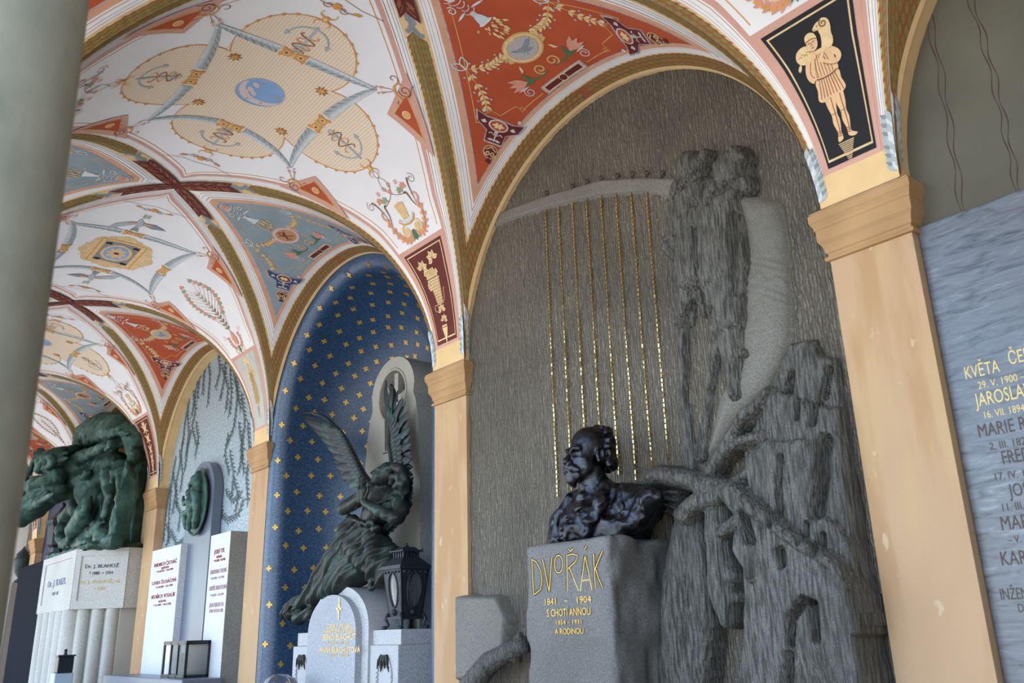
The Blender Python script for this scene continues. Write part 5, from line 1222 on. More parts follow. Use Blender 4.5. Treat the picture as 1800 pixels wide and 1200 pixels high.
    S.field(lambda X, Y, Z: np.where(Z < .26, .016 * (np.abs(vnoise(X * 13 + 9, Y * 13 + 9, 6, Z * 9)) - .3) + .009 * (np.abs(vnoise(X * 30 + 9, Y * 30 + 9, 7, Z * 22)) - .3) + .003 * vnoise(X * 18 + 9, Y * 18 + 9, 3, Z * 18) + .0035 * vnoise(X * 48 + 9, Y * 48 + 9, 4, Z * 48), .0012 * vnoise(X * 60 + 9, Y * 60 + 9, 4, Z * 60) + np.where(X > .04, .008 * (np.abs(vnoise(X * 34 + 9, Y * 34 + 9, 8, Z * 34)) - .3), 0)))
    S.cut_below(.001)
    return S.obj('bust_body', M_BUST, bust, 1)
make_bust()
# ================================================================ BAY -1: veined marble tablet under a grey-green lunette
def lunette(name, k, X, m, z0=0.0, parent=None):
    """flat wall filling the arch of bay k at plane X"""
    yc = yb(k); top = [(yc + p[0] * 1.02, ZS + (p[1] - ZS) * 1.02) for p in ap]; v = [(X, *p) for p in top] + [(X, yc - AB * 1.02, z0), (X, yc + AB * 1.02, z0)]
    return mesh(name, v, [tuple(range(len(v)))], m, parent or wall_right, uv=[(p[1], p[2]) for p in v])
M_OLIVE = mat('grey_green_plaster', (0.125, 0.114, 0.083), rough=.8, vscale=2.5, col2=(0.095, 0.087, 0.063), bump=.1, bscale=60, detail=7)
M_OLINE = mat('brown_contour', (0.075, 0.045, 0.03), rough=.8)
M_DARKJ = mat('dark_joint', (0.05, 0.045, 0.04), rough=.8)
lunette('painted_lunette', -1, XP + .075, M_OLIVE)
g = G()
for px0, py0, px1, py1 in ((1610, -60, 1692, 372), (1700, -20, 1790, 338), (1810, 40, 1880, 300)):
    for s in (-1, 1):
        pts = []
        for t in np.linspace(0, 1, 46):
            x = px0 + (px1 - px0) * t + 14 * math.sin(t * 2.2) * (1 - t) + s * (4.5 + 3.5 * math.sin(t * 30 + s)) ; y = py0 + (py1 - py0) * t; yy, zz = on_x(x, y, XP + .072); pts.append((XP + .0745, yy, zz))
        g.tube(pts, [.0008 + .0013 * abs(math.sin(i * .5)) for i in range(46)], 4)
g.obj('willow_twig', M_OLINE, wall_right)
M_MARB = mat('blue_grey_marble', (0.27, 0.29, 0.32), rough=.32, spec=.5)
def marble():
    nt, b, lk = nodes(M_MARB); tc = nt.nodes.new('ShaderNodeTexCoord'); mp = nt.nodes.new('ShaderNodeMapping'); mp.inputs['Scale'].default_value = (1, 3.0, 17); mp.inputs['Rotation'].default_value = (math.radians(-18), 0, 0)
    lk.new(tc.outputs['Object'], mp.inputs[0]); n = nt.nodes.new('ShaderNodeTexNoise'); n.inputs['Scale'].default_value = 2.4; n.inputs['Detail'].default_value = 9; n.inputs['Roughness'].default_value = .62; n.inputs['Distortion'].default_value = 1.1; lk.new(mp.outputs[0], n.inputs['Vector'])
    r = nt.nodes.new('ShaderNodeValToRGB'); e = r.color_ramp.elements; e[0].position = .33; e[0].color = (.05, .053, .055, 1); e[1].position = .47; e[1].color = (.115, .122, .135, 1)
    x = e.new(.60); x.color = (.14, .149, .166, 1); x = e.new(.68); x.color = (.22, .228, .245, 1); lk.new(n.outputs['Fac'], r.inputs[0]); lk.new(r.outputs[0], b.inputs['Base Color'])
marble()
tablet = tag(G().bevbox((XP + .045, -1.05, .55), (XP + .12, yp(0) - WS / 2 - .002, 3.03), .006).obj('marble_tablet', M_MARB), 'veined blue-grey marble tablet with gilded and brown names, at the right edge', 'tablet')
M_GILT2 = mat('gilt_letters', (0.66, 0.50, 0.19), rough=.5, metal=.25)
M_BROWNL2 = mat('brown_letters', (0.085, 0.06, 0.05), rough=.7)
def ttext(s, x0, y0, h, x1, m, nm='lettering'):
    """left edge and baseline at pixel (x0, y0), right edge at x1"""
    X = XP + .0445; a = on_x(x0, y0, X); b = on_x(x1, y0, X); local(text(s, h * 1.35, (X, a[0], a[1]), m, tablet, nm, width=abs(a[0] - b[0]), align='LEFT', bold=0, extrude=.0008))
for s, x0, y0, h, x1, m in (('KVĚTA', 1697, 667, .050, 1760, M_GILT2), ('ČERNÁ', 1774, 641, .050, 1850, M_GILT2), ('29. V. 1900 –', 1720, 684, .028, 1806, M_GILT2), ('JAROSLAV', 1717, 715, .052, 1822, M_GILT2), ('16. VII. 1894 –', 1729, 736, .028, 1815, M_GILT2),
    ('MARIE R', 1720, 769, .05, 1808, M_BROWNL2), ('2. III. 1824', 1740, 791, .028, 1815, M_BROWNL2), ('FREDA', 1762, 816, .05, 1830, M_BROWNL2), ('17. IV. 1850', 1747, 845, .028, 1830, M_BROWNL2), ('JOSEF', 1776, 873, .047, 1835, M_BROWNL2), ('11. III. 1880', 1760, 899, .028, 1838, M_BROWNL2),
    ('MARIE', 1760, 932, .05, 1830, M_BROWNL2), ('– V. 1860', 1773, 955, .028, 1830, M_BROWNL2), ('KAREL', 1760, 994, .05, 1832, M_BROWNL2), ('INŽENÝR', 1759, 1054, .04, 1830, M_BROWNL2), ('DR.', 1790, 1076, .03, 1812, M_BROWNL2)):
    ttext(s, x0, y0, h, x1, m)
# ================================================================ BAY 1: blue mosaic apse
M_MOS = bpy.data.materials.new('blue_glass_mosaic'); M_MOS.use_nodes = True
def mosaic(m, a, c, mortar, bw, bh, rough, spark=None):
    nt, b, lk = nodes(m); uv = nt.nodes.new('ShaderNodeUVMap'); br = nt.nodes.new('ShaderNodeTexBrick')
    br.inputs['Color1'].default_value = (*a, 1); br.inputs['Color2'].default_value = (*c, 1); br.inputs['Mortar'].default_value = (*mortar, 1)
    br.inputs['Scale'].default_value = 1; br.inputs['Mortar Size'].default_value = .0013; br.inputs['Brick Width'].default_value = bw; br.inputs['Row Height'].default_value = bh; br.inputs['Bias'].default_value = 0
    lk.new(uv.outputs[0], br.inputs['Vector'])
    n = nt.nodes.new('ShaderNodeTexNoise'); n.inputs['Scale'].default_value = 55; n.inputs['Detail'].default_value = 2; lk.new(uv.outputs[0], n.inputs['Vector'])
    mx = nt.nodes.new('ShaderNodeMix'); mx.data_type = 'RGBA'; mx.blend_type = 'MULTIPLY'; mx.inputs[0].default_value = .8; lk.new(br.outputs['Color'], mx.inputs[6])
    r = nt.nodes.new('ShaderNodeValToRGB'); r.color_ramp.elements[0].position = .3; r.color_ramp.elements[0].color = (.45, .45, .45, 1); r.color_ramp.elements[1].position = .75; r.color_ramp.elements[1].color = (1.6, 1.7, 1.7, 1); lk.new(n.outputs['Fac'], r.inputs[0]); lk.new(r.outputs[0], mx.inputs[7])
    lk.new(mx.outputs[2], b.inputs['Base Color']); b.inputs['Roughness'].default_value = rough; b.inputs['Specular IOR Level'].default_value = .6
    bp = nt.nodes.new('ShaderNodeBump'); bp.inputs['Strength'].default_value = .5; bp.inputs['Distance'].default_value = .004; n2 = nt.nodes.new('ShaderNodeTexNoise'); n2.inputs['Scale'].default_value = 90; lk.new(uv.outputs[0], n2.inputs['Vector']); lk.new(n2.outputs['Fac'], bp.inputs['Height']); lk.new(bp.outputs[0], b.inputs['Normal'])
mosaic(M_MOS, (0.040, 0.105, 0.22), (0.020, 0.055, 0.125), (0.012, 0.02, 0.035), .020, .010, .30)
ND = .98
def niche_pt(th, q, off=0.0):
    """th: outline parameter (0 floor left .. 1 floor right), q: 0 at the lip, 1 at the axis"""
    JL = ZS / AB; tot = 2 * JL + PI; s = th * tot
    # rounded lip, then a superellipse section: rho = distance from the axis, d = depth
    rl = .13
    if q < .12: a = 0; f_ = q / .12 * PI / 2; rho = 1 - rl / AB * math.sin(f_); d = rl * (1 - math.cos(f_))
    else: a = (q - .12) / .88 * PI / 2; rho = (1 - rl / AB) * math.cos(a) ** (2 / 2.8); d = rl + (ND - rl) * math.sin(a) ** (2 / 2.15)
    rho -= off / AB * 1.0
    if s < JL: y, z = rho * AB, s * AB
    elif s > JL + PI: y, z = -rho * AB, (tot - s) * AB
    else: b = s - JL; y, z = rho * AB * math.cos(b), ZS + rho * AB * math.sin(b)
    return XP + .004 + d - off * .6 * math.sin(a), yb(1) + y, z
def niche():
    nt_, nq = 120, 44; v = []; uv = []; qs = np.linspace(0, 1, nq) ** 1.0
    JL = ZS / AB; tot = (2 * JL + PI) * AB
    arcq = [0]
    for j in range(1, nq):
        p0, p1 = np.array(niche_pt(.1, qs[j - 1])), np.array(niche_pt(.1, qs[j])); arcq.append(arcq[-1] + np.linalg.norm(p1 - p0))
    for i in range(nt_ + 1):
        for j in range(nq):
            p = niche_pt(i / nt_, qs[j]); v.append(p); th = i / nt_ * tot
            z = th if th < ZS else (tot - th if th > tot - ZS else ZS + (AB * math.sin((th - ZS) / AB)))
            uv.append((arcq[j] if th < tot / 2 else 4 - arcq[j], p[2] if th < ZS or th > tot - ZS else th))
    f = [(i * nq + j, (i + 1) * nq + j, (i + 1) * nq + j + 1, i * nq + j + 1) for i in range(nt_) for j in range(nq - 1)]
    return mesh('mosaic_niche', v, f, M_MOS, wall_right, True, uv=uv)
nic = niche()
M_GOLDT = mat('gold_mosaic_cross', (0.62, 0.38, 0.08), rough=.35, metal=.35, var=.25, vscale=50)
def gold_crosses():
    r = random.Random(11); base = None; c = 0
    JL = ZS / AB; tot = (2 * JL + PI) * AB
    for row in range(44):
        th = .9 + row * .155                       # outline arc length
        if th > tot - 1.4: break
        for col in range(9):
            q = .06 + (col + (.5 if row % 2 else 0)) * .115 + (r.random() - .5) * .03
            if q > .97: continue
            on_arc = ZS < th < tot - ZS
            if on_arc and q > .75 and row % 2: continue
            t = (th + (r.random() - .5) * .05) / tot; e = .01
            p = Vector(niche_pt(t, q, .003)); n1 = Vector(niche_pt(t, min(q + e, .999), .003)) - Vector(niche_pt(t, q - e, .003)); n2 = Vector(niche_pt(t + .002, q, .003)) - Vector(niche_pt(t - .002, q, .003))
            n1.normalize(); n2 = (n2 - n1 * n1.dot(n2)).normalized(); nn = n1.cross(n2)
            if th > tot / 2: n2 = -n2; nn = -nn
            if base is None:
                g = G()
                for a, b, s in ((0, 0, .0085), (.017, 0, .0085), (-.017, 0, .0085), (0, .017, .0085), (0, -.017, .0085)): g.add([(a - s, b - s, .002), (a + s, b - s, .002), (a + s, b + s, .002), (a - s, b + s, .002), (a - s, b - s, -.002), (a + s, b - s, -.002), (a + s, b + s, -.002), (a - s, b + s, -.002)], [(0, 1, 2, 3), (0, 4, 5, 1), (1, 5, 6, 2), (2, 6, 7, 3), (3, 7, 4, 0)])
                base = g.obj('gold_cross', M_GOLDT, nic, fix=False); o = base
            else: o = base.copy(); o.name = 'gold_cross'; COL.objects.link(o); o.parent = nic
            o.matrix_local = Matrix.Translation(p) @ Matrix((n1, n2, nn)).transposed().to_4x4()
            c += 1
            if c >= 295: return
gold_crosses()
# stele with a round head
M_STONE1 = granite('pale_stele_stone', (0.36, 0.345, 0.30), (0.24, 0.225, 0.185), 0, .1)
M_STONE2 = granite('blue_grey_granite', (0.345, 0.36, 0.385), (0.28, 0.29, 0.31), 0, .3)
M_STONE3 = granite('pale_block_stone', (0.44, 0.44, 0.44), (0.36, 0.355, 0.34), 0, .1)
M_GLASSD = mat('dark_leaded_glass', (0.05, 0.06, 0.06), rough=.15, spec=.6)
stele = tag(empty('round_headed_stele', (3.7, 6.03, 0)), 'tall pale stone stele with a round head and a cross-shaped window, in the blue niche', 'stele')
cS = 6.015
outl = [(cS - .43, .9), (cS - .425, 2.6), (cS - .41, 2.95), (cS - .385, 3.2), (cS - .345, 3.36), (cS - .315, 3.41), (cS - .325, 3.5)] + [(cS + .325 * math.cos(a), 3.5 + .29 * math.sin(a)) for a in np.linspace(PI, 0, 19)][0:0]
outl += [(cS - .33 * math.cos(a), 3.48 + .30 * math.sin(a)) for a in np.linspace(.05, PI - .05, 20)]
outl += [(cS + .315, 3.38), (cS + .345, 3.32), (cS + .385, 3.18), (cS + .41, 2.95), (cS + .425, 2.6), (cS + .43, .9)]
win = [(cS + .20 * math.cos(a), 3.47 + .215 * math.sin(a)) for a in np.linspace(-.96, PI + .96, 30)]
win = win + [(cS - .105, 3.02), (cS - .02, 2.97), (cS + .065, 3.02)][::1] if False else [(cS + .20 * math.cos(a), 3.45 + .215 * math.sin(a)) for a in np.linspace(-1.02, PI + 1.02, 30)] + [(cS - .105, 3.0), (cS + .105, 3.0)]
def plate_with_hole(out, hole, X0, X1, name, m, parent):
    loops = [[Vector((*p, 0)) for p in out], [Vector((*p, 0)) for p in hole]]; flat = out + hole; n = len(flat); tri = tessellate_polygon(loops)
    g = G(); v = [(X0, *p) for p in flat] + [(X1, *p) for p in flat]; f = [tuple(t) for t in tri] + [(t[2] + n, t[1] + n, t[0] + n) for t in tri]; a = 0
    for lp in (out, hole):
        k = len(lp); f += [(a + i, a + (i + 1) % k, n + a + (i + 1) % k, n + a + i) for i in range(k)]; a += k
    g.add(v, f); o = g.obj(name, m, parent); return smooth_angle(o, 30)
local(plate_with_hole(outl, win, 3.70, 4.04, 'stele_slab', M_STONE1, stele))
local(G().prism(win, lambda a, b: (3.80, a, b), lambda a, b: (3.82, a, b)).obj('window_glass', M_GLASSD, stele))
g = G(); g.box((3.735, cS - .03, 3.02), (3.79, cS + .03, 3.65)); g.box((3.735, cS - .19, 3.40), (3.79, cS + .19, 3.46))
for s in (-1, 1): g.tube([(3.76, cS + s * (.03 + .15 * math.sin(a) * 1.0), 3.46 + .17 * (1 - math.cos(a)) ) for a in np.linspace(0, 1.4, 8)], .012, 6)
local(g.obj('window_cross', M_STONE1, stele))
g = G(); g.tube([(3.70, p[0] + (p[0] - cS) * .06, p[1] + (p[1] - 3.4) * .04) for p in win + win[:1]], .013, 6); local(g.obj('window_moulding', M_STONE1, stele, True))
# headstone with an arched panel and two flanking blocks
hs = tag(empty('arched_headstone', (3.3, 6.03, 0)), 'blue-grey granite headstone with an arched top, gilded cross and names, below the angel', 'headstone')
def arch_panel(y0, y1, zt, rise, X0, X1, z0, name, m, parent):
    yc = (y0 + y1) / 2; w = (y1 - y0) / 2; pts = [(y0, z0)] + [(yc - w * math.cos(a), zt - rise + rise * math.sin(a)) for a in np.linspace(0, PI, 24)] + [(y1, z0)]
    o = G().prism(pts, lambda a, b: (X0, a, b), lambda a, b: (X1, a, b)).obj(name, m, parent); return local(smooth_angle(o, 30))
arch_panel(5.69, 6.42, 1.86, .27, 3.235, 3.32, .55, 'inscription_panel', M_STONE2, hs)
arch_panel(5.60, 6.47, 1.92, .30, 3.285, 3.62, .55, 'arched_frame', M_STONE3, hs)
for y0, y1 in ((5.235, 5.60), (6.47, 6.79)):
    local(G().bevbox((3.30, y0, .55), (3.66, y1, 1.50), .006).bevbox((3.32, y0 + (0 if y0 < 6 else .01), 1.50), (3.66, y1 - (0 if y0 < 6 else .03), 1.60), .005).obj('side_block', M_STONE3, hs))
for yy in (5.40, 6.62):
    g = G(); 
    for j in range(28):
        a = 2 * PI * j / 28; g.tube([(3.298, yy + .085 * math.sin(a), 1.29 + .12 * math.cos(a)), (3.291, yy + .105 * math.sin(a + .25), 1.29 + .145 * math.cos(a + .25))], [.011, .002], 5)
    local(g.obj('carved_wreath', M_STONE3, hs))
    g = G(); rw = random.Random(int(yy * 10)); 
    for j in range(4): g.tube([(3.292, yy + .02 * (j - 1.5), 1.435), (3.285, yy + .035 * (j - 1.5), 1.40), (3.29, yy + .05 * (j - 1.5) + .01, 1.33 + .02 * (j % 2))], [.012, .014, .003], 6)
    local(g.obj('bronze_leaf', mat('dark_leaf_bronze', (0.03, 0.035, 0.03), rough=.5, metal=.4), hs))
local(G().bevbox((3.20, 5.2, .0), (3.7, 6.82, .56), .01).obj('footing', M_STONE3, hs))
M_GILT3 = mat('gold_leaf_letters', (0.74, 0.53, 0.20), rough=.4, metal=.3)
def htext(s, px, py, size, x0, x1):
    X = 3.233; a = on_x(px, py, X); w = abs(on_x(x0, py, X)[0] - on_x(x1, py, X)[0]); local(text(s, size, (X, a[0], a[1]), M_GILT3, hs, width=w, bold=0, height=size * .75))
htext('ČESKÝ PĚVEC', 596, 1103, .046, 574, 617); htext('NÁRODNÍ UMĚLEC', 596, 1111.5, .044, 569, 623); htext('BENO BLACHUT', 596, 1124.5, .054, 567, 624); htext('* 14.6.1913  + 10.1.1985', 594, 1131.5, .024, 577, 613)
htext('ANNA BLACHUTOVÁ', 596, 1146.5, .064, 561, 632); htext('* 9.1.1915  + 2.4.2009', 594, 1153.5, .024, 577, 612)
yc_, z1_ = on_x(597, 1050, 3.233); z0_ = on_x(597, 1089, 3.233)[1]
g = G(); 
for a, b, c, d in ((yc_ - .007, yc_ + .007, z0_, z1_), (yc_ - .04, yc_ + .04, z1_ - .085, z1_ - .072)): g.box((3.229, a, c), (3.234, b, d))
g.box((3.229, yc_ - .016, z1_ - .072), (3.234, yc_ - .007, z1_ - .05)); g.box((3.229, yc_ + .007, z1_ - .105), (3.234, yc_ + .016, z1_ - .085)); local(g.obj('gilded_cross', M_GILT3, hs))
# iron grave lantern on the right block
M_IRON = mat('dark_cast_iron', (0.045, 0.05, 0.06), rough=.45, metal=.5, var=.3, vscale=25, bump=.2, bscale=60)
M_GLASS = bpy.data.materials.new('lantern_glass'); M_GLASS.use_nodes = True
_b = M_GLASS.node_tree.nodes['Principled BSDF']; _b.inputs['Transmission Weight'].default_value = .92; _b.inputs['Roughness'].default_value = .06; _b.inputs['Base Color'].default_value = (.82, .88, .92, 1); _b.inputs['IOR'].default_value = 1.3
def big_lantern():
    t = tag(empty('iron_lantern', (3.435, 5.36, 1.60)), 'dark cast-iron grave lantern with oval glass panes and clawed feet, on a stone block', 'lantern')
    W, B, HB, HT = .118, .082, .075, .40                 # half width at the top, at the bottom, z of body
    def wall(sgn, axis):
        def P(u, z, o=0): 
            w = B + (W - B) * (z - HB) / (HT - HB); q = (u * w, sgn * (w + o)); return (q[1], q[0], z) if axis == 'x' else (q[0], q[1], z)
        out = [(-1, HB), (1, HB), (1, HT), (-1, HT)]; hole = [(.55 * math.cos(a), (HB + HT) / 2 + .02 + .118 * math.sin(a) * (1 if math.sin(a) > 0 else 1.0)) for a in np.linspace(0, 2 * PI, 22, endpoint=False)]
        loops = [[Vector((*p, 0)) for p in out], [Vector((*p, 0)) for p in hole]]; flat = out + hole; n = len(flat); tri = tessellate_polygon(loops); g = G()
        v = [P(*p, 0) for p in flat] + [P(*p, -.012) for p in flat]; f = [tuple(q) for q in tri] + [(q[2] + n, q[1] + n, q[0] + n) for q in tri]; a = 0
        for k in (4, 22): f += [(a + i, a + (i + 1) % k, n + a + (i + 1) % k, n + a + i) for i in range(k)]; a += k
        g.add(v, f); g.tube([P(*p, .002) for p in hole + hole[:1]], .006, 6)
        for u in (-.75, -.4, 0, .4, .75): c = P(u, HT - .022, .001); g.lathe([(.010, -.008), (.012, 0), (.010, .008)], c, 8)
        c = P(0, HB + .035, .004); g.lathe([(.001, -.022), (.02, -.012), (.024, 0), (.02, .012), (.001, .022)], c, 12); g.obj('side_panel', M_IRON, t)
        gp = [P(*p, -.006) for p in hole]; mesh('glass_pane', gp, [tuple(range(22))], M_GLASS, t)
    for s in (1, -1): wall(s, 'x'); wall(s, 'y')
    G().box((-.10, -.10, HB - .01), (.10, .10, HB + .006)).obj('floor_plate', M_IRON, t)
    g = G(); g.box((-.138, -.138, HT - .002), (.138, .138, HT + .012)); g.box((-.128, -.128, HT + .012), (.128, .128, HT + .022))
    g.box((-.125, -.125, HT + .022), (.125, .125, HT + .078), taper=.055); g.obj('roof', M_IRON, t)
    g = G(); 
    for sx in (-1, 1):
        for u in np.linspace(-.06, .06, 5): g.box((sx * .062 - .005, u - .006, HT + .076), (sx * .062 + .005, u + .006, HT + .118)); g.box((u - .006, sx * .062 - .005, HT + .076), (u + .006, sx * .062 + .005, HT + .118))
    g.box((-.052, -.052, HT + .07), (.052, .052, HT + .118)); g.box((-.088, -.088, HT + .118), (.088, .088, HT + .126)); g.box((-.075, -.075, HT + .126), (.075, .075, HT + .152), taper=.035); g.lathe([(.018, HT + .15), (.02, HT + .16), (.008, HT + .168), (.010, HT + .176), (.001, HT + .186)], n=10)
    for sx in (-1, 1):
        for sy in (-1, 1): g.lathe([(.006, HT + .126), (.008, HT + .134), (.001, HT + .146)], (sx * .08, sy * .08, 0), 6)
    g.obj('chimney_vent', M_IRON, t)
    for sx in (-1, 1):
        for sy in (-1, 1):
            G().tube([(sx * .085, sy * .085, HB + .03), (sx * .10, sy * .10, HB - .01), (sx * .085, sy * .085, .03), (sx * .10, sy * .10, .012)], [.012, .014, .010, .012], 8).lathe([(.004, .0), (.018, .004), (.02, .014), (.012, .024)], (sx * .104, sy * .104, 0), 10).obj('claw_foot', M_IRON, t, True)
    G().lathe([(.035, HB + .006), (.035, HB + .17), (.03, HB + .18), (.03, HB + .20)], n=16).obj('candle', mat('white_candle', (.75, .76, .78), rough=.5), t)
big_lantern()
# glass dome of a grave light low at the left
dome_ = tag(empty('glass_dome', (2.99, 6.35, .93)), 'clear glass dome of a grave light low in front of the blue niche', 'grave light')
G().lathe([(.16, 0), (.165, .05), (.165, .22), (.15, .30), (.11, .355), (.05, .385), (.002, .39)], n=32).obj('glass_bell', M_GLASS, dome_, True)
G().lathe([(.18, -.02), (.185, 0), (.17, .012)], n=32).obj('stand', M_IRON, dome_)
tag(G().bevbox((2.86, 5.1, 0), (3.19, 6.85, .91), .012).obj('stone_ledge', M_STONE3), 'pale stone ledge under the glass dome, below the bottom edge', 'ledge')
# ================================================================ BRONZE ANGEL ABOVE THE HEADSTONE
M_ANG = bronze('patinated_bronze', (0.030, 0.033, 0.029), (0.042, 0.072, 0.060), .45, .45, 4, .45, .7)
M_WING = bronze('wing_bronze', (0.028, 0.033, 0.036), (0.036, 0.078, 0.068), .42, .5, 5, .5, .72)
angel = tag(empty('bronze_angel', (3.45, 6.1, 1.9)), 'bronze praying angel with two raised wings, leaning over the arched headstone', 'statue')
def A3(px, py, X): y, z = on_x(px, py, X); return (X, y, z)
def make_angel():
    S = SDF((3.12, 5.22, 1.62), (3.70, 7.05, 3.0), .0092)
    # head tilted back, curls, neck
    hc = np.array(A3(678, 833, 3.40)); Fv = np.array((-.84, .42, .32)); Fv /= np.linalg.norm(Fv); Lv = np.cross(np.array((0, -.15, 1.)), Fv); Lv /= np.linalg.norm(Lv); Uv = np.cross(Fv, Lv)
    hp = lambda l, f, u: tuple(hc + Lv * l + Fv * f + Uv * u)
    S.ell(hp(0, -.012, .012), (.080, .080, .082), .015); S.ell(hp(0, .028, -.025), (.060, .060, .068), .02); S.ell(hp(0, .045, -.062), (.04, .04, .036), .02); S.ell(hp(0, .068, -.082), (.022, .022, .018), .012)
    S.cap(hp(-.034, .068, .018), hp(.034, .068, .018), .013, .013, .008); S.cap(hp(0, .080, .010), hp(0, .104, -.026), .009, .0125, .006); S.cap(hp(-.017, .082, -.052), hp(.017, .082, -.052), .008, .008, .005); S.cap(hp(-.014, .080, -.063), hp(.014, .080, -.063), .008, .008, .004); S.cap(hp(-.016, .092, -.0575), hp(.016, .092, -.0575), .004, .004, .001, True)
    for q in (-1, 1): S.ell(hp(q * .028, .094, .000), (.024, .024, .015), .003, sub=True); S.ell(hp(q * .028, .062, -.001), (.014, .014, .012), .001); S.ell(hp(q * .04, .052, -.032), (.022, .022, .022), .015)
    for i in range(26):                        # curls round the crown
        an = -2.0 + 4.0 * (i % 13) / 12; S.ell(hp(.082 * math.sin(an), -.02 - .05 * math.cos(an) * (i // 13), .075 - .022 * abs(an) + .012 * (i // 13)), (.021, .021, .019), .006)
    r = random.Random(2)
    for x, y, q in ((701, 822, .045), (707, 834, .05), (701, 845, .045), (710, 852, .045), (712, 864, .032), (704, 860, .038)): S.ell(A3(x, y, 3.42), (.06, q * .8, q * .8), .02)
    S.chain([A3(688, 848, 3.34), A3(690, 838, 3.33), A3(699, 837, 3.34), A3(701, 849, 3.34), A3(694, 855, 3.34)], [.024] * 5, .012)
    S.chain([A3(692, 819, 3.38), A3(704, 824, 3.37), A3(713, 842, 3.38), A3(715, 864, 3.4)], [.030, .034, .03, .018], .012); S.chain([A3(700, 838, 3.36), A3(707, 850, 3.36), A3(709, 870, 3.4)], [.028, .032, .018], .01)
    S.cap(A3(672, 848, 3.42), A3(674, 872, 3.44), .052, .062, .03)
    # chest, waist, hips
    S.ell(A3(676, 888, 3.44), (.11, .16, .13), .04); S.ell(A3(660, 905, 3.43), (.10, .13, .12), .04); S.ell(A3(650, 925, 3.43), (.095, .12, .09), .03); S.ell(A3(640, 955, 3.43), (.13, .17, .14), .04); S.ell(A3(664, 890, 3.36), (.04, .045, .05), .03); S.ell(A3(682, 892, 3.37), (.04, .045, .05), .03)
    S.chain([A3(650, 868, 3.45), A3(676, 870, 3.46), A3(698, 878, 3.42)], [.065, .08, .068], .03)
    # arms and praying hands
    S.chain([A3(702, 880, 3.42), A3(706, 898, 3.38), A3(696, 910, 3.33)], [.062, .054, .047], .015); S.chain([A3(696, 910, 3.33), A3(668, 899, 3.25), A3(640, 882, 3.22)], [.047, .042, .030], .012)
    S.chain([A3(644, 870, 3.46), A3(618, 885, 3.42), A3(603, 894, 3.36)], [.065, .055, .048], .012); S.chain([A3(603, 894, 3.36), A3(618, 886, 3.28), A3(630, 876, 3.24)], [.048, .04, .030], .01)
    for dx, X in ((2.5, 3.22), (-3.0, 3.245)):
        S.cap(A3(636 + dx, 880, X), A3(636 + dx, 862, X - .005), .026, .028, .008)
        for j, (ex, ey) in enumerate(((633, 838), (636, 836), (639, 839), (642, 845))): S.chain([A3(633 + j * 2.2 + dx, 862, X - .012 + .010 * j), A3(634 + j * 1.6 + dx * .8, 850, X - .010 + .008 * j), A3(ex + dx * .6, ey + 1.5, X - .008 + .008 * j)], [.0115, .0105, .0075], .004)
        S.chain([A3(640 + dx, 874, X - .02), A3(645 + dx, 862, X - .03), A3(645 + dx, 854, X - .028)], [.013, .012, .008], .004)
    # skirt: two bent legs under the cloth, overskirt, hanging ends
    S.chain([A3(640, 955, 3.42), A3(600, 985, 3.36), A3(572, 1013, 3.33)], [.14, .125, .10], .05); S.chain([A3(572, 1013, 3.33), A3(548, 1040, 3.33), A3(522, 1066, 3.33)], [.095, .065, .045], .03)
    S.chain([A3(655, 960, 3.42), A3(625, 1000, 3.34), A3(592, 1024, 3.30)], [.14, .12, .10], .04); S.chain([A3(592, 1024, 3.30), A3(560, 1042, 3.32), A3(534, 1058, 3.33)], [.09, .06, .045], .02)
    S.chain([A3(524, 1060, 3.33), A3(512, 1072, 3.31), A3(498, 1078, 3.31)], [.06, .065, .03], .02); S.chain([A3(520, 1066, 3.31), A3(525, 1084, 3.31), A3(545, 1080, 3.32)], [.05, .05, .045], .02); S.cap(A3(548, 1072, 3.34), A3(552, 1060, 3.36), .05, .05, .02); S.ell(A3(512, 1074, 3.27), (.03, .035, .05), .012, sub=True)
    S.chain([A3(620, 915, 3.38), A3(607, 935, 3.35), A3(598, 958, 3.32)], [.05, .07, .06], .02); S.chain([A3(612, 955, 3.31), A3(630, 975, 3.29), A3(640, 995, 3.30)], [.06, .07, .05], .03)
    S.chain([A3(655, 945, 3.35), A3(655, 985, 3.33), A3(651, 1030, 3.33)], [.08, .065, .025], .02); S.chain([A3(668, 965, 3.42), A3(678, 1000, 3.40), A3(672, 1022, 3.38)], [.10, .09, .05], .03); S.ell(A3(684, 985, 3.45), (.1, .12, .12), .03)
    # girdle and its bow
    S.chain([A3(620, 912, 3.34), A3(636, 919, 3.32), A3(652, 925, 3.32)], [.018] * 3, .006); S.ell(A3(652, 920, 3.31), (.035, .055, .03), .01); S.ell(A3(660, 928, 3.31), (.03, .045, .025), .01); S.chain([A3(614, 910, 3.38), A3(600, 932, 3.38), A3(602, 944, 3.38)], [.028, .035, .02], .01)
    # neckline
    S.chain([A3(652, 880, 3.335), A3(664, 884, 3.325), A3(690, 874, 3.35)], [.014] * 3, .01)
    def folds(X, Y, Z):
        t = np.clip((2.45 - Z) * 6, 0, 1); p = (Y * .58 + Z * .81) ; w = vnoise(Y * 4, Z * 4, 51)
        return t * (.009 * np.sin(p * 66 + 3 * w + X * 14) + .006 * np.sin(p * 131 + 4 * w)) + (1 - t) * np.clip((2.75 - Z) * 8, 0, 1) * np.clip((X - 3.33) * 40, 0, 1) * .004 * np.sin((Y * .9 + Z * .3) * 95 + 3 * w)
    S.field(folds); S.noise(.003, 26, 6)
    return local(S.obj('angel_figure', M_ANG, angel, 1))
make_angel()
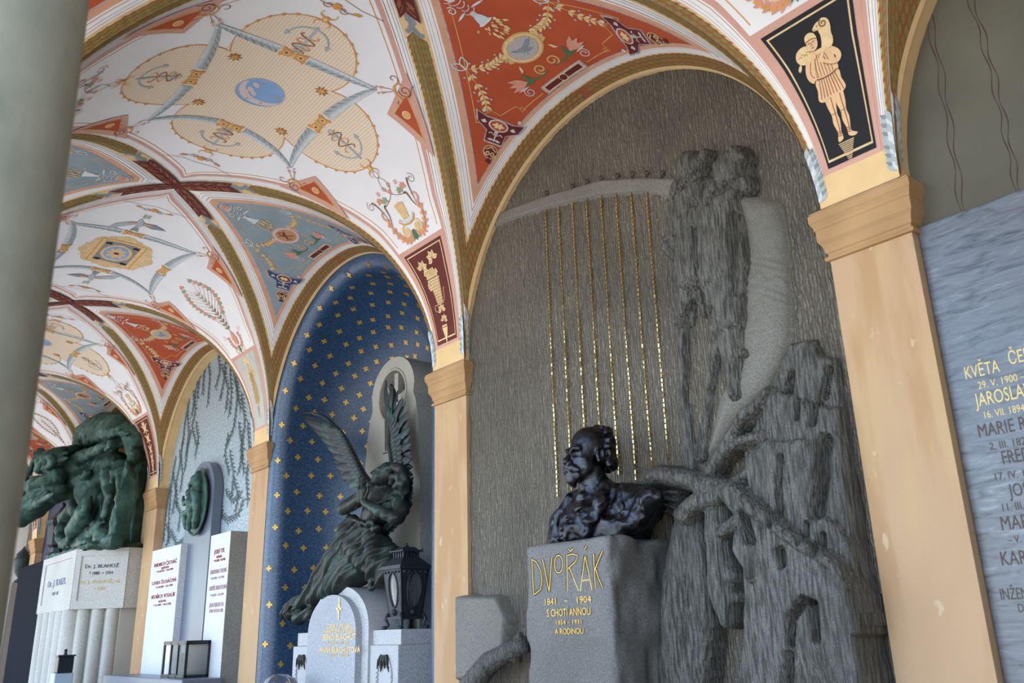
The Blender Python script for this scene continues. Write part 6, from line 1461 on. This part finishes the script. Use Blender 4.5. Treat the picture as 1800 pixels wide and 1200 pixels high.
def feather(g, p0, p1, w, lift=0.03, n=9, th=.007, bend=0.0):
    p0, p1 = np.array(p0), np.array(p1); d = p1 - p0; l = np.linalg.norm(d); d = d / l; up = np.array([-1, 0, 0.]); sd = np.cross(d, up); sd /= np.linalg.norm(sd); v = []; f = []
    for i in range(n):
        t = i / (n - 1); ww = w * (.45 + .55 * min(1, t * 2.2)) * (1 if t < .7 else math.sqrt(max(1 - ((t - .7) / .3) ** 2, .03))); c = p0 + d * l * t + up * (lift * math.sin(PI * t * .8)) + sd * bend * math.sin(PI * t)
        v += [c + sd * ww * .5, c + up * th, c - sd * ww * .5, c - up * th * .5]
    for i in range(n - 1):
        for k in range(4): f.append((i * 4 + k, i * 4 + (k + 1) % 4, (i + 1) * 4 + (k + 1) % 4, (i + 1) * 4 + k))
    f += [(3, 2, 1, 0), tuple((n - 1) * 4 + k for k in range(4))]; g.add(v, f)
def along(poly, t):
    p = np.array(poly, float); s = np.r_[0, np.cumsum(np.linalg.norm(np.diff(p, axis=0), axis=1))]; s /= s[-1]; return [np.interp(t, s, p[:, i]) for i in (0, 1)]
def wing(name, lead, trail, X0, X1, n, w, s0=.0, s1=1.0, e0=.0, e1=1.0):
    g = G()
    lp = [A3(*along(lead, t), X0 + (X1 - X0) * t) for t in np.linspace(0, 1, 14)]; g.tube(lp, [.045 - .030 * t for t in np.linspace(0, 1, 14)], 8, flat=.6)
    for i in range(n):                         # flight feathers
        t = i / (n - 1); a = along(lead, s0 + (s1 - s0) * t); b = along(trail, e0 + (e1 - e0) * t); xa = X0 + (X1 - X0) * (s0 + (s1 - s0) * t); feather(g, A3(*a, xa), A3(*b, xa - .02 + .03 * (i % 2)), w, .03)
    for i in range(n):                         # two rows of coverts
        t = i / (n - 1); a = np.array(along(lead, s0 + (s1 - s0) * t)); b = np.array(along(trail, e0 + (e1 - e0) * t)); xa = X0 + (X1 - X0) * (s0 + (s1 - s0) * t) - .025
        feather(g, A3(*a, xa), A3(*(a + (b - a) * .52), xa - .01), w * .8, .02); feather(g, A3(*(a + (b - a) * -.02), xa - .014), A3(*(a + (b - a) * .27), xa - .02), w * .65, .012)
    o = g.obj(name, M_WING, angel); smooth_angle(o, 40); return local(o)
leadL = [(656, 856), (640, 838), (628, 815), (615, 787), (600, 760), (578, 737), (556, 726), (535, 725)]
trailL = [(632, 852), (617, 856), (604, 838), (594, 818), (588, 795), (574, 780), (561, 761), (547, 746), (534, 731)]
wing('wing', leadL, trailL, 3.50, 3.36, 18, .062, .0, .60, .0, 1.0)
leadR = [(704, 850), (692, 815), (687, 780), (688, 745), (692, 715), (694, 690), (688, 676)]
trailR = [(722, 905), (729, 870), (729, 835), (728, 795), (725, 760), (721, 725), (713, 700), (700, 682), (682, 669)]
wing('wing', leadR, trailR, 3.55, 3.62, 18, .062, .0, .55, .06, 1.0)
g = G()                                        # lower curl of the near wing
cv = [(729, 838), (728, 868), (722, 892), (710, 914), (695, 932), (678, 945), (663, 952)]; inn = [(712, 880), (706, 895), (700, 905), (690, 918), (676, 930), (664, 938), (658, 942)]
for i in range(16):
    t = i / 15; feather(g, A3(*along(inn, max(t - .12, 0)), 3.50), A3(*along(cv, t), 3.47), .05, .02); feather(g, A3(*along(inn, max(t - .05, 0)), 3.485), A3(*[(a + b) / 2 for a, b in zip(along(cv, t), along(inn, t))], 3.45), .045, .02)
g.tube([A3(*along(inn, t), 3.49) for t in np.linspace(0, 1, 10)], [.06, .055, .05, .05, .045, .04, .04, .035, .03, .02], 8); local(smooth_angle(g.obj('wing_curl', M_WING, angel), 40))
# ================================================================ BAY 2: silver mosaic with willow, grey stele, two slabs
M_SILV = bpy.data.materials.new('silver_blue_mosaic'); M_SILV.use_nodes = True
mosaic(M_SILV, (0.38, 0.44, 0.475), (0.30, 0.36, 0.41), (0.21, 0.25, 0.28), .016, .016, .35)
XS2 = XP + .10
lunette('silver_mosaic', 2, XS2, M_SILV)
M_WIL = mat('willow_tesserae', (0.075, 0.12, 0.115), rough=.5, var=.4, vscale=20)
def willow_strand(pts, seed, scale=1.0):
    r = random.Random(seed); g = G(); p3 = [(XS2 - .006, *on_x(x, y, XS2)) for x, y in pts]; P = np.array(p3); s = np.r_[0, np.cumsum(np.linalg.norm(np.diff(P, axis=0), axis=1))]
    g.tube(p3, .0035 * scale, 4); n = int(s[-1] / (.030 * scale))
    for i in range(n):
        q = s[-1] * (i + .5) / n; c = np.array([np.interp(q, s, P[:, j]) for j in range(3)]); c2 = np.array([np.interp(min(q + .03, s[-1]), s, P[:, j]) for j in range(3)]); d = c2 - c; d = d / (np.linalg.norm(d) + 1e-9); sd = np.array([0, -d[2], d[1]]) * (1 if i % 2 else -1)
        e = c + (d * .8 + sd * .55) * (.075 + .03 * r.random()) * scale; w = np.array([0, -(e - c)[2], (e - c)[1]]); w = w / np.linalg.norm(w) * .0095 * scale; m = (c + e) / 2
        g.add([c, m + w, e, m - w], [(0, 1, 2, 3)])
    o = g.obj('willow_strand', M_WIL, wall_right, fix=False); return o
ws = [[(372, 622), (360, 650), (357, 690)], [(384, 618), (388, 650), (380, 680)], [(398, 625), (396, 660), (388, 700)], [(352, 650), (344, 690), (338, 730)], [(405, 640), (408, 690), (404, 728)], [(340, 685), (345, 720), (338, 750), (346, 780)], [(330, 720), (333, 760), (327, 800)],
      [(415, 660), (418, 700), (412, 750), (400, 780)], [(322, 770), (318, 810), (310, 850), (312, 890)], [(310, 800), (302, 850), (298, 900), (296, 950)], [(425, 690), (432, 740), (424, 790), (430, 830)], [(436, 740), (440, 790), (434, 840), (437, 880)], [(300, 850), (292, 900), (288, 950)], [(325, 830), (330, 790), (336, 760)], [(300, 930), (312, 958), (322, 950)], [(380, 870), (386, 900), (402, 915), (420, 905), (428, 880)], [(390, 830), (384, 870), (392, 900)], [(412, 840), (420, 870), (414, 900)], [(308, 880), (318, 900), (314, 930)], [(366, 630), (370, 660), (366, 710)], [(360, 640), (350, 670), (348, 700)], [(390, 640), (402, 680), (398, 720)], [(410, 650), (420, 690), (424, 720)], [(334, 700), (326, 740), (322, 780)], [(316, 790), (322, 830), (318, 860)], [(304, 830), (310, 860), (304, 900)], [(420, 740), (428, 790), (420, 830)], [(404, 790), (412, 830), (408, 870)], [(292, 920), (300, 940), (292, 960)], [(396, 860), (410, 880), (424, 870)], [(345, 740), (350, 770), (344, 800)], [(402, 760), (396, 800), (404, 830)]]
for i, q in enumerate(ws): willow_strand(q, i, .85)
M_BLUEST = granite('blue_grey_polished_granite', (0.125, 0.15, 0.20), (0.09, 0.108, 0.148), 0, .15, rough=.3)
M_WHITEST = granite('white_granite', (0.62, 0.63, 0.65), (0.54, 0.55, 0.56), 0, .15)
M_GREYST = granite('brown_grey_granite', (0.26, 0.245, 0.21), (0.15, 0.14, 0.12), 0, .2)
st2 = tag(empty('round_top_stele', (3.2, 8.86, 0)), 'blue-grey polished stele with a round top carrying the oval bronze relief', 'stele')
arch_panel(8.50, 9.22, 3.31, .36, 3.20, 3.29, 1.0, 'stele_slab', M_BLUEST, st2)
def slab(y0, y1, nm, lab):
    t = tag(empty(nm, (3.13, (y0 + y1) / 2, 0)), lab, 'gravestone'); local(G().bevbox((3.13, y0, .9), (3.30, y1, 2.505), .006).obj('slab', M_WHITEST, t)); return t
sl1 = slab(9.09, 9.96, 'inscribed_slab', 'white granite slab with three red names, left of the blue-grey stele')
sl2 = slab(7.82, 8.29, 'inscribed_slab', 'narrow white granite slab with faint red names, right of the blue-grey stele')
local(G().bevbox((3.131, 7.815, .9), (3.5, 7.822, 2.504), .002).obj('slab_flank_shade', M_GREYST, sl2))  # darker sheet over the white slab's side, shade put into its colour
M_REDL = mat('red_letters', (0.30, 0.055, 0.045), rough=.7); M_REDF = mat('faded_red_letters', (0.42, 0.25, 0.27), rough=.7); M_OLDG = mat('old_gold_letters', (0.60, 0.44, 0.17), rough=.5)
M_DKL = mat('dark_letters', (0.06, 0.05, 0.045), rough=.7); M_BLUL = mat('grey_blue_letters', (0.18, 0.22, 0.32), rough=.7)
def stext(t, X, s, x0, x1, y, h, m):
    xm = (x0 + x1) / 2; a = on_x(xm, y, X); w = abs(on_x(x0, y, X)[0] - on_x(x1, y, X)[0]); local(text(s, h, (X - .003, a[0], a[1]), m, t, width=w, height=h * .78, bold=0))
for s, x0, x1, y, h, m in (('FRIDRICH ČECHÁČ', 271, 310, 993, .066, M_REDL), ('INŽENÝR', 284, 297, 999, .035, M_REDL), ('* 22.10.1853  + 22.6.1909', 275, 304, 1004, .028, M_REDL), ('LOUISA ČECHÁČOVÁ', 267, 309, 1025, .062, M_REDL), ('* 12.10.1859  + 26.1.1930', 273, 303, 1032, .028, M_REDL), ('BEDŘICH VOSALÍK', 266, 307, 1050, .066, M_REDL), ('INŽENÝR', 279, 292, 1058, .035, M_REDL), ('* 11.2.1899  + 10.11.1970', 270, 300, 1064, .028, M_REDL)): stext(sl1, 3.13, s, x0, x1, y, h, m)
for s, x0, x1, y, h, m in (('JOSEF TYL', 377, 395, 972, .068, M_REDL), ('INŽENÝR', 381, 390, 980, .035, M_REDL), ('* 19.3.1898  + 8.7.1950', 376, 396, 986, .028, M_REDL), ('KAROLINA TYLOVÁ', 370, 398, 1007, .062, M_REDF), ('* 24.5.1901  + 8.1.1982', 370, 394, 1017, .028, M_REDF), ('LIBUŠE KROFTOVÁ', 368, 398, 1036, .062, M_REDF), ('* 1.8.1925  + 2.7.1991', 370, 393, 1047, .028, M_REDF), ('JAN KROFTA', 368, 393, 1066, .062, M_REDF), ('PROFESOR', 368, 392, 1076, .04, M_REDF)): stext(sl2, 3.13, s, x0, x1, y, h, m)
M_GREENB = bronze('green_bronze', (0.035, 0.075, 0.062), (0.085, 0.16, 0.13), .5, .35, 5, .42, .68)
def oval_relief():
    t = tag(empty('bronze_oval_relief', (3.17, 8.83, 2.88)), 'oval green bronze relief of a mother with a standing child, on the blue-grey stele', 'relief')
    S = SDF((-.20, -.34, -.38), (.06, .34, .42), .0075); P = lambda a, z, h: (-h, -a, z)       # a = to the right in the view
    e0, c0 = S.ell, S.chain
    S.chain = lambda p, r, k=.02, sub=False: c0(p, [x * .82 for x in r], k * .4, sub)
    S.ell((.0, 0, 0), (.028, .285, .335), 0); S.ell((-.03, 0, .01), (.018, .255, .305), 0.004, sub=True)
    S.ell = lambda c, r, k=.02, rot=None, sub=False: e0(c, tuple(x * (.88 if x < .1 else 1) for x in r), k * .4, rot, sub)
    # mother behind: head with veil and halo, shoulder, lap
    S.ell(P(.02, .245, .055), (.055, .065, .075), .012); S.ell(P(-.035, .225, .075), (.025, .022, .03), .012); S.chain([P(.06, .31, .03), P(.10, .22, .04), P(.12, .12, .04)], [.05, .06, .05], .02); S.ell(P(.055, .275, .012), (.012, .115, .115), 0); S.ell(P(.02, .21, .08), (.022, .012, .022), .004); S.ell(P(.06, .12, .07), (.016, .075, .075), 0); S.chain([P(-.01, .20, .10), P(-.02, .17, .09)], [.02, .02], .004)
    S.chain([P(.06, .14, .045), P(.14, .05, .05), P(.16, -.08, .05)], [.075, .07, .06], .02); S.chain([P(.15, -.02, .06), P(.06, -.05, .09)], [.04, .03], .01)
    # child: head, body, legs, arm
    S.ell(P(.03, .10, .095), (.055, .058, .062), .008); S.ell(P(-.01, .095, .115), (.02, .016, .018), .01); S.ell(P(.04, -.0, .085), (.055, .07, .09), .02); S.ell(P(.05, -.08, .085), (.05, .07, .06), .02)
    S.chain([P(.0, .03, .10), P(-.06, -.01, .115), P(-.10, .03, .115), P(-.12, .08, .11)], [.032, .027, .022, .016], .01); S.chain([P(.04, -.10, .09), P(-.05, -.12, .115), P(-.03, -.21, .10), P(-.05, -.27, .08)], [.05, .042, .032, .026], .012); S.chain([P(.06, -.11, .07), P(.05, -.2, .08), P(.0, -.28, .07)], [.05, .04, .028], .012)
    S.ell(P(-.10, -.25, .05), (.03, .06, .03), .01); S.chain([P(.16, -.1, .05), P(.14, -.2, .05), P(.10, -.27, .045)], [.05, .05, .03], .02)
    S.field(lambda X, Y, Z: .003 * np.sin((Y + Z * .4) * 110) * (X < -.03) * (Y < -.06)); S.noise(.003, 30, 8)
    o = S.obj('relief_figures', M_GREENB, t, 1)
    G().tube([(-.012, .29 * math.cos(a), .34 * math.sin(a)) for a in np.linspace(0, 2 * PI, 41)], .013, 8).obj('rim', M_GREENB, t, True); t.scale = (1, .92, .92)
oval_relief()
M_BLK = mat('black_metal', (0.02, 0.024, 0.03), rough=.35, metal=.3); M_CARDB = mat('pale_blue_card', (0.5, 0.62, 0.70), rough=.6); M_CARDW = mat('white_card', (0.75, 0.77, 0.8), rough=.6)
def case_lantern():
    t = tag(empty('glazed_lantern', (3.02, 8.37, 1.262)), 'black metal lantern with glass doors standing before the blue-grey stele', 'lantern'); w, d, h = .28, .10, .295
    g = G(); e = .012
    for x in (-d, d):
        for y in (-w, w): g.box((x - e, y - e, 0), (x + e, y + e, h))
    for x in (-d, d): g.box((x - e, -w, 0), (x + e, w, .022)); g.box((x - e, -w, h - .022), (x + e, w, h))
    for y in (-w, w): g.box((-d, y - e, 0), (d, y + e, .022)); g.box((-d, y - e, h - .022), (d, y + e, h))
    for y in (-.09, .09): g.box((-d - e, y - .009, 0), (-d + e, y + .009, h))
    g.obj('frame', M_BLK, t); G().box((-d - .01, -w - .01, h), (d + .01, w + .01, h + .012)).obj('lid', M_BLK, t)
    G().box((d - .006, -w, .02), (d, w, h - .02)).obj('back', M_BLK, t); G().box((-d, -w, 0), (d, w, .012)).obj('floor_plate', M_BLK, t)
    for y0, y1 in ((-w, -.10), (-.08, .08), (.10, w)): G().box((-d - .003, y0 + .012, .022), (-d + .003, y1 - .012, h - .022)).obj('glass_pane', M_GLASS, t)
    G().box((-d + .01, -w - .003, .022), (d - .01, -w + .003, h - .022)).obj('glass_pane', M_GLASS, t)
    c = tag(empty('grave_card', (3.0, 8.40, 1.275)), 'pale blue card inside the glazed lantern', 'card'); G().box((-.004, -.07, 0), (.004, .06, .10)).obj('card_base', M_CARDB, c); G().box((-.006, -.02, .10), (.006, .03, .19)).obj('card_sheet', M_CARDW, c)
case_lantern()
tag(G().bevbox((2.78, 7.75, 0), (3.129, 10.0, 1.26), .012).obj('stone_ledge', M_BLUEST), 'blue-grey stone ledge under the glazed lantern', 'ledge')
# ================================================================ BAY 3: prism-shaped tomb with a bronze group
lunette('ochre_lunette', 3, XP + .10, M_PLAST)
M_LIME = granite('pale_granite_tomb', (0.44, 0.43, 0.39), (0.33, 0.32, 0.28), 0, .15)
pt = tag(empty('prism_tomb', (2.9, 11.84, 0)), 'pale granite tomb with framed inscription fields above fluted columns, under the green bronze group', 'tomb')
def hexa(ins): return [(3.30, 10.61 + ins), (3.08, 10.61 + ins), (2.64 + ins, 11.05 + ins * .5), (2.64 + ins, 12.63 - ins * .5), (3.08, 13.07 - ins), (3.30, 13.07 - ins)]
def hexprism(ins, z0, z1, nm, m, parent): return local(G().prism(hexa(ins), lambda a, b: (a, b, z0), lambda a, b: (a, b, z1)).obj(nm, m, parent))
hexprism(0, 1.94, 2.60, 'inscription_block', M_LIME, pt); hexprism(.09, .3, 1.94, 'lower_block', M_LIME, pt); hexprism(-.03, 0, .32, 'step', M_LIME, pt)
def field_frame(a, b, nm):
    """raised border round an inscription field between plan points a, b"""
    a, b = np.array(a), np.array(b); d = (b - a) / np.linalg.norm(b - a); n = np.array([-d[1], d[0]]); n = n if n @ np.array([-1, -.3]) > 0 else -n; l = np.linalg.norm(b - a); g = G()
    def bar(s0, s1, z0, z1):
        p = [a + d * s0, a + d * s1]; v = []
        for z in (z0, z1):
            for q, o in ((p[0], 0), (p[1], 0), (p[1], .012), (p[0], .012)): w_ = q + n * o; v.append((w_[0], w_[1], z))
        g.add(v, [(0, 3, 2, 1), (4, 5, 6, 7), (0, 1, 5, 4), (1, 2, 6, 5), (2, 3, 7, 6), (3, 0, 4, 7)])
    m = l * .10; bar(0, m, 1.94, 2.60); bar(l - m, l, 1.94, 2.60); bar(m, l - m, 1.94, 2.03); bar(m, l - m, 2.52, 2.60); return local(g.obj(nm, M_LIME, pt))
field_frame((2.64, 12.63), (2.64, 11.05), 'field_frame'); field_frame((2.64, 11.05), (3.08, 10.61), 'field_frame')
local(text('Dr. J. KAIZL', .15, (2.636, 11.84, 2.24), M_BLUL, pt, width=.86, height=.10, bold=0)); local(text('* 1854  + 1901', .06, (2.636, 11.84, 2.13), M_BLUL, pt, width=.30))
R45 = [[.7071, -.7071, 0], [0, 0, 1], [-.7071, -.7071, 0]]
def otext(s, z, w, h, m): local(text(s, .1, (2.857, 10.827, z), m, pt, width=w, height=h, rot=R45, bold=0))
otext('Dr. J. BLAHOŽ', 2.385, .40, .062, M_DKL); otext('* 1888  + 1934', 2.31, .28, .036, M_DKL); otext('Dr. J. BLAHOŽ, ml.', 2.215, .48, .058, M_OLDG); otext('+ 1985', 2.14, .13, .034, M_OLDG)
h_ = hexa(.09)
def flutes(a, b, n):
    a, b = np.array(a), np.array(b)
    for i in range(n):
        c = a + (b - a) * (i + .5) / n; r_ = np.linalg.norm(b - a) / n * .42; local(G().lathe([(r_, .32), (r_, 1.94)], (c[0], c[1], 0), 16).obj('fluted_shaft', M_LIME, pt, False)); smooth_angle(bpy.context.scene.objects[-1] if False else COL.objects[-1], 40)
flutes(h_[3], h_[2], 5); flutes(h_[2], h_[1], 3)
local(G().box((2.60, 10.60, 2.60), (3.25, 13.0, 2.655)).obj('bronze_plinth', M_GREENB, pt)) if False else None
M_GRB2 = bronze('dark_green_bronze', (0.020, 0.050, 0.038), (0.070, 0.135, 0.11), .5, .35, 3.5, .45, .72, bump=.9)
grp = tag(empty('bronze_group', (2.9, 11.8, 2.60)), 'large dark green bronze group of two draped figures on the pale granite tomb', 'statue')
def make_group():
    S = SDF((2.0, 10.45, 2.55), (3.34, 13.1, 4.35), .0165)
    ch0 = S.chain
    S.chain = lambda p, r, k=.02, sub=False: ch0(p, [q * .80 for q in r], k * .5, sub)
    S.box((2.98, 11.75, 2.63), (.30, 1.0, .035), .01); S.box(A3(236, 886, 3.24), (.05, .20, .55), .02)                # base plate and rear slab
    # hooded upper figure: cloak arching over, head sunk in it
    S.chain([A3(148, 775, 2.95), A3(165, 760, 2.93), A3(190, 752, 2.95), A3(220, 757, 3.0), A3(240, 772, 3.05), A3(240, 800, 3.08)], [.18, .24, .26, .25, .2, .12], .08)
    S.ell(A3(205, 785, 2.9), (.14, .2, .16), .03, sub=True); S.ell(A3(203, 772, 2.95), (.1, .11, .14), .03)
    # back, torso bent to the left, hips
    S.chain([A3(205, 815, 3.0), A3(165, 815, 2.95), A3(130, 822, 2.92)], [.2, .22, .19], .08); S.chain([A3(190, 830, 3.0), A3(170, 850, 2.95), A3(165, 872, 2.93)], [.22, .24, .22], .08); S.ell(A3(160, 862, 2.9), (.2, .22, .22), .05)
    # arm across: elbow low at the left, hand clutching the cloak
    S.chain([A3(150, 812, 2.85), A3(124, 820, 2.78), A3(119, 842, 2.75)], [.11, .095, .09], .03) ; S.chain([A3(119, 818, 2.74), A3(150, 800, 2.70), A3(186, 784, 2.74)], [.095, .085, .055], .03)
    for i in range(4): S.chain([A3(186, 783 + 2 * i, 2.73), A3(193, 778 + 2.5 * i, 2.72), A3(196, 781 + 2.5 * i, 2.75)], [.028, .024, .02], .01)
    S.chain([A3(121, 850, 2.76), A3(135, 845, 2.74), A3(155, 832, 2.76)], [.10, .085, .06], .02); S.ell(A3(122, 852, 2.76), (.11, .10, .10), .03)
    # second figure, leaning out over the edge: head bowed, arm reaching out of the picture
    S.ell(A3(80, 814, 2.46), (.12, .125, .14), .02); S.ell(A3(70, 822, 2.41), (.055, .055, .08), .03); S.chain([A3(92, 806, 2.50), A3(106, 803, 2.58), A3(130, 800, 2.76)], [.15, .16, .16], .06); S.chain([A3(98, 828, 2.54), A3(118, 828, 2.66), A3(140, 826, 2.80)], [.15, .17, .2], .06)
    for i in range(16): a = i * .40; S.ell(A3(83 + 10 * math.cos(a), 811 + 9 * math.sin(a), 2.42), (.045, .04, .045), .02)
    S.chain([A3(104, 836, 2.56), A3(85, 842, 2.46), A3(62, 850, 2.36), A3(40, 862, 2.28), A3(14, 878, 2.18)], [.15, .105, .095, .085, .07], .04)
    S.chain([A3(70, 802, 2.50), A3(54, 812, 2.44), A3(42, 838, 2.38), A3(32, 885, 2.34)], [.13, .17, .19, .14], .06)
    S.chain([A3(106, 858, 2.62), A3(80, 868, 2.50), A3(56, 890, 2.40), A3(36, 916, 2.32)], [.18, .20, .20, .12], .06); S.chain([A3(116, 860, 2.70), A3(100, 866, 2.6), A3(88, 858, 2.52)], [.18, .16, .14], .06)
    # legs
    S.chain([A3(170, 875, 2.86), A3(150, 902, 2.74), A3(128, 932, 2.70)], [.2, .155, .11], .04); S.chain([A3(128, 932, 2.72), A3(126, 945, 2.74), A3(120, 956, 2.76)], [.10, .075, .06], .03); S.chain([A3(138, 890, 2.95), A3(118, 908, 2.90), A3(108, 935, 2.86), A3(110, 955, 2.86)], [.16, .12, .10, .08], .03)
    # drapery falling at the right, smooth sloping cloth, ground
    S.chain([A3(218, 822, 2.98), A3(222, 848, 2.94), A3(216, 900, 2.92), A3(206, 945, 2.93)], [.12, .13, .13, .12], .03); S.chain([A3(190, 832, 2.9), A3(194, 870, 2.86), A3(185, 905, 2.86)], [.10, .08, .07], .03); S.chain([A3(224, 815, 2.95), A3(228, 842, 2.93), A3(226, 880, 2.95)], [.05, .07, .06], .02)
    S.chain([A3(120, 955, 2.84), A3(150, 948, 2.86), A3(180, 930, 2.94), A3(196, 895, 3.0)], [.10, .12, .16, .14], .05); S.chain([A3(112, 956, 2.84), A3(140, 958, 2.82), A3(180, 955, 2.86), A3(215, 948, 2.9)], [.08, .08, .10, .09], .04); S.ell(A3(180, 940, 2.84), (.1, .12, .08), .04)
    # creases, ribs of cloth, fingers and hair strands picked out in relief
    rr = random.Random(4)
    for x0, y0, x1, y1, X in ((150, 772, 215, 752, 2.74), (148, 780, 200, 764, 2.74), (165, 756, 232, 762, 2.80), (200, 806, 196, 850, 2.80), (208, 810, 205, 862, 2.82), (214, 830, 204, 930, 2.82), (222, 835, 214, 925, 2.84), (186, 842, 178, 900, 2.79), (232, 782, 238, 805, 2.92), (130, 832, 160, 818, 2.80), (128, 838, 172, 822, 2.82), (150, 880, 132, 925, 2.62), (160, 872, 140, 915, 2.64), (120, 952, 190, 950, 2.74), (135, 945, 186, 915, 2.80), (95, 866, 45, 905, 2.30), (85, 864, 40, 890, 2.30), (62, 808, 40, 850, 2.28), (90, 800, 120, 797, 2.50), (92, 808, 120, 804, 2.46)):
        m = ((x0 + x1) / 2 + rr.uniform(-4, 4), (y0 + y1) / 2 + rr.uniform(-4, 4)); S.chain([A3(x0, y0, X + .09), A3(*m, X + .06), A3(x1, y1, X + .09)], [.03, .045, .025], .08)
    for x0, y0, x1, y1, X in ((140, 905, 122, 930, 2.84), (196, 812, 186, 838, 2.84), (212, 815, 210, 850, 2.86), (186, 850, 200, 900, 2.80), (150, 826, 176, 812, 2.74), (110, 858, 120, 880, 2.78), (206, 905, 212, 935, 2.80)):
        S.chain([A3(x0, y0, X), A3(x1, y1, X)], [.05, .04], .04, True)
    S.field(lambda X, Y, Z: .014 * np.sin((Y * .9 + Z * .25) * 42 + 4 * vnoise(Y * 2, Z * 2, 61)) * (Y < 11.2) + .010 * np.sin((Z * .8 + Y * .6) * 40 + 3 * vnoise(Y * 3, Z * 3, 62)) * (Z > 3.5) + .012 * np.sin((Y * .5 + Z * .85) * 50 + 3 * vnoise(Y * 3, Z * 2, 63)) * (Y > 12.2))
    S.noise(.012, 7, 9, (1, 1, .6)); S.noise(.010, 19, 10)
    return local(S.obj('group_figures', M_GRB2, grp, 1))
make_group()
# lantern and ledge at the foot of the tomb
tag(G().bevbox((2.05, 10.5, 0), (2.60, 13.0, 1.23), .015).obj('stone_ledge', M_LIME), 'pale granite ledge before the fluted tomb, below the frame', 'ledge') if False else None
lt = tag(empty('small_lantern', (2.49, 10.42, 1.10)), 'small dark lantern with pale glass before the fluted shafts', 'lantern')
G().bevbox((-.09, -.09, 0), (.09, .09, .19), .01).obj('glass_body', mat('frosted_blue_glass', (0.33, 0.42, 0.48), rough=.3), lt)
G().bevbox((-.075, -.10, .19), (.075, .03, .35), .008).box((-.085, -.11, .35), (.085, .04, .365)).lathe([(.02, .365), (.012, .40), (.02, .41), (.002, .425)], (0, -.03, 0), 10).obj('dark_housing', M_BLK, lt)
for x in (-.05, 0, .05): G().box((x - .004, -.106, .20), (x + .004, -.098, .34)).obj('bar', M_BLK, lt)
tag(G().bevbox((2.30, 10.2, 0), (2.66, 10.62, 1.10), .012).obj('stone_post', M_LIME), 'pale granite post carrying the small dark lantern', 'post')
# ================================================================ BAYS 4-6, seen only in slivers
lunette('dark_blue_lunette', 4, XP + .10, mat('dark_blue_paint', (0.035, 0.04, 0.09), rough=.7, var=.4, vscale=8))
lunette('ochre_lunette', 5, XP + .10, M_PLAST); lunette('ochre_lunette', 6, XP + .10, M_PLAST)
for k in (-2,): lunette('ochre_lunette', k, XP + .10, M_PLAST)
bs = tag(empty('black_tomb', (2.95, 13.9, 0)), 'black polished stone tomb half hidden behind the bronze group', 'tomb')
local(G().bevbox((2.92, 13.50, 0), (3.28, 15.6, 2.72), .02).obj('black_slab', mat('black_polished_stone', (0.016, 0.018, 0.024), rough=.8, spec=.02), bs))
bl = tag(empty('black_lantern', (3.06, 13.95, 2.72)), 'black lantern on the black tomb, left of the bronze group', 'lantern')
g = G(); g.lathe([(.16, 0), (.17, .06), (.10, .10), (.10, .16), (.15, .20), (.17, .46), (.20, .50), (.20, .54), (.12, .60), (.06, .68), (.03, .74), (.035, .78), (.002, .82)], n=8); g.obj('lantern_body', M_BLK, bl)
ob = tag(empty('grey_obelisk', (3.1, 17.2, 0)), 'dark grey obelisk-like tomb beyond the far pilaster, beside the column', 'tomb')
local(G().box((2.98, 16.44, 0), (3.28, 18.0, 2.55), taper=.02).obj('obelisk_body', M_GREYST, ob)); local(G().box((3.20, 16.9, 2.55), (3.29, 17.9, 3.6), taper=.02).obj('carved_slab', M_GREYST, ob))
ur = tag(empty('bronze_urn', (3.14, 16.63, 2.56)), 'dark bronze urn on the grey obelisk-like tomb at the far left', 'urn')
G().lathe([(.08, 0), (.09, .03), (.04, .06), (.04, .08), (.09, .15), (.12, .26), (.125, .34), (.14, .36), (.14, .38), (.10, .41), (.105, .46), (.05, .52), (.02, .56), (.002, .60)], n=24).obj('urn_body', bronze('urn_bronze', (0.03, 0.04, 0.045), (0.06, 0.08, 0.08), .5, .3), ur, True)
